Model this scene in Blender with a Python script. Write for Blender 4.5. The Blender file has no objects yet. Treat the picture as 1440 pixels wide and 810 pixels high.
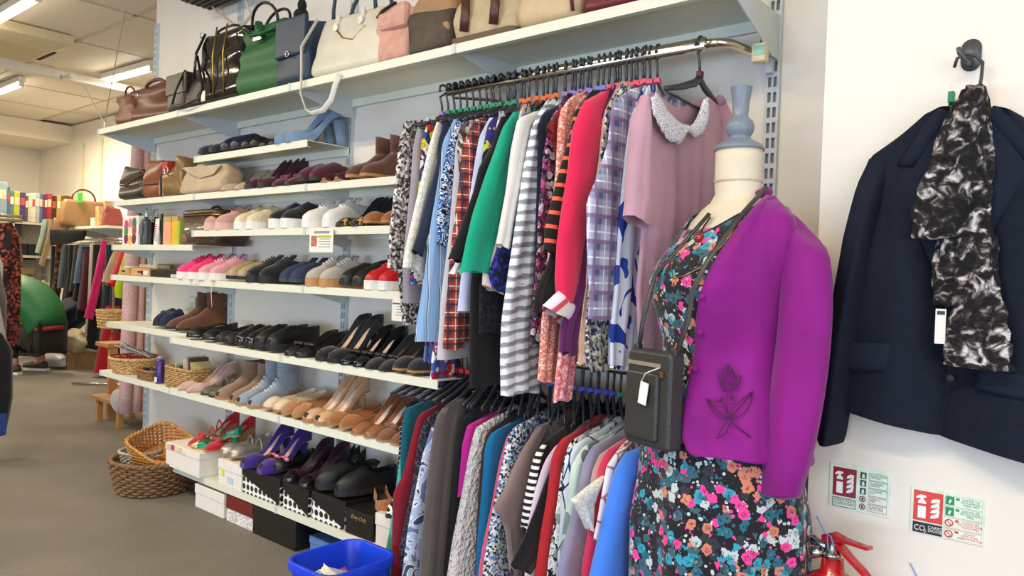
import bpy, math, random
from mathutils import Vector, Matrix, noise
D = bpy.data; COL = bpy.context.scene.collection; SC = bpy.context.scene
PI = math.pi
rnd = random.Random(7)
# ---------------- camera (calibrated on the shelving) ----------------
F = 1063.; PHI = math.radians(49.98); PIT = .0136; ROL = .036; CAM = Vector((0, 2.214, 1.19))
_c, _s = math.cos(PHI), math.sin(PHI)
FW = Vector((_c*math.cos(PIT), -_s*math.cos(PIT), -math.sin(PIT)))
R0 = Vector((-_s, -_c, 0)); U0 = R0.cross(FW)
CR = R0*math.cos(ROL)+U0*math.sin(ROL); CU = U0*math.cos(ROL)-R0*math.sin(ROL)
cd = D.cameras.new('camera'); cam = D.objects.new('camera', cd); COL.objects.link(cam)
cd.sensor_width = 36; cd.lens = 36*F/1440; cd.clip_start = .05; cd.clip_end = 60
m = Matrix.Identity(4)
for i in range(3):
    m[i][0] = CR[i]; m[i][1] = CU[i]; m[i][2] = -FW[i]; m[i][3] = CAM[i]
cam.matrix_world = m; SC.camera = cam
# ---------------- light and exposure ----------------
W = D.worlds.new('world'); SC.world = W; W.use_nodes = True
W.node_tree.nodes['Background'].inputs[0].default_value = (.95, .95, .96, 1)
W.node_tree.nodes['Background'].inputs[1].default_value = .7
def area(name, loc, aim, sx, sy, power, col):
    l = D.lights.new(name, 'AREA'); l.shape = 'RECTANGLE'; l.size = sx; l.size_y = sy; l.energy = power; l.color = col
    o = D.objects.new(name, l); COL.objects.link(o); o.location = loc
    o.rotation_euler = (Vector(aim)-Vector(loc)).to_track_quat('-Z', 'Y').to_euler(); return o
area('daylight_shop_window', (-2.6, 3.2, 1.35), (2.0, .6, 1.1), 3.2, 2.1, 55, (.84, .91, 1))
area('cool_side_fill', (1.2, 6.6, .7), (1.0, 0, .4), 5.0, 1.0, 150, (.48, .68, 1))  # added blue fill light out of view; wall_left has no window
for i, (x, y, p) in enumerate([(1.2, 2.6, 44), (3.6, 2.3, 50), (6.0, 2.3, 50), (8.5, 2.2, 50), (11.5, 1.8, 80), (7.9, -1.1, 24), (10.5, -1.0, 70), (-.8, 2.6, 22)]):
    area('ceiling_tube_light', (x, y, 3.02), (x, y, 0), 1.5, .12, p, (1, .84, .62))
SC.view_settings.view_transform = 'Standard'; SC.view_settings.look = 'None'
SC.view_settings.exposure = .38; SC.view_settings.gamma = 1; SC.view_settings.use_curve_mapping = False

# ---------------- helpers ----------------
def pj(p):
    d = Vector(p)-CAM; z = d.dot(FW); return (720+F*d.dot(CR)/z, 405-F*d.dot(CU)/z)
def hit(u, v, ax, val):
    r = FW+CR*((u-720)/F)-CU*((v-405)/F); return CAM+r*((val-CAM[ax])/r[ax])
def hx(u, v, x): return hit(u, v, 0, x)
def hy(u, v, y): return hit(u, v, 1, y)
def xat(u, y, z):      # x of the point (x, y, z) that projects to column u
    a, b = .3, 14.
    for _ in range(40):
        k = (a+b)/2
        if pj((k, y, z))[0] > u: a = k
        else: b = k
    return (a+b)/2
def lin(c): return tuple((v/12.92 if v <= .04045 else ((v+.055)/1.055)**2.4) for v in c)
def hexc(h):
    h = h.lstrip('#'); return lin([int(h[i:i+2], 16)/255 for i in (0, 2, 4)])
def tag(o, label=None, cat=None, group=None, kind=None):
    if label: o['label'] = label
    if cat: o['category'] = cat
    if group: o['group'] = group
    if kind: o['kind'] = kind
    return o
def empty(name, loc, rz=0, label=None, cat=None, group=None):
    o = D.objects.new(name, None); COL.objects.link(o); o.location = loc; o.rotation_euler = (0, 0, rz)
    o.empty_display_size = .05
    return tag(o, label, cat, group)
def copy_tree(o, parent=None):
    c = o.copy(); COL.objects.link(c)
    if parent: c.parent = parent
    for ch in [x for x in o.children]: copy_tree(ch, c)
    return c
class MB:
    def __init__(s): s.v = []; s.f = []; s.X = Matrix.Identity(4)
    def add(s, vs, fs):
        n = len(s.v); s.v += [tuple(s.X @ Vector(p)) for p in vs]; s.f += [tuple(i+n for i in f) for f in fs]
    def box(s, a, b):
        x0, y0, z0 = a; x1, y1, z1 = b
        s.add([(x0,y0,z0),(x1,y0,z0),(x1,y1,z0),(x0,y1,z0),(x0,y0,z1),(x1,y0,z1),(x1,y1,z1),(x0,y1,z1)],
              [(0,3,2,1),(4,5,6,7),(0,1,5,4),(1,2,6,5),(2,3,7,6),(3,0,4,7)]); return s
    def loft(s, rings, cap=(1, 1), closed=True):
        n = len(rings[0]); vs = [p for r in rings for p in r]; fs = []
        for i in range(len(rings)-1):
            for j in range(n if closed else n-1):
                k = (j+1) % n; fs.append((i*n+j, i*n+k, (i+1)*n+k, (i+1)*n+j))
        if cap[0]: fs.append(tuple(range(n-1, -1, -1)))
        if cap[1]: fs.append(tuple((len(rings)-1)*n+j for j in range(n)))
        s.add(vs, fs); return s
    def tube(s, pts, r, n=8, closed=False, flat=1.):
        pts = [Vector(p) for p in pts]; N = len(pts); rings = []; up = None
        rs = r if isinstance(r, (list, tuple)) else [r]*N
        for i, p in enumerate(pts):
            if closed: t = pts[(i+1) % N]-pts[i-1]
            else: t = pts[min(i+1, N-1)]-pts[max(i-1, 0)]
            t = t.normalized() if t.length > 1e-9 else Vector((0, 0, 1))
            if up is None: up = Vector((0, 0, 1)) if abs(t.z) < .9 else Vector((0, 1, 0))
            a = t.cross(up)
            a = a.normalized() if a.length > 1e-6 else Vector((1, 0, 0))
            b = a.cross(t).normalized(); up = b
            rings.append([tuple(p+a*math.cos(2*PI*k/n)*rs[i]+b*math.sin(2*PI*k/n)*rs[i]*flat) for k in range(n)])
        if closed: rings.append(rings[0]); s.loft(rings, (0, 0))
        else: s.loft(rings)
        return s
    def lathe(s, prof, n=24, c=(0, 0), cap=(1, 1)):
        s.loft([[(c[0]+r*math.cos(2*PI*k/n), c[1]+r*math.sin(2*PI*k/n), z) for k in range(n)] for r, z in prof], cap); return s
    def ell(s, c, r, n=12, mth=8):
        rings = []
        for i in range(1, mth):
            a = PI*i/mth; rings.append([(c[0]+r[0]*math.sin(a)*math.cos(2*PI*k/n), c[1]+r[1]*math.sin(a)*math.sin(2*PI*k/n), c[2]-r[2]*math.cos(a)) for k in range(n)])
        s.loft(rings); return s
    def grid(s, fn, nu, nv, flip=False):
        vs = [fn(i/nu, j/nv) for j in range(nv+1) for i in range(nu+1)]; fs = []
        for j in range(nv):
            for i in range(nu):
                a = j*(nu+1)+i; q = (a, a+1, a+nu+2, a+nu+1); fs.append(q[::-1] if flip else q)
        s.add(vs, fs); return s
    def prism(s, poly, d, axis=0, off=0):   # polygon in the other two axes, extruded along axis
        def P(a, b, k): return (k, a, b) if axis == 0 else ((a, k, b) if axis == 1 else (a, b, k))
        n = len(poly); vs = [P(a, b, off) for a, b in poly]+[P(a, b, off+d) for a, b in poly]
        s.add(vs, [tuple(range(n-1, -1, -1)), tuple(range(n, 2*n))]+[(i, (i+1) % n, (i+1) % n+n, i+n) for i in range(n)]); return s
    def build(s, name, mat, parent=None, smooth=False, bevel=0, solid=0, sub=0):
        me = D.meshes.new(name); me.from_pydata(s.v, [], s.f); me.update()
        import bmesh
        b = bmesh.new(); b.from_mesh(me); bmesh.ops.remove_doubles(b, verts=b.verts, dist=1e-6)
        bmesh.ops.recalc_face_normals(b, faces=b.faces); b.to_mesh(me); b.free()
        if mat: me.materials.append(mat)
        if smooth:
            me.polygons.foreach_set('use_smooth', [True]*len(me.polygons))
        o = D.objects.new(name, me); COL.objects.link(o)
        if parent: o.parent = parent
        if bevel:
            md = o.modifiers.new('b', 'BEVEL'); md.width = bevel; md.segments = 2; md.limit_method = 'ANGLE'; md.angle_limit = .9
        if solid:
            md = o.modifiers.new('s', 'SOLIDIFY'); md.thickness = solid; md.offset = 0
        if sub:
            md = o.modifiers.new('u', 'SUBSURF'); md.levels = sub; md.render_levels = sub
        return o
def lerp(a, b, t): return a+(b-a)*t
def sm(t): t = max(0, min(1, t)); return t*t*(3-2*t)
def interp(pts, t):    # polyline of tuples, t in 0..1 by index
    k = t*(len(pts)-1); i = min(int(k), len(pts)-2); f = k-i
    return [lerp(a, b, f) for a, b in zip(pts[i], pts[i+1])]
def poly_at(pts, z):   # y at height z on a polyline [(y, z)] going down
    if z >= pts[0][1]: return pts[0][0]
    for (y0, z0), (y1, z1) in zip(pts, pts[1:]):
        if z >= z1: return lerp(y0, y1, (z0-z)/max(1e-6, z0-z1))
    return pts[-1][0]
def rotz(a): return Matrix.Rotation(a, 4, 'Z')

# ---------------- materials ----------------
MATS = {}
class NT:
    def __init__(s, name):
        s.m = D.materials.new(name); s.m.use_nodes = True; s.t = s.m.node_tree; s.b = s.t.nodes['Principled BSDF']
    def n(s, typ, **kw):
        x = s.t.nodes.new(typ)
        for k, v in kw.items():
            if k.startswith('i_'):
                key = k[2:]; key = int(key) if key.isdigit() else key.replace('_', ' ')
                x.inputs[key].default_value = v
            else: setattr(x, k, v)
        return x
    def l(s, a, b): s.t.links.new(a, b)
    def coord(s, scale=(1, 1, 1), rot=(0, 0, 0), src='Object'):
        tc = s.n('ShaderNodeTexCoord'); mp = s.n('ShaderNodeMapping'); mp.inputs['Scale'].default_value = scale
        mp.inputs['Rotation'].default_value = rot; s.l(tc.outputs[src], mp.inputs[0]); return mp.outputs[0]
    def ramp(s, fac, stops, const=False):
        r = s.n('ShaderNodeValToRGB'); e = r.color_ramp.elements
        if const: r.color_ramp.interpolation = 'CONSTANT'
        while len(e) < len(stops): e.new(.5)
        for k, (p, c) in enumerate(stops): e[k].position = p; e[k].color = (*c, 1)
        s.l(fac, r.inputs[0]); return r.outputs[0]
    def mix(s, fac, a, b, mode='MIX'):
        x = s.n('ShaderNodeMix', data_type='RGBA', blend_type=mode)
        for v, k in ((fac, 0), (a, 6), (b, 7)):
            if isinstance(v, (int, float)): x.inputs[k].default_value = v
            elif isinstance(v, tuple): x.inputs[k].default_value = (*v, 1)
            else: s.l(v, x.inputs[k])
        return x.outputs[2]
    def bump(s, h, strength=.3, dist=.01):
        x = s.n('ShaderNodeBump'); x.inputs['Strength'].default_value = strength; x.inputs['Distance'].default_value = dist
        s.l(h, x.inputs['Height']); s.l(x.outputs[0], s.b.inputs['Normal'])
def plain(name, col, rough=.6, metal=0, var=.12, vs=30, bump=.15, bs=250, sheen=0, coat=0, spec=None, bd=.004):
    if name in MATS: return MATS[name]
    t = NT(name); c = hexc(col) if isinstance(col, str) else col; co = t.coord()
    nz = t.n('ShaderNodeTexNoise', i_Scale=vs, i_Detail=4.); t.l(co, nz.inputs[0])
    a = tuple(v*(1-var) for v in c); b = tuple(min(1, v*(1+var)) for v in c)
    t.l(t.ramp(nz.outputs[0], [(.3, a), (.7, b)]), t.b.inputs['Base Color'])
    t.b.inputs['Roughness'].default_value = rough; t.b.inputs['Metallic'].default_value = metal
    if sheen: t.b.inputs['Sheen Weight'].default_value = sheen
    if coat: t.b.inputs['Coat Weight'].default_value = coat; t.b.inputs['Coat Roughness'].default_value = .08
    if spec is not None: t.b.inputs['Specular IOR Level'].default_value = spec
    if bump:
        n2 = t.n('ShaderNodeTexNoise', i_Scale=bs, i_Detail=2.); t.l(co, n2.inputs[0]); t.bump(n2.outputs[0], bump, bd)
    MATS[name] = t.m; return t.m
def cloth(name, col, rough=.85, sheen=.25, rib=0, var=.08):
    """plain woven or knitted fabric"""
    if name in MATS: return MATS[name]
    t = NT(name); c = hexc(col); co = t.coord()
    nz = t.n('ShaderNodeTexNoise', i_Scale=9., i_Detail=5.); t.l(co, nz.inputs[0])
    t.l(t.ramp(nz.outputs[0], [(.3, tuple(v*(1-var) for v in c)), (.7, tuple(min(1, v*(1+var)) for v in c))]), t.b.inputs['Base Color'])
    t.b.inputs['Roughness'].default_value = rough; t.b.inputs['Sheen Weight'].default_value = sheen; t.b.inputs['Specular IOR Level'].default_value = .2
    n1 = t.n('ShaderNodeTexNoise', i_Scale=(90. if rib else 16.), i_Detail=6.); t.l(co, n1.inputs[0]); t.bump(n1.outputs[0], .5, .006 if not rib else .004)
    MATS[name] = t.m; return t.m
def pattern(name, kind, cols, sc=20., rough=.8, rot=0., duty=.5, warp=0.):
    """printed or woven fabric: stripes, plaid, blotches, spots, flowers"""
    if name in MATS: return MATS[name]
    t = NT(name); C_ = [hexc(c) for c in cols]; co = t.coord((1, 1, 1), (rot, 0, 0))
    if warp:
        nz = t.n('ShaderNodeTexNoise', i_Scale=8.); t.l(co, nz.inputs[0])
        ad = t.n('ShaderNodeMixRGB', blend_type='LINEAR_LIGHT'); ad.inputs[0].default_value = warp; t.l(co, ad.inputs[1]); t.l(nz.outputs['Color'], ad.inputs[2]); co = ad.outputs[0]
    sx = t.n('ShaderNodeSeparateXYZ'); t.l(co, sx.inputs[0])
    def frac(sock, k, off=0.):
        a = t.n('ShaderNodeMath', operation='MULTIPLY_ADD'); t.l(sock, a.inputs[0]); a.inputs[1].default_value = k; a.inputs[2].default_value = off+50
        b = t.n('ShaderNodeMath', operation='FRACT'); t.l(a.outputs[0], b.inputs[0]); return b.outputs[0]
    if kind == 'stripe':      # across the height
        st = [(0, C_[0])]; n = len(C_)
        if n == 2: st.append((duty, C_[1]))
        else: st = [(i/n, C_[i]) for i in range(n)]
        out = t.ramp(frac(sx.outputs[2], sc), st, True)
    elif kind == 'vstripe':
        n = len(C_); st = [(0, C_[0]), (duty, C_[1])] if n == 2 else [(i/n, C_[i]) for i in range(n)]
        out = t.ramp(frac(sx.outputs[1], sc), st, True)
    elif kind == 'softstripe':
        nz = t.n('ShaderNodeTexNoise', i_Scale=40., i_Detail=3.); mp = t.coord((1, .25, 3)); t.l(mp, nz.inputs[0])
        a = t.n('ShaderNodeMath', operation='MULTIPLY_ADD'); t.l(nz.outputs[0], a.inputs[0]); a.inputs[1].default_value = .022; t.l(sx.outputs[2], a.inputs[2])
        out = t.ramp(frac(a.outputs[0], sc), [(0, C_[1]), (.12, C_[1]), (.2, C_[0]), (.62, C_[0]), (.7, C_[2]), (.82, C_[1]), (.92, C_[1])])
    elif kind == 'plaid':
        base = C_[0]
        f1 = frac(sx.outputs[1], sc); f2 = frac(sx.outputs[2], sc)
        m1 = t.ramp(f1, [(0, (0,)*3), (.10, (1,)*3), (.42, (1,)*3), (.5, (0,)*3)]); m2 = t.ramp(f2, [(0, (0,)*3), (.10, (1,)*3), (.42, (1,)*3), (.5, (0,)*3)])
        av = t.mix(.5, m1, m2); out = t.mix(av, base, C_[1])
        l1 = t.ramp(frac(sx.outputs[1], sc, .27), [(0, (1,)*3), (.07, (0,)*3)], True); l2 = t.ramp(frac(sx.outputs[2], sc, .27), [(0, (1,)*3), (.07, (0,)*3)], True)
        out = t.mix(t.mix(1., l1, l2, 'LIGHTEN'), out, C_[2])
        if len(C_) > 3:
            l3 = t.ramp(frac(sx.outputs[1], sc, .7), [(0, (.8,)*3), (.16, (0,)*3)], True); l4 = t.ramp(frac(sx.outputs[2], sc, .7), [(0, (.8,)*3), (.16, (0,)*3)], True)
            out = t.mix(t.mix(1., l3, l4, 'LIGHTEN'), out, C_[3])
    elif kind == 'blotch':
        nz = t.n('ShaderNodeTexNoise', i_Scale=sc, i_Detail=1.5, i_Distortion=1.2); t.l(co, nz.inputs[0])
        n = len(C_); out = t.ramp(nz.outputs[0], [(0, C_[0])]+[(.36+.28*i/(n-1), C_[i]) for i in range(1, n)], True)
    elif kind == 'cells':
        vo = t.n('ShaderNodeTexVoronoi', i_Scale=sc); t.l(co, vo.inputs[0])
        s2 = t.n('ShaderNodeSeparateColor'); t.l(vo.outputs['Color'], s2.inputs[0]); n = len(C_)
        out = t.ramp(s2.outputs[0], [(i/n, C_[i]) for i in range(n)], True)
    elif kind == 'dots':
        vo = t.n('ShaderNodeTexVoronoi', i_Scale=sc, voronoi_dimensions='2D'); cb = t.n('ShaderNodeCombineXYZ'); am = t.n('ShaderNodeMath', operation='ADD'); t.l(sx.outputs[0], am.inputs[0]); t.l(sx.outputs[1], am.inputs[1]); t.l(am.outputs[0], cb.inputs[0]); t.l(sx.outputs[2], cb.inputs[1]); t.l(cb.outputs[0], vo.inputs[0])
        if rot: vo.inputs['Randomness'].default_value = 0
        out = t.ramp(vo.outputs['Distance'], [(0, C_[1]), (duty, C_[0])], True)
    elif kind == 'floral':    # ground colour, petal rings and small sprigs
        base = C_[0]
        v1 = t.n('ShaderNodeTexVoronoi', i_Scale=sc*2.3); t.l(co, v1.inputs[0]); s1 = t.n('ShaderNodeSeparateColor'); t.l(v1.outputs['Color'], s1.inputs[0])
        sm_ = t.ramp(v1.outputs['Distance'], [(0, (1,)*3), (.42, (0,)*3)], True)
        small = t.ramp(s1.outputs[1], [(0, base), (.25, C_[-1]), (.5, C_[-2]), (.75, C_[1]), (.85, base)], True)
        out = t.mix(sm_, base, small)
        v2 = t.n('ShaderNodeTexVoronoi', i_Scale=sc); nz = t.n('ShaderNodeTexNoise', i_Scale=sc*2.5); t.l(co, nz.inputs[0])
        ad = t.n('ShaderNodeMixRGB', blend_type='LINEAR_LIGHT'); ad.inputs[0].default_value = .35/sc; t.l(co, ad.inputs[1]); t.l(nz.outputs['Color'], ad.inputs[2]); t.l(ad.outputs[0], v2.inputs[0])
        s3 = t.n('ShaderNodeSeparateColor'); t.l(v2.outputs['Color'], s3.inputs[0]); n = len(C_)-1
        pet = t.ramp(s3.outputs[0], [(i/n, C_[1+i]) for i in range(n)], True)
        ring = t.ramp(v2.outputs['Distance'], [(0, (.15,)*3), (.1, (1,)*3), (.2, (.2,)*3), (.27, (1,)*3), (.6, (0,)*3)], True)
        out = t.mix(ring, out, pet)
    elif kind == 'lines':     # loose drawn outlines
        vo = t.n('ShaderNodeTexVoronoi', i_Scale=sc, feature='DISTANCE_TO_EDGE'); t.l(co, vo.inputs[0])
        out = t.ramp(vo.outputs['Distance'], [(0, C_[1]), (duty*.2, C_[0])], True)
    t.l(out, t.b.inputs['Base Color']); t.b.inputs['Roughness'].default_value = rough; t.b.inputs['Sheen Weight'].default_value = .15; t.b.inputs['Specular IOR Level'].default_value = .25
    n1 = t.n('ShaderNodeTexNoise', i_Scale=18., i_Detail=5.); t.l(t.coord(), n1.inputs[0]); t.bump(n1.outputs[0], .4, .006)
    MATS[name] = t.m; return t.m
def emit(name, col, k):
    t = NT(name); t.b.inputs['Emission Color'].default_value = (*hexc(col), 1); t.b.inputs['Emission Strength'].default_value = k
    t.b.inputs['Base Color'].default_value = (.9, .9, .9, 1); MATS[name] = t.m; return t.m
# ================= THE ROOM =================
HC = 3.19
wallm = plain('wall_paint', '#e9e2d4', .75, var=.03, vs=3, bump=.08, bs=60)
ceilm = plain('ceiling_tile_board', '#d6cfc0', .9, var=.05, vs=40, bump=.3, bs=300)
gridm = plain('ceiling_grid_metal', '#b8b1a4', .6)
def carpet():
    t = NT('carpet'); co = t.coord()
    n1 = t.n('ShaderNodeTexNoise', i_Scale=260., i_Detail=3.); t.l(co, n1.inputs[0]); n2 = t.n('ShaderNodeTexNoise', i_Scale=2.2, i_Detail=4.); t.l(co, n2.inputs[0])
    a = t.ramp(n1.outputs[0], [(.3, hexc('#5a554f')), (.7, hexc('#9a948b'))]); b = t.ramp(n2.outputs[0], [(.35, (.8,)*3), (.7, (1,)*3)])
    t.l(t.mix(1., a, b, 'MULTIPLY'), t.b.inputs['Base Color']); t.b.inputs['Roughness'].default_value = .95; t.b.inputs['Specular IOR Level'].default_value = .1
    t.bump(n1.outputs[0], .6, .004); return t.m
def struct(name, a, b, mat, smooth=False):
    return tag(MB().box(a, b).build(name, mat), kind='structure')
struct('floor', (-3.2, -2.3, -.1), (13.7, 7.2, 0), carpet())
struct('wall_right', (.3, -.1, 0), (4.9, 0, HC), wallm)
struct('wall_pier', (-3.2, -.1, 0), (.605, .364, HC), wallm)
struct('wall_recess', (4.8, -2.25, 0), (13.7, -2.12, HC), wallm)
struct('wall_corner', (4.8, -2.12, 0), (4.9, -.1, HC), wallm)
struct('wall_back', (13.5, -2.12, 0), (13.65, 7.2, HC), wallm)
struct('wall_left', (-3.2, 7.0, 0), (13.5, 7.15, HC), wallm)
struct('trim_bulkhead', (12.2, -2.12, 2.93), (13.5, 7, HC-.005), plain('bulkhead_paint', '#e4dbc8', .8, var=.02))
for i, (a, b) in enumerate([((.62, 0, 0), (4.88, .012, .09))]): struct('baseboard_right', a, b, wallm)
ceil_slab = struct('ceiling', (-3.2, -2.25, HC+.03), (13.7, 7.15, HC+.1), ceilm)
# tiles one by one where the photograph shows the ceiling
tm = MB().box((-.585, -.585, 0), (.585, .585, .02)); t0 = tm.build('ceiling_tile', ceilm, ceil_slab); first = True
for i in range(8):
    for j in range(6):
        o = t0 if first else t0.copy()
        if not first: COL.objects.link(o)
        first = False; o.location = (4.5+1.2*i, -1.066+1.2*j, HC)
t1 = MB().box((-.595, -.595, 0), (.595, .595, .02)).build('ceiling_tile', ceilm, ceil_slab); k = 0
for i in range(6):
    for j in range(7):
        o = t1 if k == 0 else t1.copy()
        if k: COL.objects.link(o)
        k = 1; o.location = (-2.7+1.2*i, .134+1.2*(j-1), HC+.003)
g = MB()
for i in range(9): g.box((3.9+1.2*i-.015, -2.1, HC-.006), (3.9+1.2*i+.015, 7, HC+.0))
for j in range(8): g.box((-3, -.466+1.2*(j-1)-.015, HC-.006), (13.5, -.466+1.2*(j-1)+.015, HC+.0))
g.build('ceiling_grid', gridm, ceil_slab)

# ceiling lights that show
white = plain('white_enamel', '#e8e4da', .45, var=.02, bump=0); glow = emit('lamp_tube', '#fff4dc', 9)
def lamp(p0, p1, label):
    p0, p1 = Vector(p0), Vector(p1); d = p1-p0; L = d.length; o = empty('ceiling_light', p0, math.atan2(d.y, d.x), label, 'ceiling light')
    MB().box((0, -.035, .0), (L, .035, .06)).build('lamp_body', white, o, bevel=.006)
    MB().tube([(.03, 0, -.03), (L-.03, 0, -.03)], .018, 12).build('lamp_tube', glow, o, True)
    MB().box((0, -.02, -.05), (.03, .02, 0)).build('lamp_holder', white, o); MB().box((L-.03, -.02, -.05), (L, .02, 0)).build('lamp_holder', white, o)
def hz(u, v, z): return hit(u, v, 2, z)
zt = 3.12
a, b = hz(143, 113, zt), hz(215, 93, zt); lamp(b, a, 'lit tube light on the ceiling above the top shelf end')
a = hz(55, -8, zt); lamp(a, a+Vector((1.5, 0, 0)), 'large lit tube light at the upper left corner')
a = hz(31, 115, zt); lamp(a, a+Vector((1.4, 0, 0)), 'unlit tube light beyond the ceiling cassette')
# hanging trunking bar with drop brackets
o = empty('lighting_trunking', (0, 0, 0), 0, 'white lighting trunking bar running across below the ceiling', 'trunking')
pL, pR = hz(-30, 88, 3.0), hz(196, 131, 3.0); x = (pL.x+pR.x)/2
MB().box((pR.x-.04, -2.1, 2.98), (pR.x+.04, 6.9, 3.05)).build('bar', white, o, bevel=.004)
q = hz(88, 113, 2.95); MB().box((q.x-.25, q.y-.02, 2.95), (q.x+.02, q.y+.02, 2.98)).box((q.x-.04, q.y-.02, 2.97), (q.x+.02, q.y+.02, 3.0)).build('drop_bracket', white, o)
# ceiling cassette unit with its slot
q = hz(22, 62, 3.1)
o = empty('air_cassette', (q.x, q.y+.1, 3.08), 0, 'beige square ceiling air cassette with dark slots at left edge', 'air vent')
beige = plain('aged_plastic', '#cdbf9a', .6, var=.04, bump=0); dark = plain('dark_slot', '#26221d', .8, bump=0)
MB().loft([[(-.42, -.42, .1), (.42, -.42, .1), (.42, .42, .1), (-.42, .42, .1)], [(-.42, -.42, .02), (.42, -.42, .02), (.42, .42, .02), (-.42, .42, .02)], [(-.28, -.28, -.05), (.28, -.28, -.05), (.28, .28, -.05), (-.28, .28, -.05)]]).build('panel', beige, o)
for s_ in (-1, 1):
    MB().box((-.2, s_*.33-.03, -.03), (.2, s_*.33+.03, -.02)).build('slot', dark, o)
# wires holding the shelf corner
q0 = hy(147, 170, .33); q1 = hz(176, 15, HC); q2 = hz(135, 128, HC)
o = MB().tube([(q0.x, q0.y, 2.0), (q0.x, q0.y, 2.03), tuple(q1)], .0035, 6).tube([(q0.x, q0.y, 2.03), (q0.x+.25, q0.y+.03, 2.28)], .003, 6).build('ceiling_wire', plain('steel_wire', '#d8d8d4', .3, .8, bump=0))
tag(o, 'thin steel wire from the ceiling to the left top shelf corner', 'wire')

# heater high on the wall
q = hy(258, 3, .18); q2 = hy(360, -12, .18)
o = empty('wall_heater', (q2.x-.1, 0, q.z), 0, 'white wall heater with a black grille above the handbags', 'heater')
Lh = q.x-q2.x+.1; o2 = MB().prism([(0, .12), (0, .42), (.2, .42), (.24, .3), (.21, .02), (.12, .0)], Lh, 0).build('case', white, o, bevel=.01)
gm = plain('black_grille', '#1c1a18', .5, bump=0)
mm = MB().box((.02, .04, -.012), (Lh-.04, .215, .018)); mm.build('grille_recess', gm, o)
for k in range(5): MB().box((.03, .055+.033*k, -.02), (Lh-.05, .06+.033*k, -.005)).build('grille_slat', plain('grille_slat_paint', '#4a4640', .5, bump=0), o)
wp = hy(288, 27, .02); MB().tube([(Lh-.1, .1, .02), (Lh-.12, .03, -.05), (Lh-.3, .012, -.16), (Lh-.42, .012, -.1), (Lh-.45, .1, .01)], .006, 8).build('cable', plain('cream_cable', '#dccdb0', .6, bump=0), o, True)

# ================= SHELVING =================
shelfm = plain('shelf_enamel', '#dfe0cd', .5, var=.02, bump=0); brk = plain('bracket_enamel', '#c3cbcc', .45, var=.03, bump=0)
slotm = dark
for i in range(5):
    X = .87+i*1.0
    o = empty('shelf_upright', (X, 0, .1), 0, ['slotted grey upright right beside the clothes rail and mannequin', 'slotted grey upright behind the far end of the clothes rail', 'slotted grey upright behind the light blue heels', 'slotted grey upright above the brown suede ankle boots', 'slotted grey upright at the far left end of the shelving'][i], 'upright', 'slotted shelf uprights')
    mb = MB(); z1 = 2.62
    for a in (-.0195, -.003, .0135): mb.box((a, .006, 0), (a+.006, .016, z1))
    mb.box((-.0205, 0, 0), (-.0175, .0165, z1)).box((.0175, 0, 0), (.0205, .0165, z1))
    k = 0
    while k*.045 < z1-.02: mb.box((-.0185, .0062, k*.045+.001), (.0185, .0155, k*.045+.016)); k += 1
    mb.build('channel', brk, o); MB().box((-.016, .001, 0), (.016, .004, z1)).build('slot_back', plain('slot_shadow_metal', '#858c8e', .7, bump=0), o)
def shelf(x0, x1, z, dep, label, brx, thick=.032):
    o = empty('wall_shelf', (x0, 0, z), 0, label, 'shelf', 'cream metal wall shelves'); L = x1-x0
    MB().box((0, .02, -.004), (L, dep, 0)).box((0, dep-.004, -thick), (L, dep, -.004)).box((0, .02, -thick*1.2), (L, .024, -.004)).box((0, dep-.02, -thick), (L, dep-.004, -thick+.003)).build('board', shelfm, o)
    for bx, side in brx:
        h = .09 if dep > .3 else .075
        MB().prism([(.016, -.004), (dep-.01, -.004), (dep-.01, -.03), (.06, -h), (.016, -h)], .004, 0, bx-x0-.002+side*.012).build('bracket', brk, o)
        MB().box((bx-x0-.009, dep-.001, -thick-.001), (bx-x0+.009, dep+.003, .001)).build('bracket_clip', brk, o)
    return o
T, R2, R3, R4, R4A, R5, R6A, R6, R7A, R7, R8 = 1.99, 1.767, 1.571, 1.378, 1.304, 1.121, .834, .821, .54, .557, .165
A, B, C3, D4, E5 = .87, 1.87, 2.86, 3.86, 4.855
def S(x0, x1, z, dep, label): return shelf(x0, x1-.004, z, dep, label, [(x1-.01, -1)] if x1 > E5-.1 else [(x1-.004, -1)])
for x0, x1, w in ((A, B, 'above the clothes rail'), (B, C3, 'under the white tote bag'), (C3, D4, 'under the black and green handbags'), (D4, E5, 'under the brown bags at the far end')): S(x0, x1, T, .35, 'cream top shelf section '+w)
S(C3, D4, R2, .25, 'short cream shelf holding the light blue heels')
S(D4, E5, R3, .25, 'second row cream shelf holding small handbags'); S(C3, D4, R3, .25, 'cream shelf section holding beige and wine heels'); S(B+.02, C3, R3, .25, 'cream shelf section holding brown suede ankle boots')
S(D4, E5, R4A, .25, 'cream shelf holding toiletries and the dark vanity case'); S(C3, D4, R4, .25, 'cream shelf section holding cream and slip-on trainers'); S(B+.02, C3, R4, .25, 'cream shelf section holding white trainers and leopard heels')
S(D4, E5, R5, .25, 'cream shelf section holding small wooden drawers'); S(C3, D4, R5, .25, 'cream shelf section holding pink and black trainers'); S(B+.02, C3, R5, .25, 'cream shelf section holding gum-soled and red trainers')
S(D4, E5, R6A, .27, 'cream shelf section under navy slippers'); S(C3, D4, R6, .35, 'cream shelf section under black flats and loafers'); S(B+.02, C3, R6, .35, 'cream shelf section under black high heels')
S(D4, E5, R7A, .3, 'cream shelf section under the wicker baskets'); S(C3, D4, R7, .35, 'cream shelf section under grey lace-up ankle boots'); S(B+.02, C3, R7, .35, 'cream shelf section under nude and brown heels')
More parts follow.
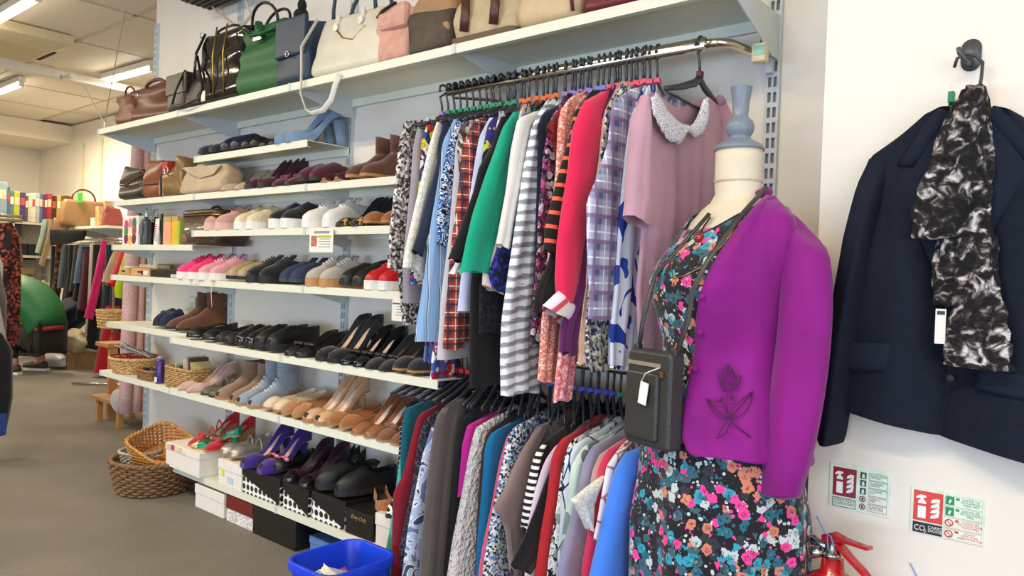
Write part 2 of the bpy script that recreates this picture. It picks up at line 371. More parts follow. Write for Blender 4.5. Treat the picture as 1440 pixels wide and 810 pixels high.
S(C3, D4, R8, .35, 'lowest cream shelf section under white shoe boxes'); S(B+.02, C3, R8, .35, 'lowest cream shelf section under spotted black shoe boxes')
# right end brackets with plug and cable at the rail arm
o = empty('end_bracket', (.87, 0, T), 0, 'grey angled bracket at the near end of the top shelf', 'bracket')
MB().prism([(.016, .0), (.34, .0), (.34, -.03), (.06, -.13), (.016, -.13)], .005, 0, -.014).build('plate', brk, o)
# ================= CLOTHES RAILS =================
chrome = plain('chrome', '#d9d2c4', .18, 1., var=.02, bump=0)
RY = .215
def rail(z, label):
    o = empty('clothes_rail', (0, 0, z), 0, label, 'clothes rail')
    MB().tube([(.99, RY, 0), (2.02, RY, 0)], .0135, 14, flat=1.45).build('rail_bar', chrome, o, True)
    MB().tube([(.99, RY, 0), (.955, RY-.012, 0), (.93, RY-.04, 0), (.9, .1, -.01), (.885, .03, -.02)], .0125, 12).build('rail_arm', chrome, o, True)
    MB().tube([(2.0, RY, -.012), (2.02, RY-.03, -.02), (1.9, .1, -.025), (1.87, .01, -.03)], .006, 8).build('rail_arm', chrome, o, True)
    MB().box((.865, .016, -.06), (.885, .04, .02)).build('rail_bracket', brk, o)
    return o
rail(1.878, 'chrome upper clothes rail crowded with black hanger hooks'); rail(.925, 'chrome lower clothes rail behind the hanging hems')
hangm = plain('black_hanger_plastic', '#33353b', .3, var=.05, bump=0)
cubes = {k: plain('size_cube_'+k, v, .4, bump=0) for k, v in dict(green='#12855a', orange='#e06a20', violet='#8a7ad0', pink='#e04c68', blue='#2838b8', red='#c82030', white='#dcdcdc', wine='#5a1530').items()}
_hang = {}
def hanger(x, rz_, col, dz=0, w=.2, where='upper', of=None):
    """hook over the rail, shaft with a size cube, two sloping arms and a lower bar"""
    label = f'black plastic hanger with {col} size cube on the {where} rail' if col else f'black plastic hanger without a cube on the {where} rail'
    key = (col, where)
    if key not in _hang:
        o = empty('clothes_hanger', (0, 0, 0), 0, label, 'hanger', 'hangers with matching cubes on the '+where+' rail')
        hk = [(0, .02*math.cos(a), .018+.0185*math.sin(a)-.018) for a in [PI*(-.12+1.3*k/8) for k in range(9)]]
        hk = [(0, -p[1], p[2]) for p in hk]
        MB().tube(hk[::-1]+[(0, .017, -.03), (0, .004, -.06), (0, 0, -.1)], .0044, 6).build('hook', hangm, o, True)
        mb = MB(); mb.tube([(0, -w, -.172), (0, -w*.55, -.148), (0, -.03, -.12), (0, 0, -.1), (0, .03, -.12), (0, w*.55, -.148), (0, w, -.172)], [.0035, .005, .0062, .007, .0062, .005, .0035], 6, flat=2.1)
        mb.tube([(0, -w+.01, -.178), (0, 0, -.186), (0, w-.01, -.178)], .0035, 6).build('arms', hangm, o, True)
        if col: MB().box((-.0085, -.009, -.098), (.0085, .009, -.08)).build('size_cube', cubes[col], o, bevel=.002)
        _hang[key] = o
    else:
        o = copy_tree(_hang[key]); tag(o, label, None, 'hangers with matching cubes on the '+where+' rail')
    if of: tag(o, ('black hanger with %s cube in the %s' % (col, of) if col else 'black hanger in the '+of))
    if of and 'group' in o.keys(): del o['group']
    o.location = (x, RY, (1.885 if where == 'upper' else .932)+dz); o.rotation_euler = (0, 0, rz_); return o
gr = random.Random(3)
def panel(L, Rr, th, nu=14, nv=26, folds=5, amp=.006, x=0, lean=0, seed=0, notch=0, shoulder=0, bulge=1., keep=.0):
    """closed flattened cloth tube: L and Rr are (y, z) polylines of its two sides from top to hem"""
    ph = seed*1.7; mb = MB()
    def resample(P):
        d = [0]
        for a, b in zip(P, P[1:]): d.append(d[-1]+math.hypot(a[0]-b[0], a[1]-b[1]))
        T_ = d[-1] or 1
        def f(t):
            s = t*T_
            for i in range(len(P)-1):
                if s <= d[i+1]+1e-9:
                    k = (s-d[i])/max(1e-9, d[i+1]-d[i]); return lerp(P[i][0], P[i+1][0], k), lerp(P[i][1], P[i+1][1], k)
            return P[-1]
        return f
    fl, fr = resample(L), resample(Rr)
    def pt(u, v, side):
        a, b = fl(v), fr(v); y = lerp(a[0], b[0], u); z = lerp(a[1], b[1], u)
        if shoulder:
            k = 1-abs(2*u-1); z += shoulder*min(1, k/.62)*(1-v)**2
            if notch:
                q = max(0, 1-abs(2*u-1)/.36); z -= (notch if side < 0 else notch*.4)*q**1.4*(1-v)**4
        e = max(0, 1-abs(2*u-1)**2.6)**.5
        w = math.sin(u*folds*PI+ph)*.6+math.sin(u*folds*2.3*PI+ph*2.1+v*3)*.4
        t = th*(.55+.45*sm(v*4))*bulge
        xx = side*t*e+amp*w*(.25+.75*sm(v*1.6))*min(1, e*1.5)+lean*v
        xx += (noise.noise((y*9+ph, z*6, side))*.5)*amp*1.5*e
        hem = .004*math.sin(u*9+ph)*sm((v-.8)*5)
        return (x+xx, y, z+hem)
    F_ = [[pt(i/nu, j/nv, -1) for i in range(nu+1)] for j in range(nv+1)]; B_ = [[pt(i/nu, j/nv, 1) for i in range(nu+1)] for j in range(nv+1)]
    rings = [f+b[::-1][1:-1] for f, b in zip(F_, B_)]
    mb.loft(rings, (0, 0)); return mb
K_ = 0.
def P_(pts, x):      # points of the picture on the garment's own plane, which may be turned on the rail by slope K_
    out = []
    for u, v in pts:
        r = FW+CR*((u-720)/F)-CU*((v-405)/F); t = (x+K_*(.44-CAM.y)-CAM.x)/(r.x+K_*r.y); p = CAM+r*t; out.append((p.y, p.z))
    return out
def loc(P): return P
def garment(name, label, cat, x, mat, body=None, sleeve=None, th=.015, slm=None, cube='green', hang=True, group=None, where='upper', rot=0, folds=5, amp=.006, bodyR=None, extra=None, lean=0, slth=None, dz=0, yr=.03, wide=None):
    """body: left silhouette in the picture from shoulder tip to hem; sleeve: (left, right) silhouettes, both on the garment's own plane"""
    global K_, NG_
    o = empty(name, (x, RY, 0), 0, label, cat, group)
    n_ = len(XC_[where])-1
    if hang: CUR_[where] += 1
    xc = lerp(*( (2.05, 1.12) if where == 'upper' else (2.02, 1.13)), max(0, CUR_[where])/(29. if where == 'upper' else 30.)); KH = max(0, min(.75, (xc-x)/.225)); K_ = 0.
    th *= .78
    top = 1.712 if where == 'upper' else .762
    cube = cube and (('violet' if xc > 2.03 else 'green' if xc > 1.675 else 'orange' if xc > 1.5 else 'violet' if xc > 1.33 else 'pink') if where == 'upper' else ('white' if xc > 2.0 else 'red' if xc > 1.7 else 'blue' if xc > 1.27 else 'green'))
    sd = hash(label) % 97 if False else sum(map(ord, label)) % 97
    if body:
        L = P_(body, x); Rr = P_(bodyR, x) if bodyR else [(yr+gr.uniform(-.01, .01), L[0][1]), (yr-.01, L[0][1]-.1), (yr-.005, lerp(L[0][1], L[-1][1], .5)), (yr+.01, L[-1][1])]
        mb = panel([(a-RY, b) for a, b in L], [(a-RY, b) for a, b in Rr], th, folds=folds, amp=amp, seed=sd, shoulder=.035, notch=.05, lean=lean)
        mb.build('body', mat, o, True, sub=0)
    if sleeve:
        for (sl, sr, m_, nm) in (sleeve if isinstance(sleeve, list) else [sleeve+(slm or mat, 'sleeve')]):
            L = P_(sl, x); Rr = P_(sr, x)
            panel([(a-RY, b) for a, b in L], [(a-RY, b) for a, b in Rr], (slth or th*1.15), nu=10, folds=2, amp=amp*.7, seed=sd+3, x=-.006, bulge=1.).build(nm, m_, o, True)
    for ch in o.children:
        for vv in ch.data.vertices: vv.co.x += K_*(.44-RY-vv.co.y)
    kk = KH; K_ = 0.
    if hang: hanger(x+kk*.225, math.atan(kk), cube, dz, where=where, of=' '.join(label.split()[:9])); LK_.append((where, x+kk*.225, kk))
    return o
cl = cloth; pt = pattern
XC_ = {'upper': [0], 'lower': [0]}; CUR_ = {'upper': -1, 'lower': -1}; LK_ = []
leo = pt('tweed_print', 'cells', ['#3a3436', '#8d8584', '#c9c2bd', '#584e4c', '#e3ded8', '#2a2628', '#a3968c'], 115, warp=.03)
bl = pt('blue_line_shirting', 'vstripe', ['#8fb3dc', '#86a9d6', '#dfe6ee', '#3c4a66', '#93b8e0', '#8fb0da', '#7fa5d4', '#8db2de', '#93b6e0', '#8fb2dc', '#8bb0da', '#95b8e2', '#8fb3dc'], 22, warp=.01)
swirl = pt('blue_swirl_print', 'blotch', ['#10182c', '#dfe8f2', '#2a5fa8', '#10182c', '#6fa6dc'], 48)
redpl = pt('red_plaid', 'plaid', ['#b5432f', '#5b2f33', '#e8d9cc', '#262b3c'], 24)
blpl = pt('lilac_blue_plaid', 'plaid', ['#b9bcd8', '#4e5c8c', '#eceaf4', '#8a6b8c'], 15)
lace = pt('ivory_lace', 'lines', ['#e9e6da', '#cfcbbd'], 55, duty=.3)
navyfl = pt('yellow_red_floral', 'floral', ['#1c2550', '#d8c23a', '#c32734', '#e8e3d6', '#31508c'], 30)
cobalt = pt('cobalt_speckle', 'cells', ['#101830', '#1c2d8a', '#141c48', '#2438a8', '#0d1226'], 110)
strp = pt('grey_white_stripe', 'softstripe', ['#eef1f6', '#8d939b', '#c4cad2'], 33, rot=.16)
bkfl = pt('black_pink_floral', 'floral', ['#15131a', '#b04a86', '#7d2f60', '#c8c2cc', '#4a3a50'], 55)
dkred = pt('dark_red_crinkle', 'blotch', ['#5c1016', '#8c1d22', '#6f151b', '#2e0a0e'], 24)
coral = pt('coral_marl', 'cells', ['#d98a76', '#e8b3a2', '#d07462', '#efd3c6', '#c86e60'], 260)
ostr = pt('black_orange_stripe', 'stripe', ['#1a1716', '#e86a48'], 26, duty=.72, rot=-.06)
cuffm = pt('cream_red_stripe', 'stripe', ['#efe3cf', '#d7506a', '#e9dcec', '#e9dcec'], 18, rot=.5)
scale_ = pt('scale_print', 'cells', ['#e3dcc4', '#3a4468', '#b9b28a', '#262c3c', '#8c93a0'], 130)
leaf = pt('navy_leaf_print', 'blotch', ['#1f3fa0', '#dfe7f5', '#dfe7f5', '#dde6f5', '#2848a8'], 7.5)
redfl = pt('red_blue_floral', 'floral', ['#a31c38', '#d8402c', '#e9ecf2', '#2c4fa0', '#3c5ca8'], 30)
bwfl = pt('navy_white_floral', 'floral', ['#23305c', '#e8ecf2', '#c82c34', '#5a74b8', '#dfe4ee'], 15)
snake = pt('snake_print', 'cells', ['#3c3430', '#a89c8c', '#d8cfc0', '#5c5048'], 60)
ylp = pt('yellow_purple_print', 'blotch', ['#c8c83a', '#3a2a78', '#15131a', '#1b1820'], 16)
YS = .44
def xs(u, v): return hy(u, v, YS).x
# --- upper rail, far end to near end ---
garment('blouse', 'grey and white speckled knit top at the far left end', 'top', 2.04, leo, [(573, 172), (568, 200), (562, 260), (560, 340), (560, 390), (563, 430), (566, 458)], ([(570, 170), (560, 197), (556, 230), (550, 290), (545, 340), (543, 376)], [(592, 170), (586, 200), (577, 250), (571, 300), (567, 345), (564, 382)]), cube='violet')
garment('cardigan', 'lilac grey plain cardigan beside the speckled knit', 'cardigan', 1.985, cl('lilac_grey_knit', '#a39aa2'), [(588, 176), (581, 205), (577, 260), (572, 310), (566, 370), (567, 425)], cube='green')
garment('blouse', 'navy blouse with yellow and red flowers on upper rail', 'blouse', 1.94, navyfl, [(600, 176), (593, 195), (590, 240), (586, 290), (577, 360), (576, 402)], cube='green', yr=.06)
garment('blouse', 'ivory lace top with wide elbow sleeves', 'top', 1.895, lace, [(614, 172), (606, 196), (600, 260), (592, 340), (588, 384)], ([(612, 172), (602, 205), (590, 255), (577, 310), (568, 350), (564, 374)], [(628, 172), (620, 200), (612, 250), (604, 300), (598, 345), (595, 385)]), cube='green')
garment('polo_shirt', 'navy short-sleeved top with white and green side stripes', 'shirt', 1.85, cl('navy_jersey', '#222a40'), [(624, 172), (616, 200), (612, 260), (606, 300), (604, 345)], [([(620, 200), (610, 245), (597, 290), (588, 325), (579, 353)], [(628, 200), (619, 245), (606, 295), (599, 330), (593, 361)], cl('navy_jersey', '#222a40'), 'sleeve'), ([(622, 222), (612, 270), (600, 320), (592, 350)], [(626, 222), (616, 270), (605, 320), (597, 351)], pt('white_green_band', 'vstripe', ['#dfe6e8', '#14604c'], 55), 'stripe_band')], cube='green')
garment('shirt', 'light blue shirt with fine dark diagonal lines', 'shirt', 1.81, bl, [(638, 168), (622, 200), (616, 250), (605, 310), (597, 370), (589, 420), (583, 455), (580, 482)], cube='green', lean=-.01)
garment('blouse', 'blue and black swirl print short-sleeved blouse', 'blouse', 1.77, swirl, [(645, 168), (640, 200), (634, 260), (630, 330), (628, 352)], ([(640, 172), (628, 205), (618, 255), (613, 300), (613, 340)], [(656, 172), (648, 200), (640, 250), (636, 300), (633, 352)]), cube='green')
garment('top', 'pale grey long vest with a white hem', 'top', 1.735, cl('pale_grey_jersey', '#c9c6c8'), [(655, 172), (641, 200), (637, 260), (630, 340), (620, 420), (614, 505)], cube='green')
garment('plaid_shirt', 'red and cream plaid shirt with rolled cuff', 'shirt', 1.69, redpl, [(668, 168), (651, 200), (645, 260), (636, 330), (630, 390), (628, 440), (630, 480)], ([(664, 172), (650, 215), (641, 290), (632, 360), (625, 430), (621, 492)], [(676, 172), (668, 215), (664, 290), (660, 360), (655, 430), (651, 488)]), cube='green')
garment('blouse', 'taupe snake print blouse squeezed by the plaid shirt', 'blouse', 1.715, snake, [(658, 170), (645, 182), (643, 210), (650, 300), (656, 330)], cube='green', yr=.1)
garment('blouse', 'lavender white blouse with yellow and purple print', 'blouse', 1.625, cl('lavender_white', '#c9cfe8'), [(688, 166), (674, 192), (668, 225), (660, 280), (652, 340), (648, 390), (643, 436)], cube='green')
garment('blouse', 'black blouse with yellow and purple patches at its shoulder', 'blouse', 1.605, ylp, [(695, 164), (686, 175), (680, 205), (676, 240), (670, 300), (665, 345)], cube=None, hang=False, yr=.1)
garment('tunic', 'long plain black tunic with short sleeves', 'tunic', 1.57, cl('black_crepe', '#141416'), [(705, 164), (694, 190), (684, 240), (676, 300), (668, 360), (662, 400), (660, 460), (660, 545)], ([(702, 168), (690, 205), (672, 235), (664, 270), (645, 322), (629, 362)], [(716, 168), (706, 205), (690, 245), (682, 285), (664, 330), (647, 369)]), cube='green')
garment('top', 'pale shell top hem showing under the black sleeve', 'top', 1.59, cl('pale_shell', '#dcdce4'), [(700, 170), (690, 220), (668, 300), (646, 360), (632, 384)], bodyR=[(714, 170), (706, 220), (688, 300), (664, 364), (646, 384)], hang=False)
garment('blouse', 'bright emerald green plain blouse with a wide sleeve', 'blouse', 1.515, cl('emerald_crepe', '#0d9c7a'), [(722, 158), (712, 185), (706, 230), (700, 290), (690, 340), (686, 380)], ([(720, 158), (706, 178), (694, 215), (680, 250), (663, 300), (652, 345), (644, 382)], [(738, 156), (728, 180), (720, 215), (712, 255), (704, 300), (698, 345), (692, 383)]), cube='green', slth=.02)
garment('blouse', 'pale pink cable knit jumper behind the cobalt top', 'jumper', 1.5, cl('pale_pink_knit', '#e0c8be', rib=1), [(730, 160), (718, 200), (700, 300), (680, 370), (678, 402)], bodyR=[(746, 160), (735, 200), (720, 300), (712, 370), (708, 414)], hang=False)
garment('blouse', 'black lace edged top hanging below the cobalt blouse', 'top', 1.53, pt('black_lace', 'lines', ['#101118', '#23242e'], 40, duty=.4), [(725, 170), (710, 250), (690, 340), (674, 400), (673, 468)], bodyR=[(740, 170), (735, 250), (725, 340), (722, 400), (718, 470)], hang=False)
garment('blouse', 'cobalt blue and black speckled blouse', 'blouse', 1.475, cobalt, [(737, 160), (722, 182), (715, 230), (709, 290), (700, 345), (686, 385), (690, 400), (700, 412)], cube='green')
garment('jumper', 'cream white jumper with long narrow sleeve', 'jumper', 1.43, cl('cream_knit', '#dcd9d2', rib=1), [(757, 156), (744, 180), (736, 230), (730, 290), (722, 330)], ([(750, 157), (727, 166), (719, 205), (711, 265), (703, 310), (697, 344)], [(764, 156), (744, 180), (737, 215), (728, 270), (720, 310), (713, 350)]), cube='green')
garment('knit_dress', 'long white and grey striped knit dress', 'dress', 1.385, strp, [(768, 154), (748, 178), (737, 235), (728, 290), (721, 340), (712, 400), (705, 450), (703, 500), (704, 556)], bodyR=[(790, 152), (776, 178), (770, 235), (768, 300), (764, 380), (757, 450), (756, 500), (756, 550)], cube='green', th=.022, amp=.009)
garment('jacket', 'dark navy plain jacket between stripes and florals', 'jacket', 1.35, cl('deep_navy', '#171b2c'), [(788, 146), (766, 156), (757, 175), (755, 250), (753, 320), (752, 400)], cube='green', th=.012)
garment('dress', 'black dress with small pink and purple flowers', 'dress', 1.315, bkfl, [(795, 146), (773, 170), (764, 215), (757, 300), (753, 380), (748, 440), (745, 483)], bodyR=[(810, 146), (800, 170), (795, 215), (792, 300), (785, 380), (775, 440), (768, 483)], cube='green', th=.012)
garment('blouse', 'dark red crinkled blouse with frilled shoulder', 'blouse', 1.285, dkred, [(806, 143), (787, 152), (770, 175), (766, 183), (776, 200), (782, 230), (782, 300), (780, 360)], cube='orange', th=.012)
garment('long_top', 'coral and white marled long top', 'top', 1.255, coral, [(816, 142), (790, 151), (785, 175), (783, 230), (776, 300), (770, 380), (762, 450), (756, 536)], bodyR=[(826, 142), (815, 160), (810, 230), (803, 300), (798, 380), (790, 450), (781, 538)], cube='orange')
garment('jumper', 'black jumper with orange sleeve stripes', 'jumper', 1.225, cl('black_jersey', '#171413'), [(828, 142), (808, 165), (800, 230), (788, 300), (770, 370), (752, 410), (750, 437)], [([(826, 142), (806, 156), (800, 190), (786, 235), (773, 285), (764, 318), (763, 350)], [(838, 142), (822, 160), (815, 195), (803, 240), (795, 285), (790, 320), (786, 362)], ostr, 'striped_sleeve')], bodyR=[(850, 142), (830, 170), (825, 230), (815, 300), (808, 370), (800, 410), (795, 444)], cube='orange')
garment('blouse', 'hot pink red cardigan with rolled patterned cuff', 'cardigan', 1.185, cl('hot_pink_crepe', '#d8234f'), [(848, 130), (832, 160), (826, 220), (818, 300), (806, 380), (796, 420)], [([(845, 129), (818, 143), (804, 178), (797, 240), (788, 290), (781, 340), (780, 390), (784, 416)], [(851, 130), (848, 150), (845, 200), (833, 260), (826, 320), (820, 370), (808, 415), (798, 440)], cl('hot_pink_crepe', '#d8234f'), 'sleeve'), ([(784, 408), (770, 420), (760, 430)], [(805, 432), (808, 446), (804, 463)], cuffm, 'cuff')], cube='orange', slth=.022)
garment('purple_top', 'plum purple top peeping out by the pink cardigan', 'top', 1.165, cl('plum_jersey', '#5b1f56'), [(860, 135), (842, 165), (835, 240), (826, 300), (812, 400), (790, 460), (788, 495)], bodyR=[(870, 135), (862, 165), (855, 240), (848, 300), (835, 400), (815, 460), (806, 500)], cube='violet')
garment('jumper', 'rose marled knit hanging below the plum top', 'top', 1.2, pt('rose_marl', 'cells', ['#c8606a', '#e0909a', '#d87880', '#efc0c0'], 150), [(845, 150), (830, 220), (815, 320), (800, 420), (786, 500), (779, 566)], bodyR=[(860, 150), (856, 220), (846, 320), (838, 420), (812, 500), (803, 560)], hang=False)
garment('top', 'peach plain vest beside the plum top', 'top', 1.15, cl('peach_jersey', '#e4b8a2'), [(868, 130), (848, 165), (842, 230), (832, 300), (824, 400), (814, 480), (816, 512)], bodyR=[(880, 130), (868, 165), (860, 230), (850, 300), (840, 400), (830, 480), (826, 512)], cube='violet', th=.01)
garment('blouse', 'white blouse whose pointed collar stands above the rail', 'blouse', 1.175, cl('white_cotton', '#dfe3ee'), [(862, 130), (850, 160), (846, 200), (842, 250)], cube='violet', th=.008)
garment('scale_blouse', 'yellow and navy scale print blouse', 'blouse', 1.135, scale_, [(870, 135), (853, 150), (846, 200), (840, 260), (832, 350), (824, 440), (822, 500), (832, 522)], bodyR=[(890, 132), (884, 150), (880, 200), (876, 260), (868, 350), (862, 440), (858, 500), (856, 522)], cube='violet', th=.01)
garment('plaid_shirt', 'lilac and blue plaid shirt with buttoned cuff', 'shirt', 1.115, blpl, [(892, 124), (880, 150), (872, 200), (866, 260), (862, 330), (868, 400)], [([(884, 126), (858, 143), (852, 200), (840, 240), (822, 284), (822, 330), (824, 380), (826, 420), (824, 450)], [(905, 120), (894, 150), (884, 200), (876, 250), (872, 290), (872, 340), (872, 380), (873, 420), (873, 446)], blpl, 'sleeve')], cube='pink', th=.012)
garment('leaf_tunic', 'pale blue tunic with large navy leaf print', 'tunic', 1.095, leaf, [(900, 138), (886, 165), (880, 210), (872, 280), (868, 340), (864, 400), (858, 460), (858, 512)], bodyR=[(925, 132), (918, 160), (912, 210), (908, 280), (905, 340), (900, 400), (892, 460), (884, 522)], cube='pink', th=.014, amp=.01)
garment('blouse', 'navy and white flowered blouse hem low at the far end', 'blouse', 2.0, bwfl, [(592, 178), (596, 250), (600, 350), (600, 450), (594, 520), (593, 546)], bodyR=[(616, 176), (618, 250), (620, 350), (620, 450), (616, 520), (614, 548)], hang=False, th=.01)
garment('blouse', 'dark red blouse hem with blue and orange flowers', 'blouse', 1.93, redfl, [(612, 178), (614, 250), (616, 350), (616, 450), (607, 500), (604, 545)], bodyR=[(640, 176), (640, 250), (642, 350), (644, 450), (640, 500), (637, 546)], hang=False, th=.01)
for k, (x, kk, c_) in enumerate([(1.985, .1, 'green'), (1.72, .3, 'green'), (1.70, .3, 'green'), (1.60, .4, 'orange'), (1.57, .4, 'orange'), (1.44, .5, 'violet'), (1.41, .5, 'violet'), (1.38, .5, 'violet'), (1.29, .45, 'pink'), (1.27, .42, 'pink'), (1.25, .4, 'pink'), (1.23, .35, 'pink'), (1.21, .3, 'pink'), (1.19, .25, 'pink'), (1.165, .2, 'pink'), (1.48, .5, 'violet'), (1.53, .5, 'orange'), (1.65, .4, 'orange'), (1.80, .3, 'green')]): hanger(x, math.atan(kk), c_, -.004, w=.15)
# nearest: dusty pink top with a lace collar, facing the camera
X = 1.0
pinkm = cl('dusty_pink_jersey', '#b88f9d', rib=1)
o = empty('collared_top', (X, RY, 0), 0, 'dusty pink jersey top with white lace collar, nearest the camera', 'top')
bl_, br_ = P_([(893, 144), (899, 175), (903, 230), (908, 290), (904, 340), (898, 410), (900, 470), (906, 520)], X), P_([(1010, 150), (1016, 178), (1012, 230), (1006, 290), (1003, 340), (1000, 410), (1000, 470), (1000, 520)], X)
ncx, nz_ = hx(958, 150, X).y-RY, 0
def top_fn(side):
    def f(u, v):
        a = interp(bl_, v); b = interp(br_, v); y = lerp(a[0], b[0], u)-RY; z = lerp(a[1], b[1], u)
        k = 1-abs(2*u-1); z += .04*min(1, k/.55)*(1-v)**2
        q = max(0, 1-abs(u-.52)/.3); z -= (.13 if side < 0 else .05)*q**.75*(1-v)**3.2
        e = max(0, 1-abs(2*u-1)**3)**.5
        w = math.sin(u*19+.8)*.014*sm(v*1.5)+math.sin(u*37+v*2)*.006*sm(v*2)
        return (side*.02*e*(.5+.5*sm(v*3))+w*e+.0, y, z)
    return f
mb = MB(); mb.grid(top_fn(-1), 34, 30); mb.grid(top_fn(1), 34, 30, True); mb.build('body', pinkm, o, True)
for sl, sr in (([(899, 134), (888, 165), (884, 220), (880, 262), (877, 304)], [(904, 142), (903, 190), (905, 240), (910, 285), (912, 300), (903, 322)]), ([(1010, 150), (1012, 185), (1010, 215), (1008, 245)], [(1006, 134), (1020, 175), (1024, 210), (1023, 232)])):
    L = P_(sl, X); Rr = P_(sr, X); panel([(a-RY, b) for a, b in L], [(a-RY, b) for a, b in Rr], .026, nu=10, nv=16, folds=2.5, amp=.006, x=-.012, seed=4).build('sleeve', pinkm, o, True)
# collar: two scalloped rounded halves
lcm = pt('white_lace', 'lines', ['#ecebf0', '#a8a4b2'], 150, duty=.45)
co_ = [(918, 135), (921, 152), (928, 168), (941, 181), (955, 188), (966, 192)]; ci_ = [(921, 130), (931, 142), (939, 156), (950, 168), (960, 175), (967, 176)]
outl = [(916, 137), (918, 158), (928, 180), (940, 198), (957, 203), (966, 184)]
o2 = [(994, 137), (997, 152), (996, 170), (990, 186), (978, 195), (967, 184)]; i2 = [(989, 140), (985, 152), (981, 163), (976, 172), (971, 177), (967, 178)]
for a_, b_ in ((ci_, outl), (i2, o2)):
    mb = MB(); A_ = [hx(u, v, X-.03) for u, v in a_]; B_ = [hx(u, v, X-.038) for u, v in b_]
    def cf(u, v, A_=A_, B_=B_):
        p = Vector(interp([tuple(q) for q in A_], u)); q = Vector(interp([tuple(q) for q in B_], u)); r = p.lerp(q, v); r.x -= .008*math.sin(v*PI); r += (q-p).normalized()*.003*math.sin(u*60)*(v > .9)
        return (r.x-X, r.y-RY, r.z)
    mb.grid(cf, 28, 6); mb.build('lace_collar', lcm, o, True, solid=.003)
hanger(X+.004, 0, 'wine', -.004, of='dusty pink top with lace collar'); hanger(1.14, .1, 'pink', -.004)
# --- lower rail ---
GL = 'lower'
cs = [hangm]
def low(name, label, cat, u, v, mat, pts, **k):
    x = k.pop('x', None) or hy(u, v, YS).x
    return garment(name, label, cat, x, mat, pts, where='lower', **k)
denim = pt('patched_blue_weave', 'blotch', ['#6d7ea6', '#c6cfe0', '#aab8d6', '#dfe3ea', '#3e4a66'], 16, warp=.05)
geo = pt('blue_black_geometric', 'cells', ['#e4e6e2', '#24282e', '#7c9cc8', '#dcdccf', '#1c2028', '#c9cbbf', '#5c7fb8'], 150)
tweed = pt('charcoal_tweed', 'cells', ['#23232c', '#3a3a48', '#17171e', '#4c4c5c'], 160)
fuzzy = plain('white_boucle', '#ddd6d2', .95, var=.06, vs=60, bump=1., bs=70, bd=.02)
bwf = pt('black_white_floral', 'floral', ['#141416', '#e4e4e0', '#c9c9c4', '#8a9088', '#dcdcd8'], 40)
out = pt('white_brown_outline', 'lines', ['#e4dde2', '#a87a6c'], 17, duty=.22)
sq = pt('white_navy_line', 'lines', ['#dfe6f2', '#26305c'], 9, duty=.1)
pin = pt('navy_pinstripe', 'stripe', ['#1a1626', '#c8c4d0'], 60, duty=.85, rot=.3)
mint = pt('mint_grey_floral', 'floral', ['#cfe0d4', '#8a9a90', '#e4ece4', '#6c7a76', '#b8c8c0'], 9)
low('blouse', 'navy pinstriped shirt at the far end of lower rail', 'shirt', 580, 566, pin, [(572, 570), (563, 600), (559, 660), (556, 700), (552, 760)], cube='white', x=2.06)
low('dress', 'turquoise dress reaching down beside the blue crate', 'dress', 580, 566, cl('turquoise_jersey', '#57bdb0'), [(575, 575), (566, 620), (556, 690), (549, 740), (537, 800), (530, 850), (526, 900)], cube='red', x=2.02)
low('blouse', 'dark teal velvet top on the lower rail', 'top', 590, 566, cl('dark_teal', '#0e5a68'), [(592, 568), (570, 574), (565, 600), (563, 640), (564, 700)], cube='red', x=1.975)
low('cardigan', 'long dark red cardigan on the lower rail', 'cardigan', 606, 574, cl('dark_red_knit', '#8a1a2c', rib=1), [(612, 572), (588, 582), (578, 620), (566, 670), (553, 690), (551, 760), (549, 830), (548, 900)], cube='red', x=1.925)
low('jacket', 'charcoal tweed jacket beside the red cardigan', 'jacket', 615, 580, tweed, [(615, 578), (597, 590), (588, 620), (580, 680), (568, 740), (560, 775), (566, 815), (560, 890)], cube='red', x=1.88)
low('jacket', 'pale blue patched weave jacket on the lower rail', 'jacket', 625, 590, denim, [(622, 585), (607, 600), (594, 640), (582, 700), (574, 740), (566, 800), (561, 860), (560, 900)], cube='red', x=1.84)
low('top', 'magenta top between the patched jacket and taupe coat', 'top', 625, 590, cl('magenta_jersey', '#a81f6c'), [(628, 585), (612, 592), (608, 625), (606, 680)], cube='red', x=1.80)
low('coat', 'long dark taupe coat with a black lining', 'coat', 630, 580, cl('dark_taupe', '#5d5553'), [(640, 573), (620, 577), (612, 590), (607, 625), (600, 690), (594, 760), (590, 820), (588, 900)], cube='red', x=1.745, th=.02, bodyR=[(660, 572), (652, 590), (648, 640), (640, 700), (634, 760), (628, 820), (626, 900)])
low('jacket', 'black jacket behind the magenta sleeve', 'jacket', 650, 590, cl('black_wool', '#17171b'), [(665, 575), (648, 590), (640, 640), (634, 720), (626, 800), (622, 900)], cube='red', x=1.70)
low('top', 'bright magenta top next to the white boucle cardigan', 'top', 660, 590, cl('bright_magenta', '#b51f8a'), [(676, 590), (657, 598), (650, 625), (646, 670), (643, 700)], cube='red', x=1.665)
low('cardigan', 'white fuzzy boucle cardigan on the lower rail', 'cardigan', 690, 595, fuzzy, [(694, 588), (668, 602), (659, 640), (648, 700), (636, 760), (627, 820), (624, 900)], cube='blue', x=1.615, th=.022)
low('cardigan', 'dark brown cardigan between white boucle and blue top', 'cardigan', 700, 600, cl('dark_brown_knit', '#3c2a28'), [(706, 592), (687, 603), (678, 630), (672, 700), (668, 800), (664, 900)], cube='blue', x=1.575, th=.01)
low('jumper', 'petrol blue jumper on the lower rail', 'jumper', 705, 600, cl('petrol_blue', '#0f6c9c'), [(714, 598), (692, 607), (682, 625), (678, 680), (671, 760), (666, 860), (664, 900)], cube='blue', x=1.54, th=.014)
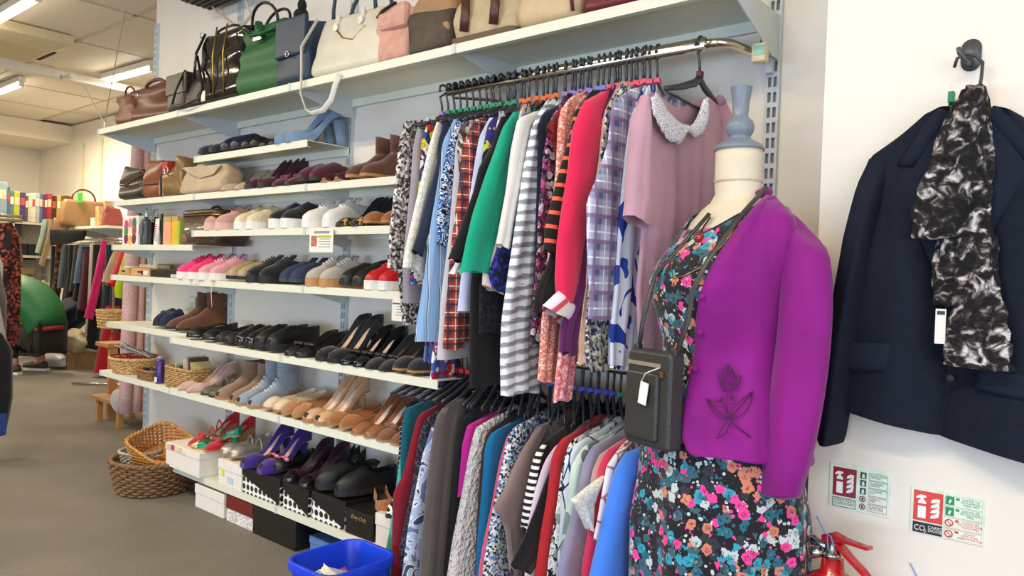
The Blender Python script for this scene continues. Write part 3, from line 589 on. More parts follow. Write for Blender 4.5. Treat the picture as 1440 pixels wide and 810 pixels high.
low('cardigan', 'coral pink cardigan beside the petrol blue jumper', 'cardigan', 720, 605, cl('coral_pink', '#e06480'), [(726, 600), (712, 615), (702, 650), (691, 710), (678, 770), (668, 840), (664, 900)], cube='blue', x=1.50, th=.012)
low('blouse', 'blue black and white geometric print blouse', 'blouse', 740, 592, geo, [(752, 588), (722, 600), (712, 622), (702, 670), (690, 730), (679, 800), (674, 900)], cube='blue', x=1.455, th=.02)
low('cardigan', 'deep purple top behind the taupe drape', 'top', 750, 600, cl('deep_purple', '#3e1850'), [(762, 597), (742, 612), (734, 640), (728, 700), (722, 780), (715, 900)], cube='blue', x=1.415, th=.012)
low('draped_cardigan', 'taupe waterfall cardigan with a pointed draped edge', 'cardigan', 765, 600, cl('taupe_jersey', '#826f6c'), [(777, 594), (752, 601), (738, 630), (732, 680), (728, 740), (722, 800), (718, 900)], sleeve=([(757, 600), (736, 625), (722, 650), (706, 688), (691, 711), (706, 735), (712, 770), (716, 795)], [(768, 600), (756, 630), (748, 680), (742, 720), (736, 750), (732, 790), (730, 820), (730, 850)]), cube='blue', x=1.375, th=.016)
low('jacket', 'dark brown jacket edged with black and white beads', 'jacket', 780, 608, cl('espresso_wool', '#332b28'), [(792, 602), (770, 615), (757, 640), (750, 700), (742, 780), (735, 900)], sleeve=[([(764, 620), (752, 640), (744, 670), (737, 705), (733, 740)], [(768, 620), (756, 642), (749, 672), (743, 705), (738, 742)], pt('bead_trim', 'stripe', ['#18181a', '#e4e4e0'], 55), 'bead_trim')], cube='blue', x=1.33)
low('top', 'pale lilac pink blouse next to the black sleeve', 'blouse', 790, 620, cl('pale_lilac', '#dccbdc'), [(800, 612), (778, 630), (765, 650), (752, 690), (742, 738), (738, 800), (735, 900)], cube='blue', x=1.295, th=.012)
low('cardigan', 'plain black cardigan with flared sleeve on lower rail', 'cardigan', 795, 620, cl('plain_black', '#111013'), [(806, 612), (785, 640), (776, 690), (765, 760), (758, 830), (752, 900)], sleeve=([(786, 635), (768, 670), (752, 715), (735, 755), (716, 795)], [(800, 640), (790, 680), (778, 730), (765, 775), (744, 806)]), cube='blue', x=1.27)
low('cardigan', 'narrow bright red cardigan on the lower rail', 'cardigan', 800, 612, cl('bright_red_knit', '#b9282e'), [(812, 606), (788, 618), (776, 640), (769, 700), (760, 750), (752, 810), (746, 900)], cube='blue', x=1.235, th=.014)
low('blouse', 'black blouse with white flowers on the lower rail', 'blouse', 815, 612, bwf, [(826, 608), (802, 620), (791, 650), (783, 710), (772, 780), (765, 850), (760, 900)], cube='blue', x=1.20, th=.014)
low('shirt', 'white shirt with thin navy lines on lower rail', 'shirt', 825, 615, sq, [(836, 610), (809, 624), (795, 642), (790, 690), (787, 740), (782, 810), (778, 900)], cube='blue', x=1.17, th=.012)
low('shirt', 'pale mint flowered shirt on the lower rail', 'shirt', 835, 620, mint, [(846, 614), (818, 630), (803, 655), (797, 705), (789, 760), (784, 820), (778, 900)], cube='blue', x=1.14, th=.012)
low('cardigan', 'lilac grey shimmering cardigan on the lower rail', 'cardigan', 850, 622, cl('lilac_shimmer', '#8f8ba4', sheen=.8), [(860, 614), (832, 628), (820, 650), (810, 700), (796, 750), (783, 800), (774, 900)], cube='blue', x=1.108, th=.016)
low('blouse', 'beige pink blouse beside the lilac cardigan', 'blouse', 860, 628, cl('beige_pink', '#c9a39c'), [(868, 622), (842, 640), (832, 665), (828, 700), (826, 760), (824, 900)], cube='blue', x=1.085, th=.01)
low('jumper', 'bright pink red jumper with lace corner before it', 'jumper', 870, 628, cl('pink_red_knit', '#d83a5c'), [(882, 620), (854, 632), (842, 655), (836, 700), (826, 750), (818, 800), (810, 900)], sleeve=[([(845, 668), (822, 685), (799, 702), (812, 722), (824, 742)], [(846, 672), (838, 692), (834, 708), (832, 728), (829, 744)], lace, 'lace_corner')], cube='blue', x=1.06, th=.014)
low('blouse', 'white blouse with brown outline drawings', 'blouse', 885, 630, out, [(894, 620), (868, 636), (853, 656), (845, 700), (838, 740), (834, 760)], bodyR=[(920, 618), (900, 640), (886, 660), (876, 700), (862, 750), (858, 770)], cube='green', x=1.03, th=.012)
low('fleece', 'bright blue fleece jumper at the near end', 'fleece', 900, 630, cl('blue_fleece', '#3f78d8'), [(902, 632), (885, 650), (872, 700), (862, 770), (852, 850), (845, 900)], sleeve=([(905, 626), (882, 634), (868, 655), (857, 690), (845, 740), (836, 775), (826, 820), (818, 880)], [(912, 628), (906, 660), (900, 700), (893, 745), (888, 790), (880, 840), (872, 890)]), bodyR=[(985, 622), (990, 650), (985, 700), (975, 770), (965, 850), (960, 900)], cube='green', x=.995, th=.022, slth=.03)
for k, (x, kk, c_) in enumerate([(1.96, .2, 'red'), (1.83, .35, 'red'), (1.77, .4, 'red'), (1.55, .5, 'blue'), (1.45, .5, 'blue'), (1.37, .5, 'blue'), (1.31, .5, 'blue')]): hanger(x, math.atan(kk), c_, -.003, where='lower')
# ================= SHOES =================
def lea(n, c, r=.35): return plain('leather_'+n, c, r, var=.05, vs=20, bump=.1, bs=120, coat=.25 if r < .3 else 0)
def sue(n, c): return plain('suede_'+n, c, .95, var=.12, vs=25, bump=.5, bs=200, sheen=.3)
soleb = plain('sole_black', '#1b1a1a', .6, bump=0); solet = plain('sole_tan', '#a8794e', .6, bump=0); solew = plain('sole_white', '#e6e4de', .5, bump=0); gum = plain('sole_gum', '#b98a55', .6, bump=0)
insn = plain('insole_nude', '#cfae94', .7, bump=0); insb = plain('insole_dark', '#3a2f2a', .8, bump=0); insw = plain('insole_light', '#ddd3c4', .7, bump=0)
def prof(s, pts):
    for (a, x), (b, y) in zip(pts, pts[1:]):
        if s <= b: return lerp(x, y, sm((s-a)/(b-a)) if False else (s-a)/(b-a))
    return pts[-1][1]
def make_shoe(kind, mat, inm, solm, L=.25, h=0, W=.93, toe='round', vampo=None, shaft=0, bow=None, strap=None, laces=None, heel='slim', plat=0, peep=False, toecap=None, tassel=None):
    """heel at y=-L/2, toe at y=+L/2, standing on z=0"""
    o = empty('shoe', (0, 0, 0))
    sneaker = kind == 'sneaker'
    ts = {'pump': .004, 'flat': .006, 'loafer': .012, 'sneaker': .026, 'boot': .01, 'sandal': .006, 'slipper': .012}[kind]+plat
    tw = {'round': .7, 'point': .16, 'almond': .42, 'square': .8}[toe]
    wf = lambda s: W*prof(s, [(0, .016), (.05, .027), (.16, .031), (.38, .028), (.6, .038), (.74, .041), (.88, .041*(.55+.45*tw)), (.96, .041*(.25+.62*tw)), (1., .006+.018*tw)])
    ez = lambda s: h*(1-sm((s-.12)/.52)) if h else 0
    vo = vampo if vampo is not None else {'pump': .66, 'flat': .7, 'loafer': .48, 'sneaker': .42, 'boot': .36, 'sandal': .7, 'slipper': .4}[kind]
    hh = {'pump': .052, 'flat': .045, 'loafer': .055, 'sneaker': .062, 'boot': .07, 'sandal': .05, 'slipper': .03}[kind]
    def uh(s):
        if kind == 'pump': return prof(s, [(0, hh), (.15, hh*.85), (.4, .026), (.62, .022), (.75, .034), (.88, .028), (1, .012)])
        if kind == 'flat': return prof(s, [(0, hh), (.15, hh*.8), (.4, .026), (.65, .022), (.78, .034), (.9, .028), (1, .014)])
        if kind in ('loafer', 'slipper'): return prof(s, [(0, hh), (.2, hh*.85), (.4, hh*.8), (.52, .062), (.75, .046), (.9, .034), (1, .016)])
        if kind == 'sneaker': return prof(s, [(0, hh), (.2, hh*.9), (.38, .062), (.48, .075), (.75, .044), (.9, .034), (1, .018)])
        if kind == 'boot': return prof(s, [(0, .08), (.3, .09), (.42, .086), (.6, .058), (.8, .042), (.92, .032), (1, .014)])
        return prof(s, [(0, hh), (.12, .03), (.3, .012), (.6, .012), (.72, .034), (.86, .03), (1, .012)])
    st = [0, .03, .08, .15, .24, .33, .42, .5, .56, .62, .68, .74, .81, .88, .93, .97, 1.]
    rings = []
    for s in st:
        y = -L/2+s*L; w = wf(s); z0 = ez(s)+ts; u = uh(s); r = []
        opn = sm((vo-s)/.06+.5) if s > .02 else 1
        for k in range(15):
            a = PI*k/14; cx = -math.cos(a); dome = math.sin(a)**.62
            xc, zc = w*cx, z0+u*dome                   # closed dome
            if k <= 4: xo, zo = -w*(1+.05*math.sin(PI*k/4)-.10*k/4), z0+u*k/4
            elif k == 5: xo, zo = -w*.84, z0+u*.97
            elif k >= 10: xo, zo = w*(1+.05*math.sin(PI*(14-k)/4)-.10*(14-k)/4), z0+u*(14-k)/4
            elif k == 9: xo, zo = w*.84, z0+u*.97
            else: xo, zo = w*.8*(k-7)/1., z0+.004
            r.append((lerp(xc, xo, opn), y, lerp(zc, zo, opn)))
        rings.append(r)
    mb = MB(); n = 15
    mb.loft(rings, (0, 0), closed=False)
    mb.add(rings[-1]+[(0, L/2-.002, ts*1.0)], [(i, i+1, n) for i in range(n-1)])
    mb.add(rings[0], [(0, 1, 2, 3, 4, 10, 11, 12, 13, 14)])
    if shaft:
        rr = []
        for k in range(6):
            t = k/5; z = ez(.15)+ts+.05+shaft*t; yc = -L*.30+.006*t; ry = lerp(.052, .048, sm(t)); rx = lerp(.030, .042, sm(t))*W
            rr.append([(rx*math.cos(2*PI*j/16), yc+ry*math.sin(2*PI*j/16)*1.1, z+.004*math.sin(j*.8+k)) for j in range(16)])
        mb.loft(rr, (0, 0)); mb.loft([[(x*.9, y, z-.001) for x, y, z in rr[-1]], [(x*.85, y, z-.05) for x, y, z in rr[-1]]], (0, 1)); mb.loft([rr[-1], [(x*.9, y, z-.001) for x, y, z in rr[-1]]], (0, 0))
    mb.build('upper', mat, o, True)
    # sole
    sr = []
    for s in st:
        y = -L/2+s*L*1.005; w = wf(s)*(1.06 if ts > .01 else 1.0)+.001; z0 = ez(s); zt_ = z0+ts+(.003 if sneaker else .0005)
        if plat and s < .5: z0 += plat*(1-sm((s-.3)/.2)) if h else 0
        sr.append([(-w, y, z0), (-w, y, zt_), (w, y, zt_), (w, y, z0)])
    MB().loft(sr).build('sole', solm, o)
    # insole
    def ins(a, b):
        s = lerp(.03, min(vo+.03, .9), b); return ((a-.5)*2*wf(s)*.8, -L/2+s*L, ez(s)+ts+.006)
    if not shaft: MB().grid(ins, 2, 12).build('insole', inm, o, True)
    if h > .02 and heel != 'wedge':
        r0, r1 = (.024, .0075) if heel == 'slim' else (.027, .021)
        yb = -L/2+.03; hb = []
        for k in range(6):
            t = k/5; r = lerp(r0, r1, t**.6) if heel == 'slim' else lerp(r0, r1, t)
            hb.append([(r*W*math.cos(2*PI*j/10), yb+(.0 if heel == 'slim' else .0)-.012*t+r*1.05*math.sin(2*PI*j/10)+(.006*(1-t)), (h+.001)*(1-t)*1.0) for j in range(10)])
        MB().loft(hb).build('heel', mat if heel != 'stack' else solt_, o, True)
    elif h > .02:
        wr = []
        for s in st[:11]: y = -L/2+s*L; w = wf(s); wr.append([(-w, y, 0), (-w, y, ez(s)), (w, y, ez(s)), (w, y, 0)])
        MB().loft(wr).build('heel', solm, o)
    elif kind in ('flat', 'loafer', 'pump', 'boot', 'slipper'):
        hb = [[(wf(.03+.2*t)*.95, -L/2+L*(.01+.24*t), z) for t in (0, .5, 1)]+[(-wf(.03+.2*t)*.95, -L/2+L*(.01+.24*t), z) for t in (1, .5, 0)] for z in (-.009, .001)]
        MB().loft(hb).build('heel', soleb, o)
        for c in o.children: c.location.z += .009
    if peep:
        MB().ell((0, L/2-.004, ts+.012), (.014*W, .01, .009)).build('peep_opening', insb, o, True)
    if toecap:
        MB().loft([[(wf(s)*1.03*-math.cos(PI*k/10), -L/2+s*L+.001, ez(s)+ts+(uh(s)*math.sin(PI*k/10)**.62)*1.04) for k in range(11)] for s in (.83, .88, .93, .97, 1.)], (0, 0), False).build('toe_cap', toecap, o, True)
    def top(s): return ez(s)+ts+uh(s)
    if bow:
        s = .76; z = top(s)+.004; y = -L/2+s*L
        MB().ell((-.018, y, z), (.018, .012, .008)).ell((.018, y, z), (.018, .012, .008)).ell((0, y, z+.002), (.006, .009, .008)).build('bow', bow, o, True)
    if strap:
        for s in ((.4, .55) if kind == 'sandal' else (.42,)):
            w = wf(s)*1.02; z = ez(s)+ts; hgt = .055
            MB().tube([(-w*math.cos(PI*k/10), -L/2+s*L, z+hgt*math.sin(PI*k/10)**.8) for k in range(11)], .006, 6, flat=.4).build('strap', strap, o, True)
    if laces:
        for k in range(5):
            s = .46+.055*k; w = wf(s)*.42; z = top(s)
            MB().tube([(-w, -L/2+s*L, z-.006), (0, -L/2+s*L+.004, z+.003), (w, -L/2+s*L, z-.006)], .0028, 6).build('lace', laces, o, True)
        MB().grid(lambda a, b: ((a-.5)*.046*W, -L/2+L*(.36+.06*b)-.012*(1-b), ez(.4)+ts+lerp(.082, .062, b)), 3, 3).build('tongue', mat, o, True, solid=.005)
    return o
solt_ = solet
LASTX = {}
def pair(us, z, front, desc, where, spec, rz=(0, 0), cat='shoe', name='shoe', back=None, L=.25, pitch=0, group=None):
    """two shoes side by side; us = picture columns of the two toes"""
    kz = {'sneaker': 1.28, 'flat': 1.35, 'loafer': 1.35, 'pump': 1.22, 'boot': 1.18, 'sandal': 1.2, 'slipper': 1.4}[spec['kind']]
    o = make_shoe(L=L, **spec); o.name = name; o.scale = (1, 1.04, kz)
    out_ = []
    for k, u in enumerate(us):
        y = front-L/2; x = xat(u, front, z)
        if not rz or not isinstance(rz, float):
            lx = LASTX.get(z)
            if lx is not None and lx-x < .079 and lx > x-.02: x = lx-.079
            LASTX[z] = x
        q = o if k == 0 else copy_tree(o)
        a = rz[k] if isinstance(rz, tuple) else rz
        ty, tx = front, x
        q.location = (tx-math.sin(-a)*L/2*1.0, ty-math.cos(a)*L/2, z+.0008); q.rotation_euler = (pitch, 0, a)
        tag(q, ('left ' if k == 0 else 'right ')+('boot' if name == 'ankle_boot' else 'shoe')+' of '+desc+' '+where, cat); out_.append(q)
    return out_
bk = lea('black', '#0c0c0e', .4); bks = sue('black', '#131316'); nv = sue('navy', '#1a2236'); wine = sue('wine', '#4a1226'); wpat = lea('wine_patent', '#3c0f20', .18)
lb = sue('light_blue', '#7189a2'); tansu = sue('brown', '#5c3620'); br = lea('brown', '#7a3f28', .35); nude = lea('nude', '#cfa98c', .35); brn = lea('mid_brown', '#94603f', .35)
w1 = 'on the short upper shelf'
pair((282, 297), R2, .24, 'navy flats with a floppy bow', w1, dict(kind='flat', mat=nv, inm=insb, solm=soleb, bow=nv, strap=nv))
pair((314, 328), R2, .24, 'dark blue espadrille style flats', w1, dict(kind='loafer', mat=lea('midnight', '#17203a', .3), inm=insb, solm=soleb))
pair((343, 354), R2, .24, 'black flats with golden insoles', w1, dict(kind='flat', mat=bk, inm=plain('insole_gold', '#a08a48', .5, bump=0), solm=soleb))
pair((363, 377), R2, .24, 'black low wedge court shoes', w1, dict(kind='pump', mat=bk, inm=insb, solm=soleb, h=.03, heel='wedge'))
pair((388, 403), R2, .25, 'light blue high heeled court shoes', w1, dict(kind='pump', mat=lb, inm=insn, solm=lb, h=.095, plat=.014, heel='block', toe='round', vampo=.62), rz=-.62, L=.26)
w2 = 'on the second long shelf'
pair((314, 333), R3, .25, 'beige suede court shoes', w2, dict(kind='pump', mat=sue('beige', '#b09e84'), inm=insn, solm=solet, h=.06))
pair((348, 366), R3, .25, 'wine peep-toe heels', w2, dict(kind='pump', mat=wine, inm=insn, solm=soleb, h=.08, plat=.012, peep=True))
pair((386, 404), R3, .25, 'wine velvet court shoes with bows', w2, dict(kind='pump', mat=wine, inm=insb, solm=soleb, h=.05, bow=sue('wine_velvet', '#6a1c3c')))
pair((422, 439), R3, .25, 'dark wine velvet flats', w2, dict(kind='loafer', mat=wine, inm=insb, solm=soleb))
pair((456, 474), R3, .25, 'patent brown shoes with pale toe band', w2, dict(kind='pump', mat=br, inm=insb, solm=solet, h=.035, toecap=wpat, heel='block'))
pair((488, 511), R3, .25, 'brown suede slouchy ankle boots', w2, dict(kind='boot', mat=tansu, inm=insb, solm=solet, h=.015, shaft=.085, heel='wedge'), name='ankle_boot', cat='boot')
w3 = 'on the white trainer shelf'
pair((270, 279), R4, .2, 'red pointed court shoes', w3, dict(kind='pump', mat=lea('red', '#b01e26', .3), inm=insn, solm=soleb, h=.03, toe='point'))
pair((291, 306), R4, .25, 'blush pink lace-up trainers', w3, dict(kind='sneaker', mat=sue('blush', '#c99a8e'), inm=insw, solm=plain('sole_blush', '#d9b0a4', .6, bump=0), laces=plain('blush_lace', '#c79c92', .8, bump=0)))
pair((333, 350), R4, .25, 'cream crochet slip-on trainers', w3, dict(kind='sneaker', mat=plain('cream_crochet', '#d9cba8', .9, bump=1., bs=90), inm=insw, solm=solew))
pair((382, 399), R4, .25, 'black slip-ons with thick white soles', w3, dict(kind='sneaker', mat=bks, inm=insb, solm=solew, plat=.006))
pair((429, 458), R4, .25, 'white lace-up trainers', w3, dict(kind='sneaker', mat=lea('white', '#e4e2dc', .4), inm=insw, solm=solew, laces=plain('white_lace_cord', '#eceae6', .8, bump=0)))
pair((477, 498), R4, .25, 'black heels with leopard toe caps', w3, dict(kind='pump', mat=bks, inm=insb, solm=soleb, h=.07, toecap=pattern('leopard_patent', 'cells', ['#c79a4a', '#2a1c10', '#8a6428', '#1a120c'], 120, rough=.25)))
pair((507, 541), R4, .25, 'tan suede flats', w3, dict(kind='flat', mat=sue('tan', '#9a5a2c'), inm=insb, solm=solet))
w4 = 'on the pink trainer shelf'
pair((252, 267), R5, .255, 'bright pink lace-up trainers', w4, dict(kind='sneaker', mat=plain('neon_pink_mesh', '#ee3f78', .8, bump=.6, bs=150), inm=insw, solm=solew, laces=plain('neon_pink_lace', '#f04a84', .8, bump=0)))
pair((282, 298), R5, .255, 'pale pink canvas trainers with trailing laces', w4, dict(kind='sneaker', mat=plain('pale_pink_canvas', '#dd9ba0', .9, bump=.5), inm=insw, solm=solew, laces=plain('pale_pink_lace', '#e6b0b0', .8, bump=0)), L=.26)
pair((322, 337), R5, .25, 'pale gold glitter slip-ons', w4, dict(kind='loafer', mat=plain('gold_glitter', '#b9a47c', .5, .4, bump=1., bs=300), inm=insw, solm=soleb))
pair((350, 368), R5, .25, 'all black suede trainers', w4, dict(kind='sneaker', mat=bks, inm=insb, solm=soleb, shaft=0, laces=bks))
pair((397, 411), R5, .25, 'navy canvas lace-ups', w4, dict(kind='loafer', mat=plain('navy_canvas', '#2b3650', .85, bump=.4), inm=insb, solm=plain('sole_navy', '#333c50', .6, bump=0), laces=nv))
pair((434, 454), R5, .25, 'grey white trainers with gum soles', w4, dict(kind='sneaker', mat=sue('stone', '#b4aca0'), inm=insw, solm=gum, laces=solew))
pair((482, 500), R5, .25, 'black leather clogs', w4, dict(kind='loafer', mat=lea('clog_black', '#1b1c1a', .4), inm=insb, solm=soleb, h=.02, heel='block'))
pair((512, 537), R5, .25, 'red and white trainers', w4, dict(kind='sneaker', mat=lea('trainer_red', '#c01c24', .45), inm=insw, solm=solew, laces=lea('trainer_red', '#c01c24')))
for k, u in enumerate((487, 523)): pass
lc = plain('pale_pink_lace', '#e6b0b0', .8, bump=0)
w5 = 'on the black shoe shelf'
pair((218, 224), R6A, .24, 'navy fluffy slippers', 'at the far left', dict(kind='slipper', mat=plain('navy_fleece', '#1e2540', .95, bump=.9, bs=80), inm=insb, solm=soleb, bow=nv), cat='slipper', name='slipper', L=.22)
pair((237, 251), R6A, .265, 'chestnut suede ankle boots', 'beside the navy slippers', dict(kind='boot', mat=sue('chestnut', '#5f3820'), inm=insb, solm=soleb, h=.02, shaft=.09, heel='block'), name='ankle_boot', cat='boot', L=.27)
pair((266, 288), R6, .35, 'black flats with silver studs', w5, dict(kind='flat', mat=bk, inm=insb, solm=soleb, toecap=plain('silver_studs', '#8a8a88', .3, .8, bump=1., bs=90)))
pair((306, 318), R6, .35, 'plain black leather flats', w5, dict(kind='flat', mat=lea('soft_black', '#101114', .5), inm=insb, solm=soleb))
pair((334, 348), R6, .35, 'black patent loafers', w5, dict(kind='loafer', mat=lea('patent_black', '#0e0f12', .12), inm=insb, solm=soleb))
pair((362, 378), R6, .35, 'black chunky leather loafers', w5, dict(kind='loafer', mat=bk, inm=insb, solm=soleb, plat=.008))
pair((404, 418), R6, .35, 'black low pumps with blue trim', w5, dict(kind='pump', mat=bk, inm=insb, solm=soleb, h=.03, heel='block', bow=bk, toe='almond'))
pair((449, 462), R6, .35, 'black suede peep-toe high heels', w5, dict(kind='pump', mat=bks, inm=insn, solm=soleb, h=.09, plat=.012, peep=True))
pair((478, 494), R6, .35, 'black patent bow pumps with nude linings', w5, dict(kind='pump', mat=lea('patent_black', '#0e0f12', .12), inm=plain('insole_blush', '#d8b8ae', .6, bump=0), solm=soleb, h=.07, toe='almond', bow=bk))
pair((516, 536), R6, .35, 'black pumps with brown linings', w5, dict(kind='pump', mat=bks, inm=plain('insole_brown', '#6e4a34', .6, bump=0), solm=soleb, h=.05, heel='block', bow=bk))
pair((553, 573), R6, .35, 'black flats with tan piping soles', w5, dict(kind='flat', mat=sue('soft_black', '#1c1d1c'), inm=plain('insole_brown', '#6e4a34', .6, bump=0), solm=solet))
w6 = 'on the nude shoe shelf'
pair((253, 265), R7, .35, 'blush pointed court shoes', w6, dict(kind='pump', mat=sue('blush_pump', '#c8a49a'), inm=insn, solm=solet, h=.06, toe='point'))
pair((286, 296), R7, .33, 'olive snakeskin strappy sandals', w6, dict(kind='sandal', mat=lea('olive', '#5c5a44', .4), inm=insb, solm=soleb, strap=lea('olive', '#5c5a44', .4)))
pair((306, 326), R7, .34, 'taupe open-toe ankle boots', w6, dict(kind='boot', mat=sue('taupe', '#8d6f58'), inm=insb, solm=solet, h=.04, shaft=.05, heel='block', peep=True), name='ankle_boot', cat='boot', L=.24)
pair((334, 352), R7, .35, 'grey blue lace-up ankle boots', w6, dict(kind='boot', mat=sue('grey_blue', '#8b95a2'), inm=insb, solm=solet, h=.05, shaft=.07, heel='block', laces=plain('ghillie_lace', '#cfd0d2', .8, bump=0), peep=True), name='ankle_boot', cat='boot', L=.24)
pair((374, 384), R7, .34, 'pale nude ballet flats', w6, dict(kind='flat', mat=lea('pale_nude', '#dcc3a6', .4), inm=insw, solm=solet))
pair((392, 404), R7, .35, 'tan suede bow flats', w6, dict(kind='flat', mat=sue('tan_bow', '#a9764c'), inm=insn, solm=solet, bow=sue('tan_bow', '#a9764c')))
pair((422, 433), R7, .35, 'nude patent peep-toe heels', w6, dict(kind='pump', mat=lea('patent_nude', '#cfa680', .15), inm=insw, solm=solet, h=.085, plat=.01, peep=True))
pair((455, 466), R7, .35, 'caramel suede pointed flats', w6, dict(kind='flat', mat=sue('caramel', '#a4683a'), inm=insw, solm=solet, toe='point'))
pair((488, 508), R7, .35, 'mid brown leather court shoes', w6, dict(kind='pump', mat=brn, inm=insw, solm=solet, h=.07, toe='almond'))
pair((532, 545), R7, .35, 'brown plaited suede mules', w6, dict(kind='sandal', mat=sue('plaited', '#7a4c30'), inm=insn, solm=solet, bow=sue('plaited', '#7a4c30')), L=.23)
# --- shoe boxes on and under the lowest shelf ---
cardw = plain('white_card', '#e6e1d6', .7, var=.03, bump=0); cardb = plain('black_card', '#1a1816', .45, bump=0); spots = pattern('spotted_card', 'dots', ['#e8e8e6', '#151515'], 30, duty=.38, rot=.02)
cardr = plain('dark_red_card', '#6e2018', .5, bump=0); cardbl = plain('blue_card', '#5f7fb8', .6, bump=0)
def sbox(x0, x1, y0, y1, z, h, label, body, lid, lidh=.045, diag=False, rz=0, extra=None):
    o = empty('shoe_box', ((x0+x1)/2, (y0+y1)/2, z+.001), rz, label, 'shoe box'); a, b = (x1-x0)/2, (y1-y0)/2
    MB().box((-a, -b, 0), (a, b, h-.004)).build('box_body', body, o, bevel=.0015)
    MB().box((-a-.003, -b-.003, h-lidh), (a+.003, b+.003, h)).build('lid', lid, o, bevel=.002)
    if diag:   # black corner panel printed over the spots
        MB().prism([(a, h-lidh), (-a, .004), (-a, h-lidh)], .0016, 1, b+.0002).build('printed_panel', cardb, o)
    if extra: extra(o, a, b, h)
    return o
zb = R8
def xf(u, z=zb+.05, y=.35): return xat(u, y, z)
def strip(o, a, b, h):
    for i, c_ in enumerate(['#ddb9ae', '#d83a6a', '#e8d0a0', '#d8c0a8', '#e6ded0']): MB().box((a-.02-.04*i-.035, b+.002, h-.03), (a-.02-.04*i, b+.0045, h-.004)).build('edge_strip', plain('strip_'+str(i), c_, .6, bump=0), o)
def lab(c1, c2):
    def f(o, a, b, h): MB().box((-.03, b+.001, .015), (.02, b+.0025, .045)).build('printed_label', plain('print_'+c1[1:], c1, .6, bump=0), o); MB().box((.05, b+.001, .04), (.07, b+.0025, .075)).build('price_sticker', plain('print_'+c2[1:], c2, .6, bump=0), o)
    return f
sbox(xf(287), xf(240), .05, .375, zb, .12, 'white shoe box with a striped lid edge under red sandals', cardw, cardw, .035, extra=strip)
sbox(xf(338), xf(306), .02, .345, zb, .115, 'white shoe box with yellow sticker beside the striped one', cardw, cardw, extra=lab('#b8cfe0', '#cfe020'))
sbox(xf(392), xf(340), .02, .345, zb, .115, 'black lidded spotted shoe box under purple heels', spots, cardb, .035, True)
sbox(xf(432), xf(397), .02, .345, zb, .115, 'black and spotted shoe box under dark wine heels', spots, cardb, .035, True)
sbox(xf(482), xf(436), .03, .34, zb, .115, 'black lidded spotted shoe box under black lace-up shoes', spots, cardb, .035, True)
def gold(o, a, b, h):
    c = D.curves.new('lettering', 'FONT'); c.body = 'Envy Only'; c.size = .022; c.extrude = .0004; c.align_x = 'CENTER'; c.shear = .3
    t = D.objects.new('lettering', c); COL.objects.link(t); c.materials.append(plain('gold_print', '#c9a86a', .4, .5, bump=0))
    me = D.meshes.new_from_object(t.evaluated_get(bpy.context.evaluated_depsgraph_get())); D.objects.remove(t); t = D.objects.new('lettering', me); COL.objects.link(t); t.parent = o; t.location = (0, b+.005, h-.033); t.rotation_euler = (PI/2, 0, PI); tag(t, kind='stuff')
sbox(xf(523), xf(485), .06, .345, zb, .1, 'plain black shoe box with gold lettering on its lid', cardb, cardb, .045, extra=gold)
sbox(xf(560), xf(527), .06, .345, zb, .12, 'white shoe box at the right end under black boots', cardw, cardw)
sbox(xf(312, .05), xf(272, .05), .02, .34, 0, .115, 'plain white shoe box on the carpet under the shelf', cardw, cardw)
sbox(xf(353, .05), xf(316, .05), .02, .34, 0, .125, 'shoe box with a dark red lid and floral body', pattern('floral_card', 'blotch', ['#e8e2de', '#b9b2ae', '#e8e2de', '#ece8e2'], 30), cardr, .065)
sbox(xf(414, .05), xf(354, .05), .03, .345, 0, .125, 'large black shoe box on the carpet under the shelf', cardb, cardb)
sbox(xf(466, .05), xf(422, .05), .05, .3, 0, .07, 'low blue shoe box on the carpet beside the crate', cardbl, cardbl, .03)
sbox(xf(505, .04), xf(470, .04), .0+.02, .335, 0, .095, 'low white box with grey lid behind the blue crate', cardw, plain('grey_card', '#8e8e8c', .7, bump=0), .02)
# shoes standing on the boxes
tb = zb+.122
w7 = 'on the lowest shelf boxes'
redst = sue('red_strap', '#b01c22')
pair((268, 290), tb+.001, .34, 'red strappy block heeled sandals', w7, dict(kind='sandal', mat=redst, inm=insn, solm=solet, h=.07, strap=redst, bow=redst, heel='wedge'))
g_ = make_shoe('sandal', lea('green', '#0e8060', .3), insw, plain('sole_gold', '#a88848', .4, .4, bump=0), L=.25, h=.07, strap=lea('green', '#0e8060', .3), toecap=plain('gold_band', '#d9c9a0', .35, .4, bump=0)); g_.location = (xf(283, tb), .27, tb+.001); g_.rotation_euler = (0, 0, -1.0); g_.name = 'shoe'; tag(g_, 'single green sandal with gold toe bands on the white box', 'shoe')
sil = plain('silver_leather', '#b4b0a8', .3, .7, bump=.3)
pair((312, 322), zb+.118, .33, 'silver strappy flat sandals', w7, dict(kind='flat', mat=sil, inm=insw, solm=solet, strap=sil))
pu = sue('purple', '#3a1e78')
pair((342, 366), tb-.004, .36, 'purple suede peep-toe heels', w7, dict(kind='pump', mat=pu, inm=insn, solm=pu, h=.085, plat=.012, peep=True))
flm = pattern('pink_floral_bow', 'floral', ['#d8a0b0', '#c82c5c', '#e8e0e0', '#3a2030', '#d06080'], 60)
pair((372, 381), tb-.004, .31, 'black shoes with pink floral bows', w7, dict(kind='flat', mat=bk, inm=insb, solm=soleb, bow=flm), L=.2)
pair((402, 424), tb-.004, .35, 'dark plum heels with patent toes', w7, dict(kind='pump', mat=lea('plum', '#36152c', .4), inm=insb, solm=soleb, h=.07, toecap=lea('patent_black', '#0e0f12', .12)), rz=.1)
pair((432, 445), tb-.004, .24, 'black strappy sandals standing behind', w7, dict(kind='sandal', mat=bk, inm=insb, solm=soleb, h=.05, strap=bk, heel='block'))
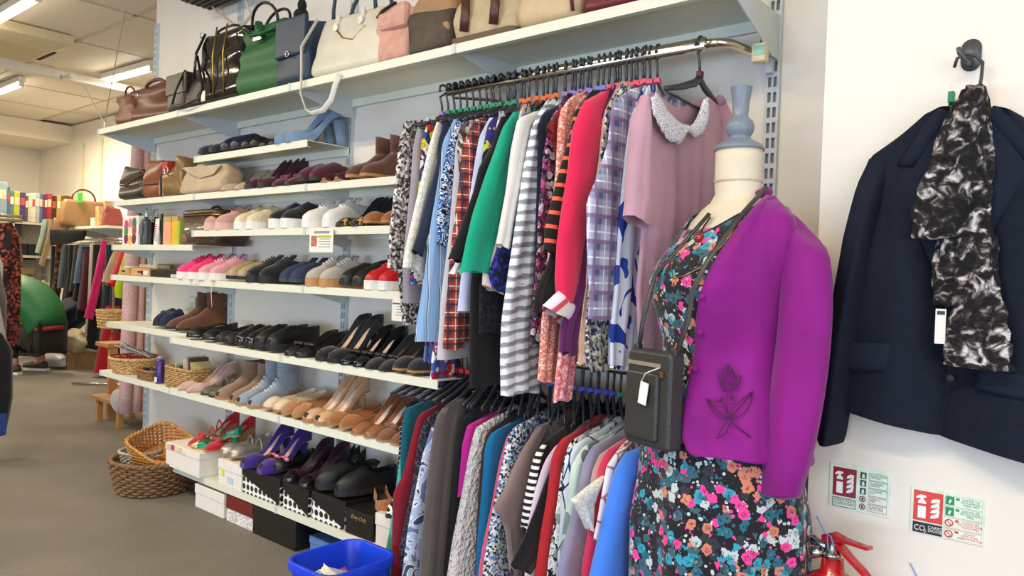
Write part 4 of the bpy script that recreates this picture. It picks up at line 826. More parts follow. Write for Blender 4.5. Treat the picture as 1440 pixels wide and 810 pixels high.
pair((447, 474), tb-.004, .34, 'black leather lace-up comfort shoes', w7, dict(kind='loafer', mat=lea('comfort_black', '#0d0d10', .5), inm=plain('insole_grey', '#9a98a4', .8, bump=0), solm=soleb, laces=bk, plat=.006), L=.245, rz=(-.3, -.3))
sp = make_shoe('loafer', pattern('spotted_leather', 'dots', ['#e8e6e0', '#101010'], 34, duty=.42), insb, soleb, L=.25); sp.location = (xf(545, tb), .26, tb+.0); sp.rotation_euler = (0, 0, .4); tag(sp, 'black spotted white shoe beside the dark red cardigan', 'shoe')
tn = make_shoe('flat', sue('tan', '#9a5a2c'), insb, solet, L=.24); tn.location = (xf(508, zb+.1), .24, zb+.102); tn.rotation_euler = (0, 0, 1.0); tag(tn, 'single tan flat shoe lying on the gold lettered box', 'shoe')
# trailing shoe laces
for u, v0, v1 in ((277, 392, 408), (299, 392, 432)):
    a = hy(u, v0, .262); b = hy(u-1, v1, .258)
    tag(MB().tube([tuple(a), ((a.x+b.x)/2+.004, .264, (a.z+b.z)/2), tuple(b)], .004, 6, flat=.3).build('shoe_lace', lc, smooth=True), ('short' if v1 < 420 else 'long')+' pale pink lace hanging over the trainer shelf edge', 'shoe lace')
# ================= BAGS =================
def rrect(w, d, r, z, n=5, cx=0, cy=0):
    pts = []
    for (sx_, sy_, a0) in ((1, 1, 0), (-1, 1, 90), (-1, -1, 180), (1, -1, 270)):
        for k in range(n):
            a = math.radians(a0+90*k/(n-1)); pts.append((cx+sx_*(w-r)+r*math.cos(a), cy+sy_*(d-r)+r*math.sin(a), z))
    return pts
def bagbody(w, d, h, r=.03, topw=.95, topd=.5, slouch=.01, seed=0, bulge=.04, n=10):
    rings = []
    for k in range(n+1):
        t = k/n; ww = lerp(w, w*topw, t)*(1+bulge*math.sin(PI*t)); dd = lerp(d, d*topd, t**1.3)*(1+bulge*2*math.sin(PI*t)); z = h*t
        if k == 0: ww *= .96; dd *= .9
        R = rrect(ww, dd, min(r, dd*.98, ww*.98), z)
        rings.append([(x+slouch*noise.noise((x*14+seed, z*14, y*9))*t**.5, y+slouch*1.5*noise.noise((x*16+seed+5, z*16, y*9))*t**.3, z+(slouch*1.8*noise.noise((x*9+seed, 3, y*9)) if k == n else 0)) for x, y, z in R])
    mb = MB(); mb.loft(rings, (1, 0)); top = rings[-1]; c = [(x*.9, y*.75, z-.012) for x, y, z in top]; mb.loft([top, c], (0, 1)); return mb
def arch(x0, x1, y, z, hh, n=12, lean=0): return [(lerp(x0, x1, .5-.5*math.cos(PI*k/n)) , y+lean*math.sin(PI*k/n), z+hh*math.sin(PI*k/n)**.8) for k in range(n+1)]
def bag(u0, u1, vt, z, label, mat, y1=.33, dep=.13, name='handbag', cat='handbag', rz=0, h=None, **k):
    zc = z+.1; xa, xb = xat(u1, y1, zc), xat(u0, y1, zc); w = (xb-xa)/2; cx = (xa+xb)/2
    if h is None: h = hx((u0+u1)/2, vt, cx).z-z if False else hy((u0+u1)/2, vt, y1-dep/2).z-z
    o = empty(name, (cx, y1-dep/2, z+.001), rz, label, cat)
    bagbody(w, dep/2, h, seed=u0, **k).build('body', mat, o, True, sub=1); return o, w, dep/2, h
def handles(o, w, d, h, mat, hh=.12, r=.006, sp=.5, both=True, lean=.01):
    for s_ in ((-1, 1) if both else (1,)): MB().tube(arch(-w*sp, w*sp, s_*d*.45, h-.02, hh, lean=s_*lean), r, 8).build('handle', mat, o, True)
def clasp(o, x, y, z, mat, r=.012): MB().tube([(x+r*math.cos(a), y, z+r*math.sin(a)) for a in [2*PI*k/12 for k in range(12)]], r*.25, 6, closed=True).build('ring', mat, o, True)
gold_ = plain('gold_metal', '#b8964c', .3, 1, bump=0); silver = plain('silver_metal', '#c8c8c8', .25, 1, bump=0)
rb = lea('russet', '#6a3320', .4); db = lea('dark_chocolate', '#2c2320', .35); patb = lea('patent_black', '#0e0f12', .12)
o, w, d, h = bag(162, 188, 136, T, 'small russet leather bag at the far left of the top shelf', rb, dep=.12, topd=.5, slouch=.04); handles(o, w, d, h, rb, .05)
o, w, d, h = bag(182, 236, 126, T, 'brown slouchy leather bag with strap on top shelf', lea('walnut', '#5f3524', .35), dep=.15, topd=.4, slouch=.05); handles(o, w, d, h, lea('walnut', '#5f3524', .35), .04, .01); clasp(o, w*.5, d+.01, h*.7, silver)
o, w, d, h = bag(212, 228, 120, T, 'red bag peeping out behind the brown leather bags', lea('red', '#b01e26', .3), y1=.14, dep=.08)
o, w, d, h = bag(234, 263, 114, T, 'dark chocolate satchel with a flap on top shelf', db, dep=.14, topd=.9, slouch=.01)
MB().box((-w*.98, d*.7, h*.45), (w*.98, d*1.12, h*1.0)).build('flap', db, o, bevel=.006)
o, w, d, h = bag(259, 284, 104, T, 'small black bag with long looping strap', bk, dep=.12, topd=.6)
MB().tube([(w*.9, d, h), (w*1.3, d+.03, h*.5), (w*1.25, d+.05, .02), (0, d+.055, -.0), (-w*1.8, d+.05, .02), (-w*1.5, d+.02, h*.4), (-w*.4, d, h*1.25)], .006, 8).build('strap', bk, o, True)
o, w, d, h = bag(274, 338, 52, T, 'large black patent bag with zips and tassel', patb, dep=.2, topd=.6, slouch=.03, topw=.9); handles(o, w, d, h, patb, .02)
for xk in (-.35, .1): MB().tube([(xk*w, d*.95, h*.98), (xk*w+.01, d*1.08, h*.6), (xk*w, d*1.05, h*.1)], .004, 6).build('zip', gold_, o, True)
MB().tube([(w*.85, d*.7, h*.98), (w*.9, d*1.1, h*.7), (w*.92, d*1.15, h*.35)], .007, 8).build('strap', patb, o, True); clasp(o, w*.85, d*.9, h*.95, silver); MB().box((w*.45, d*1.05, .02), (w*.62, d*1.08, .07)).build('price_tag', solew, o)
grn = lea('green_bag', '#17582c', .5)
o, w, d, h = bag(333, 391, 40, T, 'green tote bag with a bow and black rope handles', grn, dep=.13, topd=.35, slouch=.025, topw=1.04, r=.012)
handles(o, w, d, h, bk, .1, .007, .62, True, .02)
MB().tube([(w*.95, d*.6, h*.96), (w*.3, d*1.05, h*.80), (-w*.4, d*1.1, h*.78), (-w*.95, d*.6, h*.86)], .016, 8, flat=.4).tube([(w*.1, d*.8, h*.98), (-w*.1, d*1.1, h*.86), (-w*.25, d*1.1, h*.76)], .018, 8, flat=.5).build('bow', grn, o, True)
MB().box((-w*.2, d*1.0, h*.72), (w*.2, d*1.06, h*.82)).build('price_tag', silver, o)
nvl = lea('ink_blue', '#1c3348', .45); teal = lea('teal', '#1f8c86', .45)
o, w, d, h = bag(386, 432, 42, T, 'navy and teal flap bag beside the green tote', nvl, dep=.18, topd=.8, slouch=.015, topw=.9)
MB().box((-w*.92, d*.85, h*.42), (w*.9, d*1.14, h*1.0)).build('flap', nvl, o, bevel=.01); MB().box((w*.86, -d*.9, .0), (w*1.06, d*.8, h*.98)).build('side_panel', teal, o, bevel=.01)
MB().ell((0, d*.5, h+.025), (.04, .03, .03)).ell((-.02, d*.6, h+.06), (.02, .02, .03)).build('fur_charm', plain('fur_black', '#1a1614', .95, bump=1), o, True); clasp(o, 0, d*1.2, h*.45, silver)
crm = lea('white_bag', '#cfc8b4', .4)
o, w, d, h = bag(436, 536, 32, T, 'large off-white tote with navy handles and hanging strap', crm, dep=.17, topd=.55, slouch=.012, topw=.82, r=.02)
handles(o, w, d, h, lea('ink_blue', '#1c3348', .45), .18, .008, .6, True, .02)
for xk in (.35, -.35): MB().box((xk*w-.012, d*.62, h*.72), (xk*w+.012, d*.75, h*1.04)).build('strap_tab', crm, o, bevel=.003)
for xk in (.35, -.35): MB().lathe([(.016, 0), (.016, .004)], 16).build('grommet', silver, o).matrix_local = Matrix.Translation((xk*w, d*.8, h*.82)) @ Matrix.Rotation(-PI/2, 4, 'X')
MB().tube([(.3*w, d*.8, h*.75), (.1*w, d*.9, h*.6), (-.2*w, d*.9, h*.52), (-.5*w, d*.85, h*.7)], .004, 6).build('chain', gold_, o, True)
ox = o.location; sy = .362-ox.y
def LP(u, v): p = hy(u, v, .365); return (p.x-ox.x, p.y-ox.y, p.z-ox.z)
MB().tube([(w*.8, d, h*1.02), LP(424, 66), LP(424, 100), LP(423, 132), LP(431, 155), LP(438, 160), LP(455, 155), LP(466, 140), LP(472, 118), LP(478, 104)], [.012]*10, 8, flat=.25).build('long_strap', lea('strap_white', '#d9d6cc', .4), o, True)
pk = plain('dusty_pink_nylon', '#cf9a88', .6, bump=.5, bs=40)
o, w, d, h = bag(528, 572, 20, T, 'dusty pink nylon rucksack with black ribbon', pk, dep=.17, topd=.6, slouch=.03)
MB().box((-w*.9, d*.55, h*.55), (w*.9, d*1.1, h*.98)).build('flap', pk, o, bevel=.02); MB().tube([(w, d*.9, h*.82), (w*.3, d*1.2, h*.86), (-w*.4, d*1.15, h*.95)], .009, 6, flat=.4).build('ribbon', bk, o, True)
tb_ = plain('tan_canvas', '#a5825a', .8, bump=.5)
o, w, d, h = bag(573, 632, -22, T, 'tall tan and dark brown two-tone shopper', tb_, dep=.2, topd=.5, slouch=.025)
bagbody(w*1.02, d*1.03, h*.52, topw=1, topd=.9, slouch=.02, seed=5).build('lower_panel', plain('dark_mottled', '#4c3f31', .7, var=.35, vs=14, bump=.5), o, True, sub=1)
cf_ = plain('cream_fleece', '#bfab88', .95, var=.08, bump=1, bs=60); bst = lea('strap_brown', '#4a2418', .4)
o, w, d, h = bag(632, 724, -12, T, 'cream fabric holdall with curving dark brown straps', cf_, y1=.345, dep=.2, topd=.6, slouch=.035, r=.05)
for xk in (.55, -.35): MB().tube([(xk*w+.02, d*.5, h*1.02), (xk*w-.01, d*1.02, h*.75), (xk*w-.03, d*1.2, h*.45), (xk*w-.02, d*1.15, .03)], .016, 8, flat=.3).build('strap', bst, o, True)
MB().loft([rrect(w*.98, d*1.0, .03, .0), rrect(w*1.01, d*1.02, .03, .02)]).build('base_panel', lea('base_brown', '#5c4632', .5), o)
cr2 = plain('cream_leather', '#c6ae88', .5, var=.04, bump=.4, bs=25)
o, w, d, h = bag(722, 808, -60, T, 'smooth cream shoulder bag with dark red piping', cr2, y1=.345, dep=.19, topd=.6, slouch=.02, r=.05)
MB().tube([(-w*.86, d*.7, h*.9), (-w*.84, d*1.0, h*.4), (-w*.95, d*.95, .02)], .006, 8).build('piping', lea('wine_piping', '#6a1822', .4), o, True); MB().box((-w*.8, d*1.0, h*.3), (-w*.55, d*1.03, h*.45)).build('price_tag', silver, o)
o, w, d, h = bag(812, 905, -50, T, 'dark red bag at the right end of top shelf', lea('dark_red', '#5e101c', .4), y1=.34, dep=.2, topd=.5, slouch=.02, r=.05)
# second shelf bags
z = R3
o, w, d, h = bag(166, 200, 240, z, 'black quilted rucksack with brown strap', lea('quilted', '#24211f', .35), y1=.245, dep=.16, topd=.7, slouch=.03); MB().tube([(w, d*.9, h*.5), (0, d*1.15, h*.45), (-w, d*.9, h*.75)], .008, 8, flat=.4).build('strap', rb, o, True); MB().box((w*.9, -d, h*.1), (w*1.1, d*.5, h*.98)).build('side_panel', lea('peach_side', '#b88460', .5), o, bevel=.01)
o, w, d, h = bag(199, 224, 230, z, 'tall russet leather bag beside the quilted rucksack', lea('russet_tall', '#7a3e22', .3), y1=.24, dep=.16, topd=.8, slouch=.01); MB().box((-w, d*.8, h*.35), (w, d*1.1, h*.38)).build('seam_band', rb, o)
o, w, d, h = bag(221, 232, 240, z, 'narrow tan leather purse standing on end', lea('tan_purse', '#b07c50', .5), y1=.24, dep=.14, topd=.8)
gbs = plain('bronze_satin', '#8c7048', .35, .4, bump=.6, bs=30)
o, w, d, h = bag(229, 252, 229, z, 'bronze bag with red band and silver buckle', gbs, y1=.25, dep=.14, topd=.8, slouch=.04); MB().box((w*.4, d*.6, h*.4), (w*1.05, d*1.1, h*.95)).build('red_band', lea('red', '#b01e26', .3), o, bevel=.004); clasp(o, w*.2, d*1.25, h*.68, silver, .02)
MB().tube([(w, d, h), (w*1.1, d*1.1, h*.5), (w, d*1.1, .0)], .01, 8, flat=.5).build('navy_strap', nv, o, True)
cs_ = sue('cream_suede', '#b8a382')
o, w, d, h = bag(251, 312, 236, z, 'large cream suede bag with angled flap', cs_, y1=.25, dep=.13, topd=.6, slouch=.025, r=.03)
MB().prism([(w*.9, h*.98), (-w*.95, h*.9), (-w*.6, h*.6), (-.0, h*.52), (w*.5, h*.72)], .006, 1, d*.9).build('flap', cs_, o, bevel=.002)
o, w, d, h = bag(268, 308, 229, z, 'navy bag behind the cream suede bag', nv, y1=.1, dep=.07)
# ================= TOILETRIES AND SMALL GOODS =================
z = R4A
def bx_(u0, u1, h, label, mat, y1=.235, dep=.05, cat='box', name='box', zz=None, extra=None, rz=0):
    zz = R4A if zz is None else zz; xa, xb = xat(u1, y1, zz+.05), xat(u0, y1, zz+.05); w = (xb-xa)/2
    o = empty(name, ((xa+xb)/2, y1-dep/2, zz+.001), rz, label, cat); MB().box((-w, -dep/2, 0), (w, dep/2, h)).build('carton', mat, o, bevel=.0015)
    if extra: extra(o, w, dep/2, h)
    return o
def fruit(o, w, d, h):
    for i, (a, b_, c_) in enumerate([(.6, .62, '#c0408c'), (.6, .42, '#3c8c3c'), (.6, .15, '#702050'), (0, .68, '#d88090'), (0, .4, '#e8d8c8'), (0, .1, '#e0b050'), (-.6, .7, '#287858'), (-.6, .45, '#a04838'), (-.6, .15, '#701848')]):
        MB().ell((a*w*.85, d+.0005, h*b_+.01), (w*.27, .0012, w*.33), 10, 6).build('printed_fruit', plain('fruit_'+str(i), c_, .6, bump=0), o)
bx_(172, 194, .17, 'white carton printed with colourful fruit', cardw, extra=fruit)
def bottle(u, h, r, label, mat, capm, pump=False, y=.2, zz=None, square=False):
    zz = R4A if zz is None else zz; o = empty('bottle', (xat(u, y, zz+.05), y, zz+.001), 0, label, 'bottle')
    MB().lathe([(r*.95, 0), (r, .004), (r, h*.82), (r*.8, h*.9), (r*.35, h*.93), (r*.35, h)], 20).build('bottle_body', mat, o, True)
    if pump: MB().lathe([(r*.4, h), (r*.4, h+.02), (r*.12, h+.021), (r*.12, h+.045)], 12).box((-r*.2, -r*.2, h+.04), (r*.9, r*.2, h+.05)).build('pump_head', capm, o)
    else: MB().lathe([(r*.42, h-.005), (r*.42, h+.02)], 14).build('cap', capm, o)
    return o
bottle(196, .17, .016, 'tall olive glass bottle beside the fruit carton', lea('olive_glass', '#5c5a34', .2), soleb, y=.19)
o = bottle(205, .165, .03, 'dark grey pump bottle of lotion', plain('slate_plastic', '#3f474b', .3, bump=0), silver, True); MB().box((-.02, .0285, .06), (.02, .0305, .12)).build('paper_label', plain('slate_label', '#59646a', .5, bump=0), o)
o = empty('tube', (xat(221, .21, z+.05), .21, z+.001), 0, 'white cosmetics tube with red lettering standing on its cap', 'tube')
MB().loft([[(.022*math.cos(a), .018*math.sin(a), .02) for a in [2*PI*k/14 for k in range(14)]], [(.026*math.cos(a), .002*math.sin(a), .15) for a in [2*PI*k/14 for k in range(14)]]]).build('tube_body', solew, o, True); MB().lathe([(.018, 0), (.018, .022)], 14).build('cap', solew, o)
for k in range(6): MB().box((-.012, .017-.0022*k, .05+.013*k), (.012-.002*(k % 3), .0185-.0022*k, .055+.013*k)).build('red_lettering', plain('print_red', '#c8503c', .6, bump=0), o)
bottle(219, .17, .028, 'black pump bottle behind the white tube', plain('black_plastic', '#181818', .3, bump=0), silver, True, y=.12)
bottle(227, .16, .018, 'dark green bottle beside the white tube', plain('green_plastic', '#14502c', .3, bump=0), soleb, y=.18)
def gl(c1):
    def f(o, w, d, h): MB().box((-w*1.01, -d, h*.82), (w*1.01, d*1.02, h)).build('kraft_lid', plain('kraft_gold', '#b89a5c', .5, bump=0), o)
    return f
bx_(229, 240, .155, 'peach coloured carton with kraft lid', plain('peach_card', '#e8a078', .6, bump=0), extra=gl(1)); bx_(241, 249, .155, 'yellow carton with kraft lid', plain('yellow_card', '#d8b020', .6, bump=0), extra=gl(1)); bx_(249, 252, .13, 'thin lime green carton', plain('lime_card', '#9ab83c', .6, bump=0))
# dark vanity case
vc = plain('dark_woven_case', '#3a281c', .4, var=.3, vs=40, bump=1, bs=60, coat=.3)
xa, xb = xat(300, .24, z+.08), xat(252, .24, z+.08)
o = empty('vanity_case', ((xa+xb)/2, .13, z+.001), 0, 'dark brown rounded vanity case with top handle', 'case'); w = (xb-xa)/2
MB().loft([rrect(w*.96, .1, .05, 0), rrect(w, .105, .05, .01), rrect(w, .105, .05, .155)]).build('case_body', vc, o, True)
MB().loft([rrect(w*1.02, .108, .05, .155), rrect(w*1.02, .108, .05, .175), rrect(w*.95, .1, .05, .185)]).build('lid', vc, o, True); MB().loft([rrect(w*1.025, .11, .05, .153), rrect(w*1.025, .11, .05, .158)], (0, 0)).build('gold_rim', gold_, o)
MB().tube(arch(-.05, .05, 0, .18, .03), .008, 8).build('handle', lea('case_handle', '#4c2f1c', .4), o, True); MB().ell((w*.8, .1, .03), (.045, .012, .03)).build('worn_patch', plain('worn_leather', '#7a5c38', .6, bump=.5), o, True)
# shelf with little drawers
z = R5
wd = plain('pale_wood', '#c19a64', .6, var=.12, vs=12, bump=.1)
def drw(o, w, d, h):
    MB().box((-w*.8, d, h*.15), (w*.8, d+.003, h*.85)).build('drawer_front', wd, o, bevel=.001); MB().box((-w*.35, d+.003, h*.42), (w*.35, d+.0045, h*.65)).build('finger_slot', dark, o)
bx_(168, 181, .045, 'small wooden drawer box at the left shelf end', wd, zz=z, dep=.12, extra=drw); bx_(184, 210, .045, 'wider small wooden drawer box with a paper label', wd, zz=z, dep=.12, extra=lambda o, w, d, h: (drw(o, w*.5, d, h), MB().box((-w*.85, d, h*.2), (-w*.2, d+.003, h*.7)).build('paper_label', solew, o)))
bx_(174, 184, .006, 'folded white paper lying on the wooden drawer', cardw, zz=z+.048, dep=.08, y1=.22, name='paper', cat='paper')
bx_(196, 220, .02, 'clear jewellery pack lying on the wooden drawers', plain('clear_pack', '#b9a890', .2, bump=.5), zz=z+.048, dep=.08, y1=.2, cat='pack')
bx_(212, 252, .042, 'flat black box beside the wooden drawers', cardb, zz=z, dep=.1, y1=.24); bx_(222, 243, .075, 'gold card packet standing behind the black box', plain('gold_card', '#b0984c', .4, .3, bump=.4), zz=z, dep=.015, y1=.08, cat='packet'); bx_(240, 252, .02, 'pale blue and white booklet by the pink trainers', plain('pale_blue_card', '#b8cad8', .6, bump=0), zz=z, dep=.13, y1=.25, cat='booklet')
o = MB().ell((xat(293, .1, z+.1), .06, z+.065), (.02, .02, .035)).build('blue_ornament', plain('blue_glass', '#3f6f9c', .2, bump=0), smooth=True); tag(o, 'small blue ornament behind the pink trainers', 'ornament')
# ================= BASKETS =================
def wicker(n, c): return plain('wicker_'+n, c, .6, var=.3, vs=45, bump=.4, bs=200)
def basket(label, loc_, w, d, h, mat, flare=1.15, r=.004, rows=10, shape=2.4, rot=Matrix.Identity(4), n=36, rimr=.009, handle=False, name='basket'):
    o = empty(name, loc_, 0, label, 'basket'); o.matrix_world = Matrix.Translation(loc_) @ rot
    def rad(a, t):
        k = (abs(math.cos(a))**shape+abs(math.sin(a))**shape)**(-1/shape); f = lerp(1, flare, t); return w*f*k*math.cos(a), d*f*k*math.sin(a)
    mb = MB(); na = n*2
    for i in range(rows):
        t = (i+.5)/rows; pts = []
        for k in range(na):
            a = 2*PI*k/na; x, y = rad(a, t); q = 1+(.0 if False else 1)*(r*1.1/ max(w, .01))*(1 if ((k//2)+i) % 2 else -1)
            pts.append((x*q, y*q, h*t))
        mb.tube(pts, r*1.25 if rows < 14 else r, 5, closed=True, flat=(h/rows)/(r*2.5)*1.02)
    tag(mb.build('weave', mat, o, True), kind='stuff')
    mb = MB()
    for k in range(n):
        a = 2*PI*(k+.5)/n; mb.tube([(*rad(a, 0), 0), (*rad(a, 1), h)], r*.9, 5)
    tag(mb.build('stakes', mat, o, True), kind='stuff')
    mb = MB()
    for ph in (0, PI):
        pts = []
        for k in range(96):
            a = 2*PI*k/96; x, y = rad(a, 1.02); tw = 22*a+ph; pts.append((x*(1+rimr*.5*math.cos(tw)/w), y*(1+rimr*.5*math.cos(tw)/w), h+rimr*.5*math.sin(tw)))
        mb.tube(pts, rimr*.7, 5, closed=True)
    mb.build('rim', mat, o, True)
    MB().loft([[(*[v*.99 for v in rad(2*PI*k/36, 0)], z_) for k in range(36)] for z_ in (0, .006)]).build('base', mat, o)
    return o, rad
# on shelf 7a
z = R7A
wk1 = wicker('straw', '#c9a468')
xc = xat(186, .2, z+.05)
o, rad = basket('round straw basket holding wrapped packets with red lining', (xc, .185, z+.002), .115, .11, .085, wk1, 1.2, .0035, 9, 2.2)
MB().loft([[(*[v*.97 for v in rad(2*PI*k/30, t)], .01+.085*t) for k in range(30)] for t in (.1, 1.05)], (1, 0)).build('red_lining', lea('lining_red', '#9c1c20', .7), o, True)
cel = plain('cellophane', '#b9b2aa', .15, bump=.6, bs=30)
pr = random.Random(5)
pk0 = None
for k in range(11):
    q = empty('wrapped_packet', (0, 0, 0)) if pk0 is None else copy_tree(pk0)
    if pk0 is None:
        MB().box((-.013, -.09, -.003), (.013, .09, .003)).build('clear_wrap', cel, q, bevel=.002); MB().box((-.006, -.088, .003), (.003, .088, .0045)).build('black_item', soleb, q); pk0 = q
    q.location = (xc-.07+.014*k, .17+pr.uniform(-.02, .02), z+.12+.006*(k % 3)); q.rotation_euler = (pr.uniform(.3, .5), pr.uniform(-.3, .3), -.7+pr.uniform(-.2, .2)); tag(q, 'clear wrapped packet of black accessories in the straw basket', 'packet', 'wrapped packets in straw basket')
xc = xat(203, .28, z+.03)
o, rad = basket('small shallow wicker tray of dark trinkets', (xc, .245, z+.002), .085, .045, .05, wicker('brown', '#8e6a3c'), 1.1, .003, 6, 4)
q0 = None
for k in range(14):
    mb = MB().ell((0, 0, 0), (.014, .011, .009), 8, 6) if q0 is None else None
    q = mb.build('trinket', plain('trinket_dark', '#23263a', .3, bump=0), smooth=True) if q0 is None else q0.copy()
    if q0 is None: q0 = q
    else: COL.objects.link(q)
    q.location = (xc+pr.uniform(-.06, .06), .245+pr.uniform(-.025, .025), z+.045+.007*(k % 3)); q.rotation_euler = (k, k*2, k); tag(q, 'small dark blue trinket in the shallow wicker tray', 'trinket', 'trinkets in the wicker tray')
o = empty('spray_can', (xat(225, .27, z+.05), .27, z+.001), 0, 'purple spray can standing between the two baskets', 'can')
MB().lathe([(.022, 0), (.023, .004), (.023, .12), (.018, .132)], 20).build('can_body', plain('purple_can', '#4a3272', .3, .3, bump=0), o, True); MB().lathe([(.018, .131), (.018, .145), (.012, .15)], 18).build('cap', plain('pale_violet', '#9a8ab8', .4, bump=0), o, True); MB().box((-.012, .0215, .008), (.012, .0245, .035)).build('barcode_label', solew, o)
xc = xat(258, .24, z+.05)-.04
o, rad = basket('square wicker basket of cards and papers', (xc, .215, z+.002), .14, .085, .105, wicker('honey', '#b08a56'), 1.05, .004, 9, 5)
for k, (c1, dx, hh) in enumerate([('#cfc9a0', .06, .03), ('#3f6a4c', .02, .02), ('#d8d4c8', -.03, .06), ('#c9c2b4', -.05, .075), ('#5c4436', -.075, .07), ('#cdbf7c', -.1, .05)]):
    q = MB().box((-.03, -.055, -.06), (.03, .055, .0)).build('card', plain('card_'+c1[1:], c1, .6, bump=0)); q.scale = (.12, 1, 1.4); q.location = (xc+dx, .22, z+.1+hh); q.rotation_euler = (0, -.25+.1*k, 0); tag(q, ['cream greetings card at the left in the square basket', 'dark green card in the square basket', 'white card standing up in the square basket', 'tallest grey white card in square basket', 'brown card behind white ones in square basket', 'yellow card at the right in the square basket'][k], 'card')
# on the floor
p = hz(212, 690, 0)
fb = hit(212, 652, 1, .5)
o, rad = basket('large dark round laundry basket on the carpet', (4.0, .35, .003), .172, .172, .165, wicker('dark', '#7d5c3a'), 1.2, .006, 11, 2.1, n=40, rimr=.012)
o, rad = basket('square golden wicker basket tipped inside the round one', (4.03, .29, .135), .135, .115, .12, wicker('golden', '#c08440'), 1.15, .0045, 12, 5, Matrix.Rotation(.42, 4, Vector((-.5, -.86, 0))) @ Matrix.Rotation(.2, 4, 'Z'), n=40, rimr=.01)
q = MB().box((-.03, -.02, 0), (.03, .02, .002)).build('paper_slip', solew); q.location = (4.02, .30, .165); q.rotation_euler = (.3, .25, .4); tag(q, 'small white paper slip inside the golden basket', 'paper')
o, rad = basket('grey white wicker basket edge under the golden one', (4.15, .36, .10), .09, .09, .08, wicker('white', '#a9a49a'), 1.1, .004, 8, 2.2)
# blue crate with books
p = hz(0, 0, 0) if False else None
CB = Vector((2.02, .56, 0)); blm = plain('blue_crate_plastic', '#1440d8', .35, var=.03, bump=0)
o = empty('plastic_crate', (1.96, .685, .001), .0, 'bright blue plastic crate of books below the shelves', 'crate')
def crate(w, d, h):
    out_ = [rrect(w*.86, d*.86, .04, 0), rrect(w*.97, d*.97, .05, h-.03), rrect(w*1.06, d*1.06, .06, h-.03), rrect(w*1.06, d*1.06, .06, h), rrect(w*.96, d*.96, .05, h), rrect(w*.84, d*.84, .04, .006)]
    return MB().loft(out_)
crate(.115, .14, .27).build('crate_body', blm, o, True, bevel=.003)
for k in range(3): MB().box((.05*k-.07, .133, .05), (.05*k-.05, .138, .2)).build('rib', blm, o)
for k, (dx, dy, dz, rx, ry, rz_, c1, lb_) in enumerate([(.06, .02, .2, .5, .5, .3, '#e4e2da', 'thin white paperback leaning in the blue crate'), (-.05, .02, .2, .7, -.4, .2, '#dedacb', 'thick white book lying in the blue crate'), (.11, .05, .17, .2, .9, .6, '#c85088', 'pink covered book in the blue crate'), (.0, .07, .18, .6, .1, .8, '#1f7f98', 'teal covered book in the blue crate'), (.08, -.05, .15, .1, .2, 1.2, '#3c2a4c', 'dark purple book at the bottom of the crate')]):
    q = empty('book', (1.95+dx*.5, .69+dy*.7, dz-.01), 0, lb_, 'book'); q.rotation_euler = (rx, ry, rz_)
    MB().box((-.06, -.09, -.012), (.06, .09, -.009)).box((-.06, -.09, .009), (.06, .09, .012)).box((-.062, -.09, -.012), (-.059, .09, .012)).build('cover', plain('cover_'+c1[1:], c1, .4, bump=0), q); MB().box((-.058, -.087, -.009), (.057, .087, .009)).build('pages', plain('book_pages', '#e6e2d4', .8, bump=0), q)
# notices on the shelves
def notice(u0, u1, v0, v1, y, label, hang=True):
    a, b = hy(u0, v0, y), hy(u1, v1, y); o = empty('shelf_notice', ((a.x+b.x)/2, y, (a.z+b.z)/2), 0, label, 'sign'); w, h = abs(a.x-b.x)/2, abs(a.z-b.z)/2
    MB().box((-w, -.001, -h), (w, .001, h)).build('card', cardw, o)
    for k in range(4): MB().box((-w*.8, .001, h*(.1-.22*k)), (w*.1+w*.1*(k % 2), .0016, h*(.16-.22*k))).build('text_line', plain('print_grey', '#8c8c90', .6, bump=0), o)
    return o, w, h
o, w, h = notice(436, 468, 322, 355, .262, 'white price notice with photo and green band below white trainers')
MB().box((-w*.85, .001, h*.25), (w*.3, .0016, h*.42)).build('green_band', plain('print_green', '#a8b820', .6, bump=0), o); MB().box((w*.35, .001, -h*.5), (w*.85, .0016, h*.4)).build('photo_print', plain('print_photo', '#b06a50', .6, var=.4, vs=90, bump=0), o); MB().box((-w*.7, .001, h*.6), (w*.6, .0016, h*.8)).build('heading', plain('print_grey', '#8c8c90', .6, bump=0), o)
o, w, h = notice(552, 566, 415, 452, .262, 'narrow white notice with teal band by the red trainers'); MB().box((-w*.9, .001, h*.3), (w*.9, .0016, h*.42)).build('teal_band', plain('print_teal', '#1f6a70', .6, bump=0), o)
o, w, h = notice(262, 274, 417, 438, .02, 'small white notice on the wall above the suede boots')
# ================= MANNEQUIN =================
MC = Vector((.77, .48, 0)); A_ = math.radians(32)
def mloc(p): return Vector(p)
mann = empty('mannequin', MC, -A_, 'white tailor dummy wearing a floral dress and magenta jacket', 'mannequin')   # local +Y is the front, +X the image left
calico = plain('calico', '#d9cdb6', .8, var=.03, bump=.4, bs=300); dgrey = plain('grey_painted_wood', '#74808e', .35, var=.02, bump=0)
dress = pattern('dress_floral', 'floral', ['#15151c', '#e83f92', '#2f95ae', '#14141c', '#c87a62', '#14141c', '#1f6478', '#2b303a', '#3a5a66', '#b8c4c4'], 47, .75)
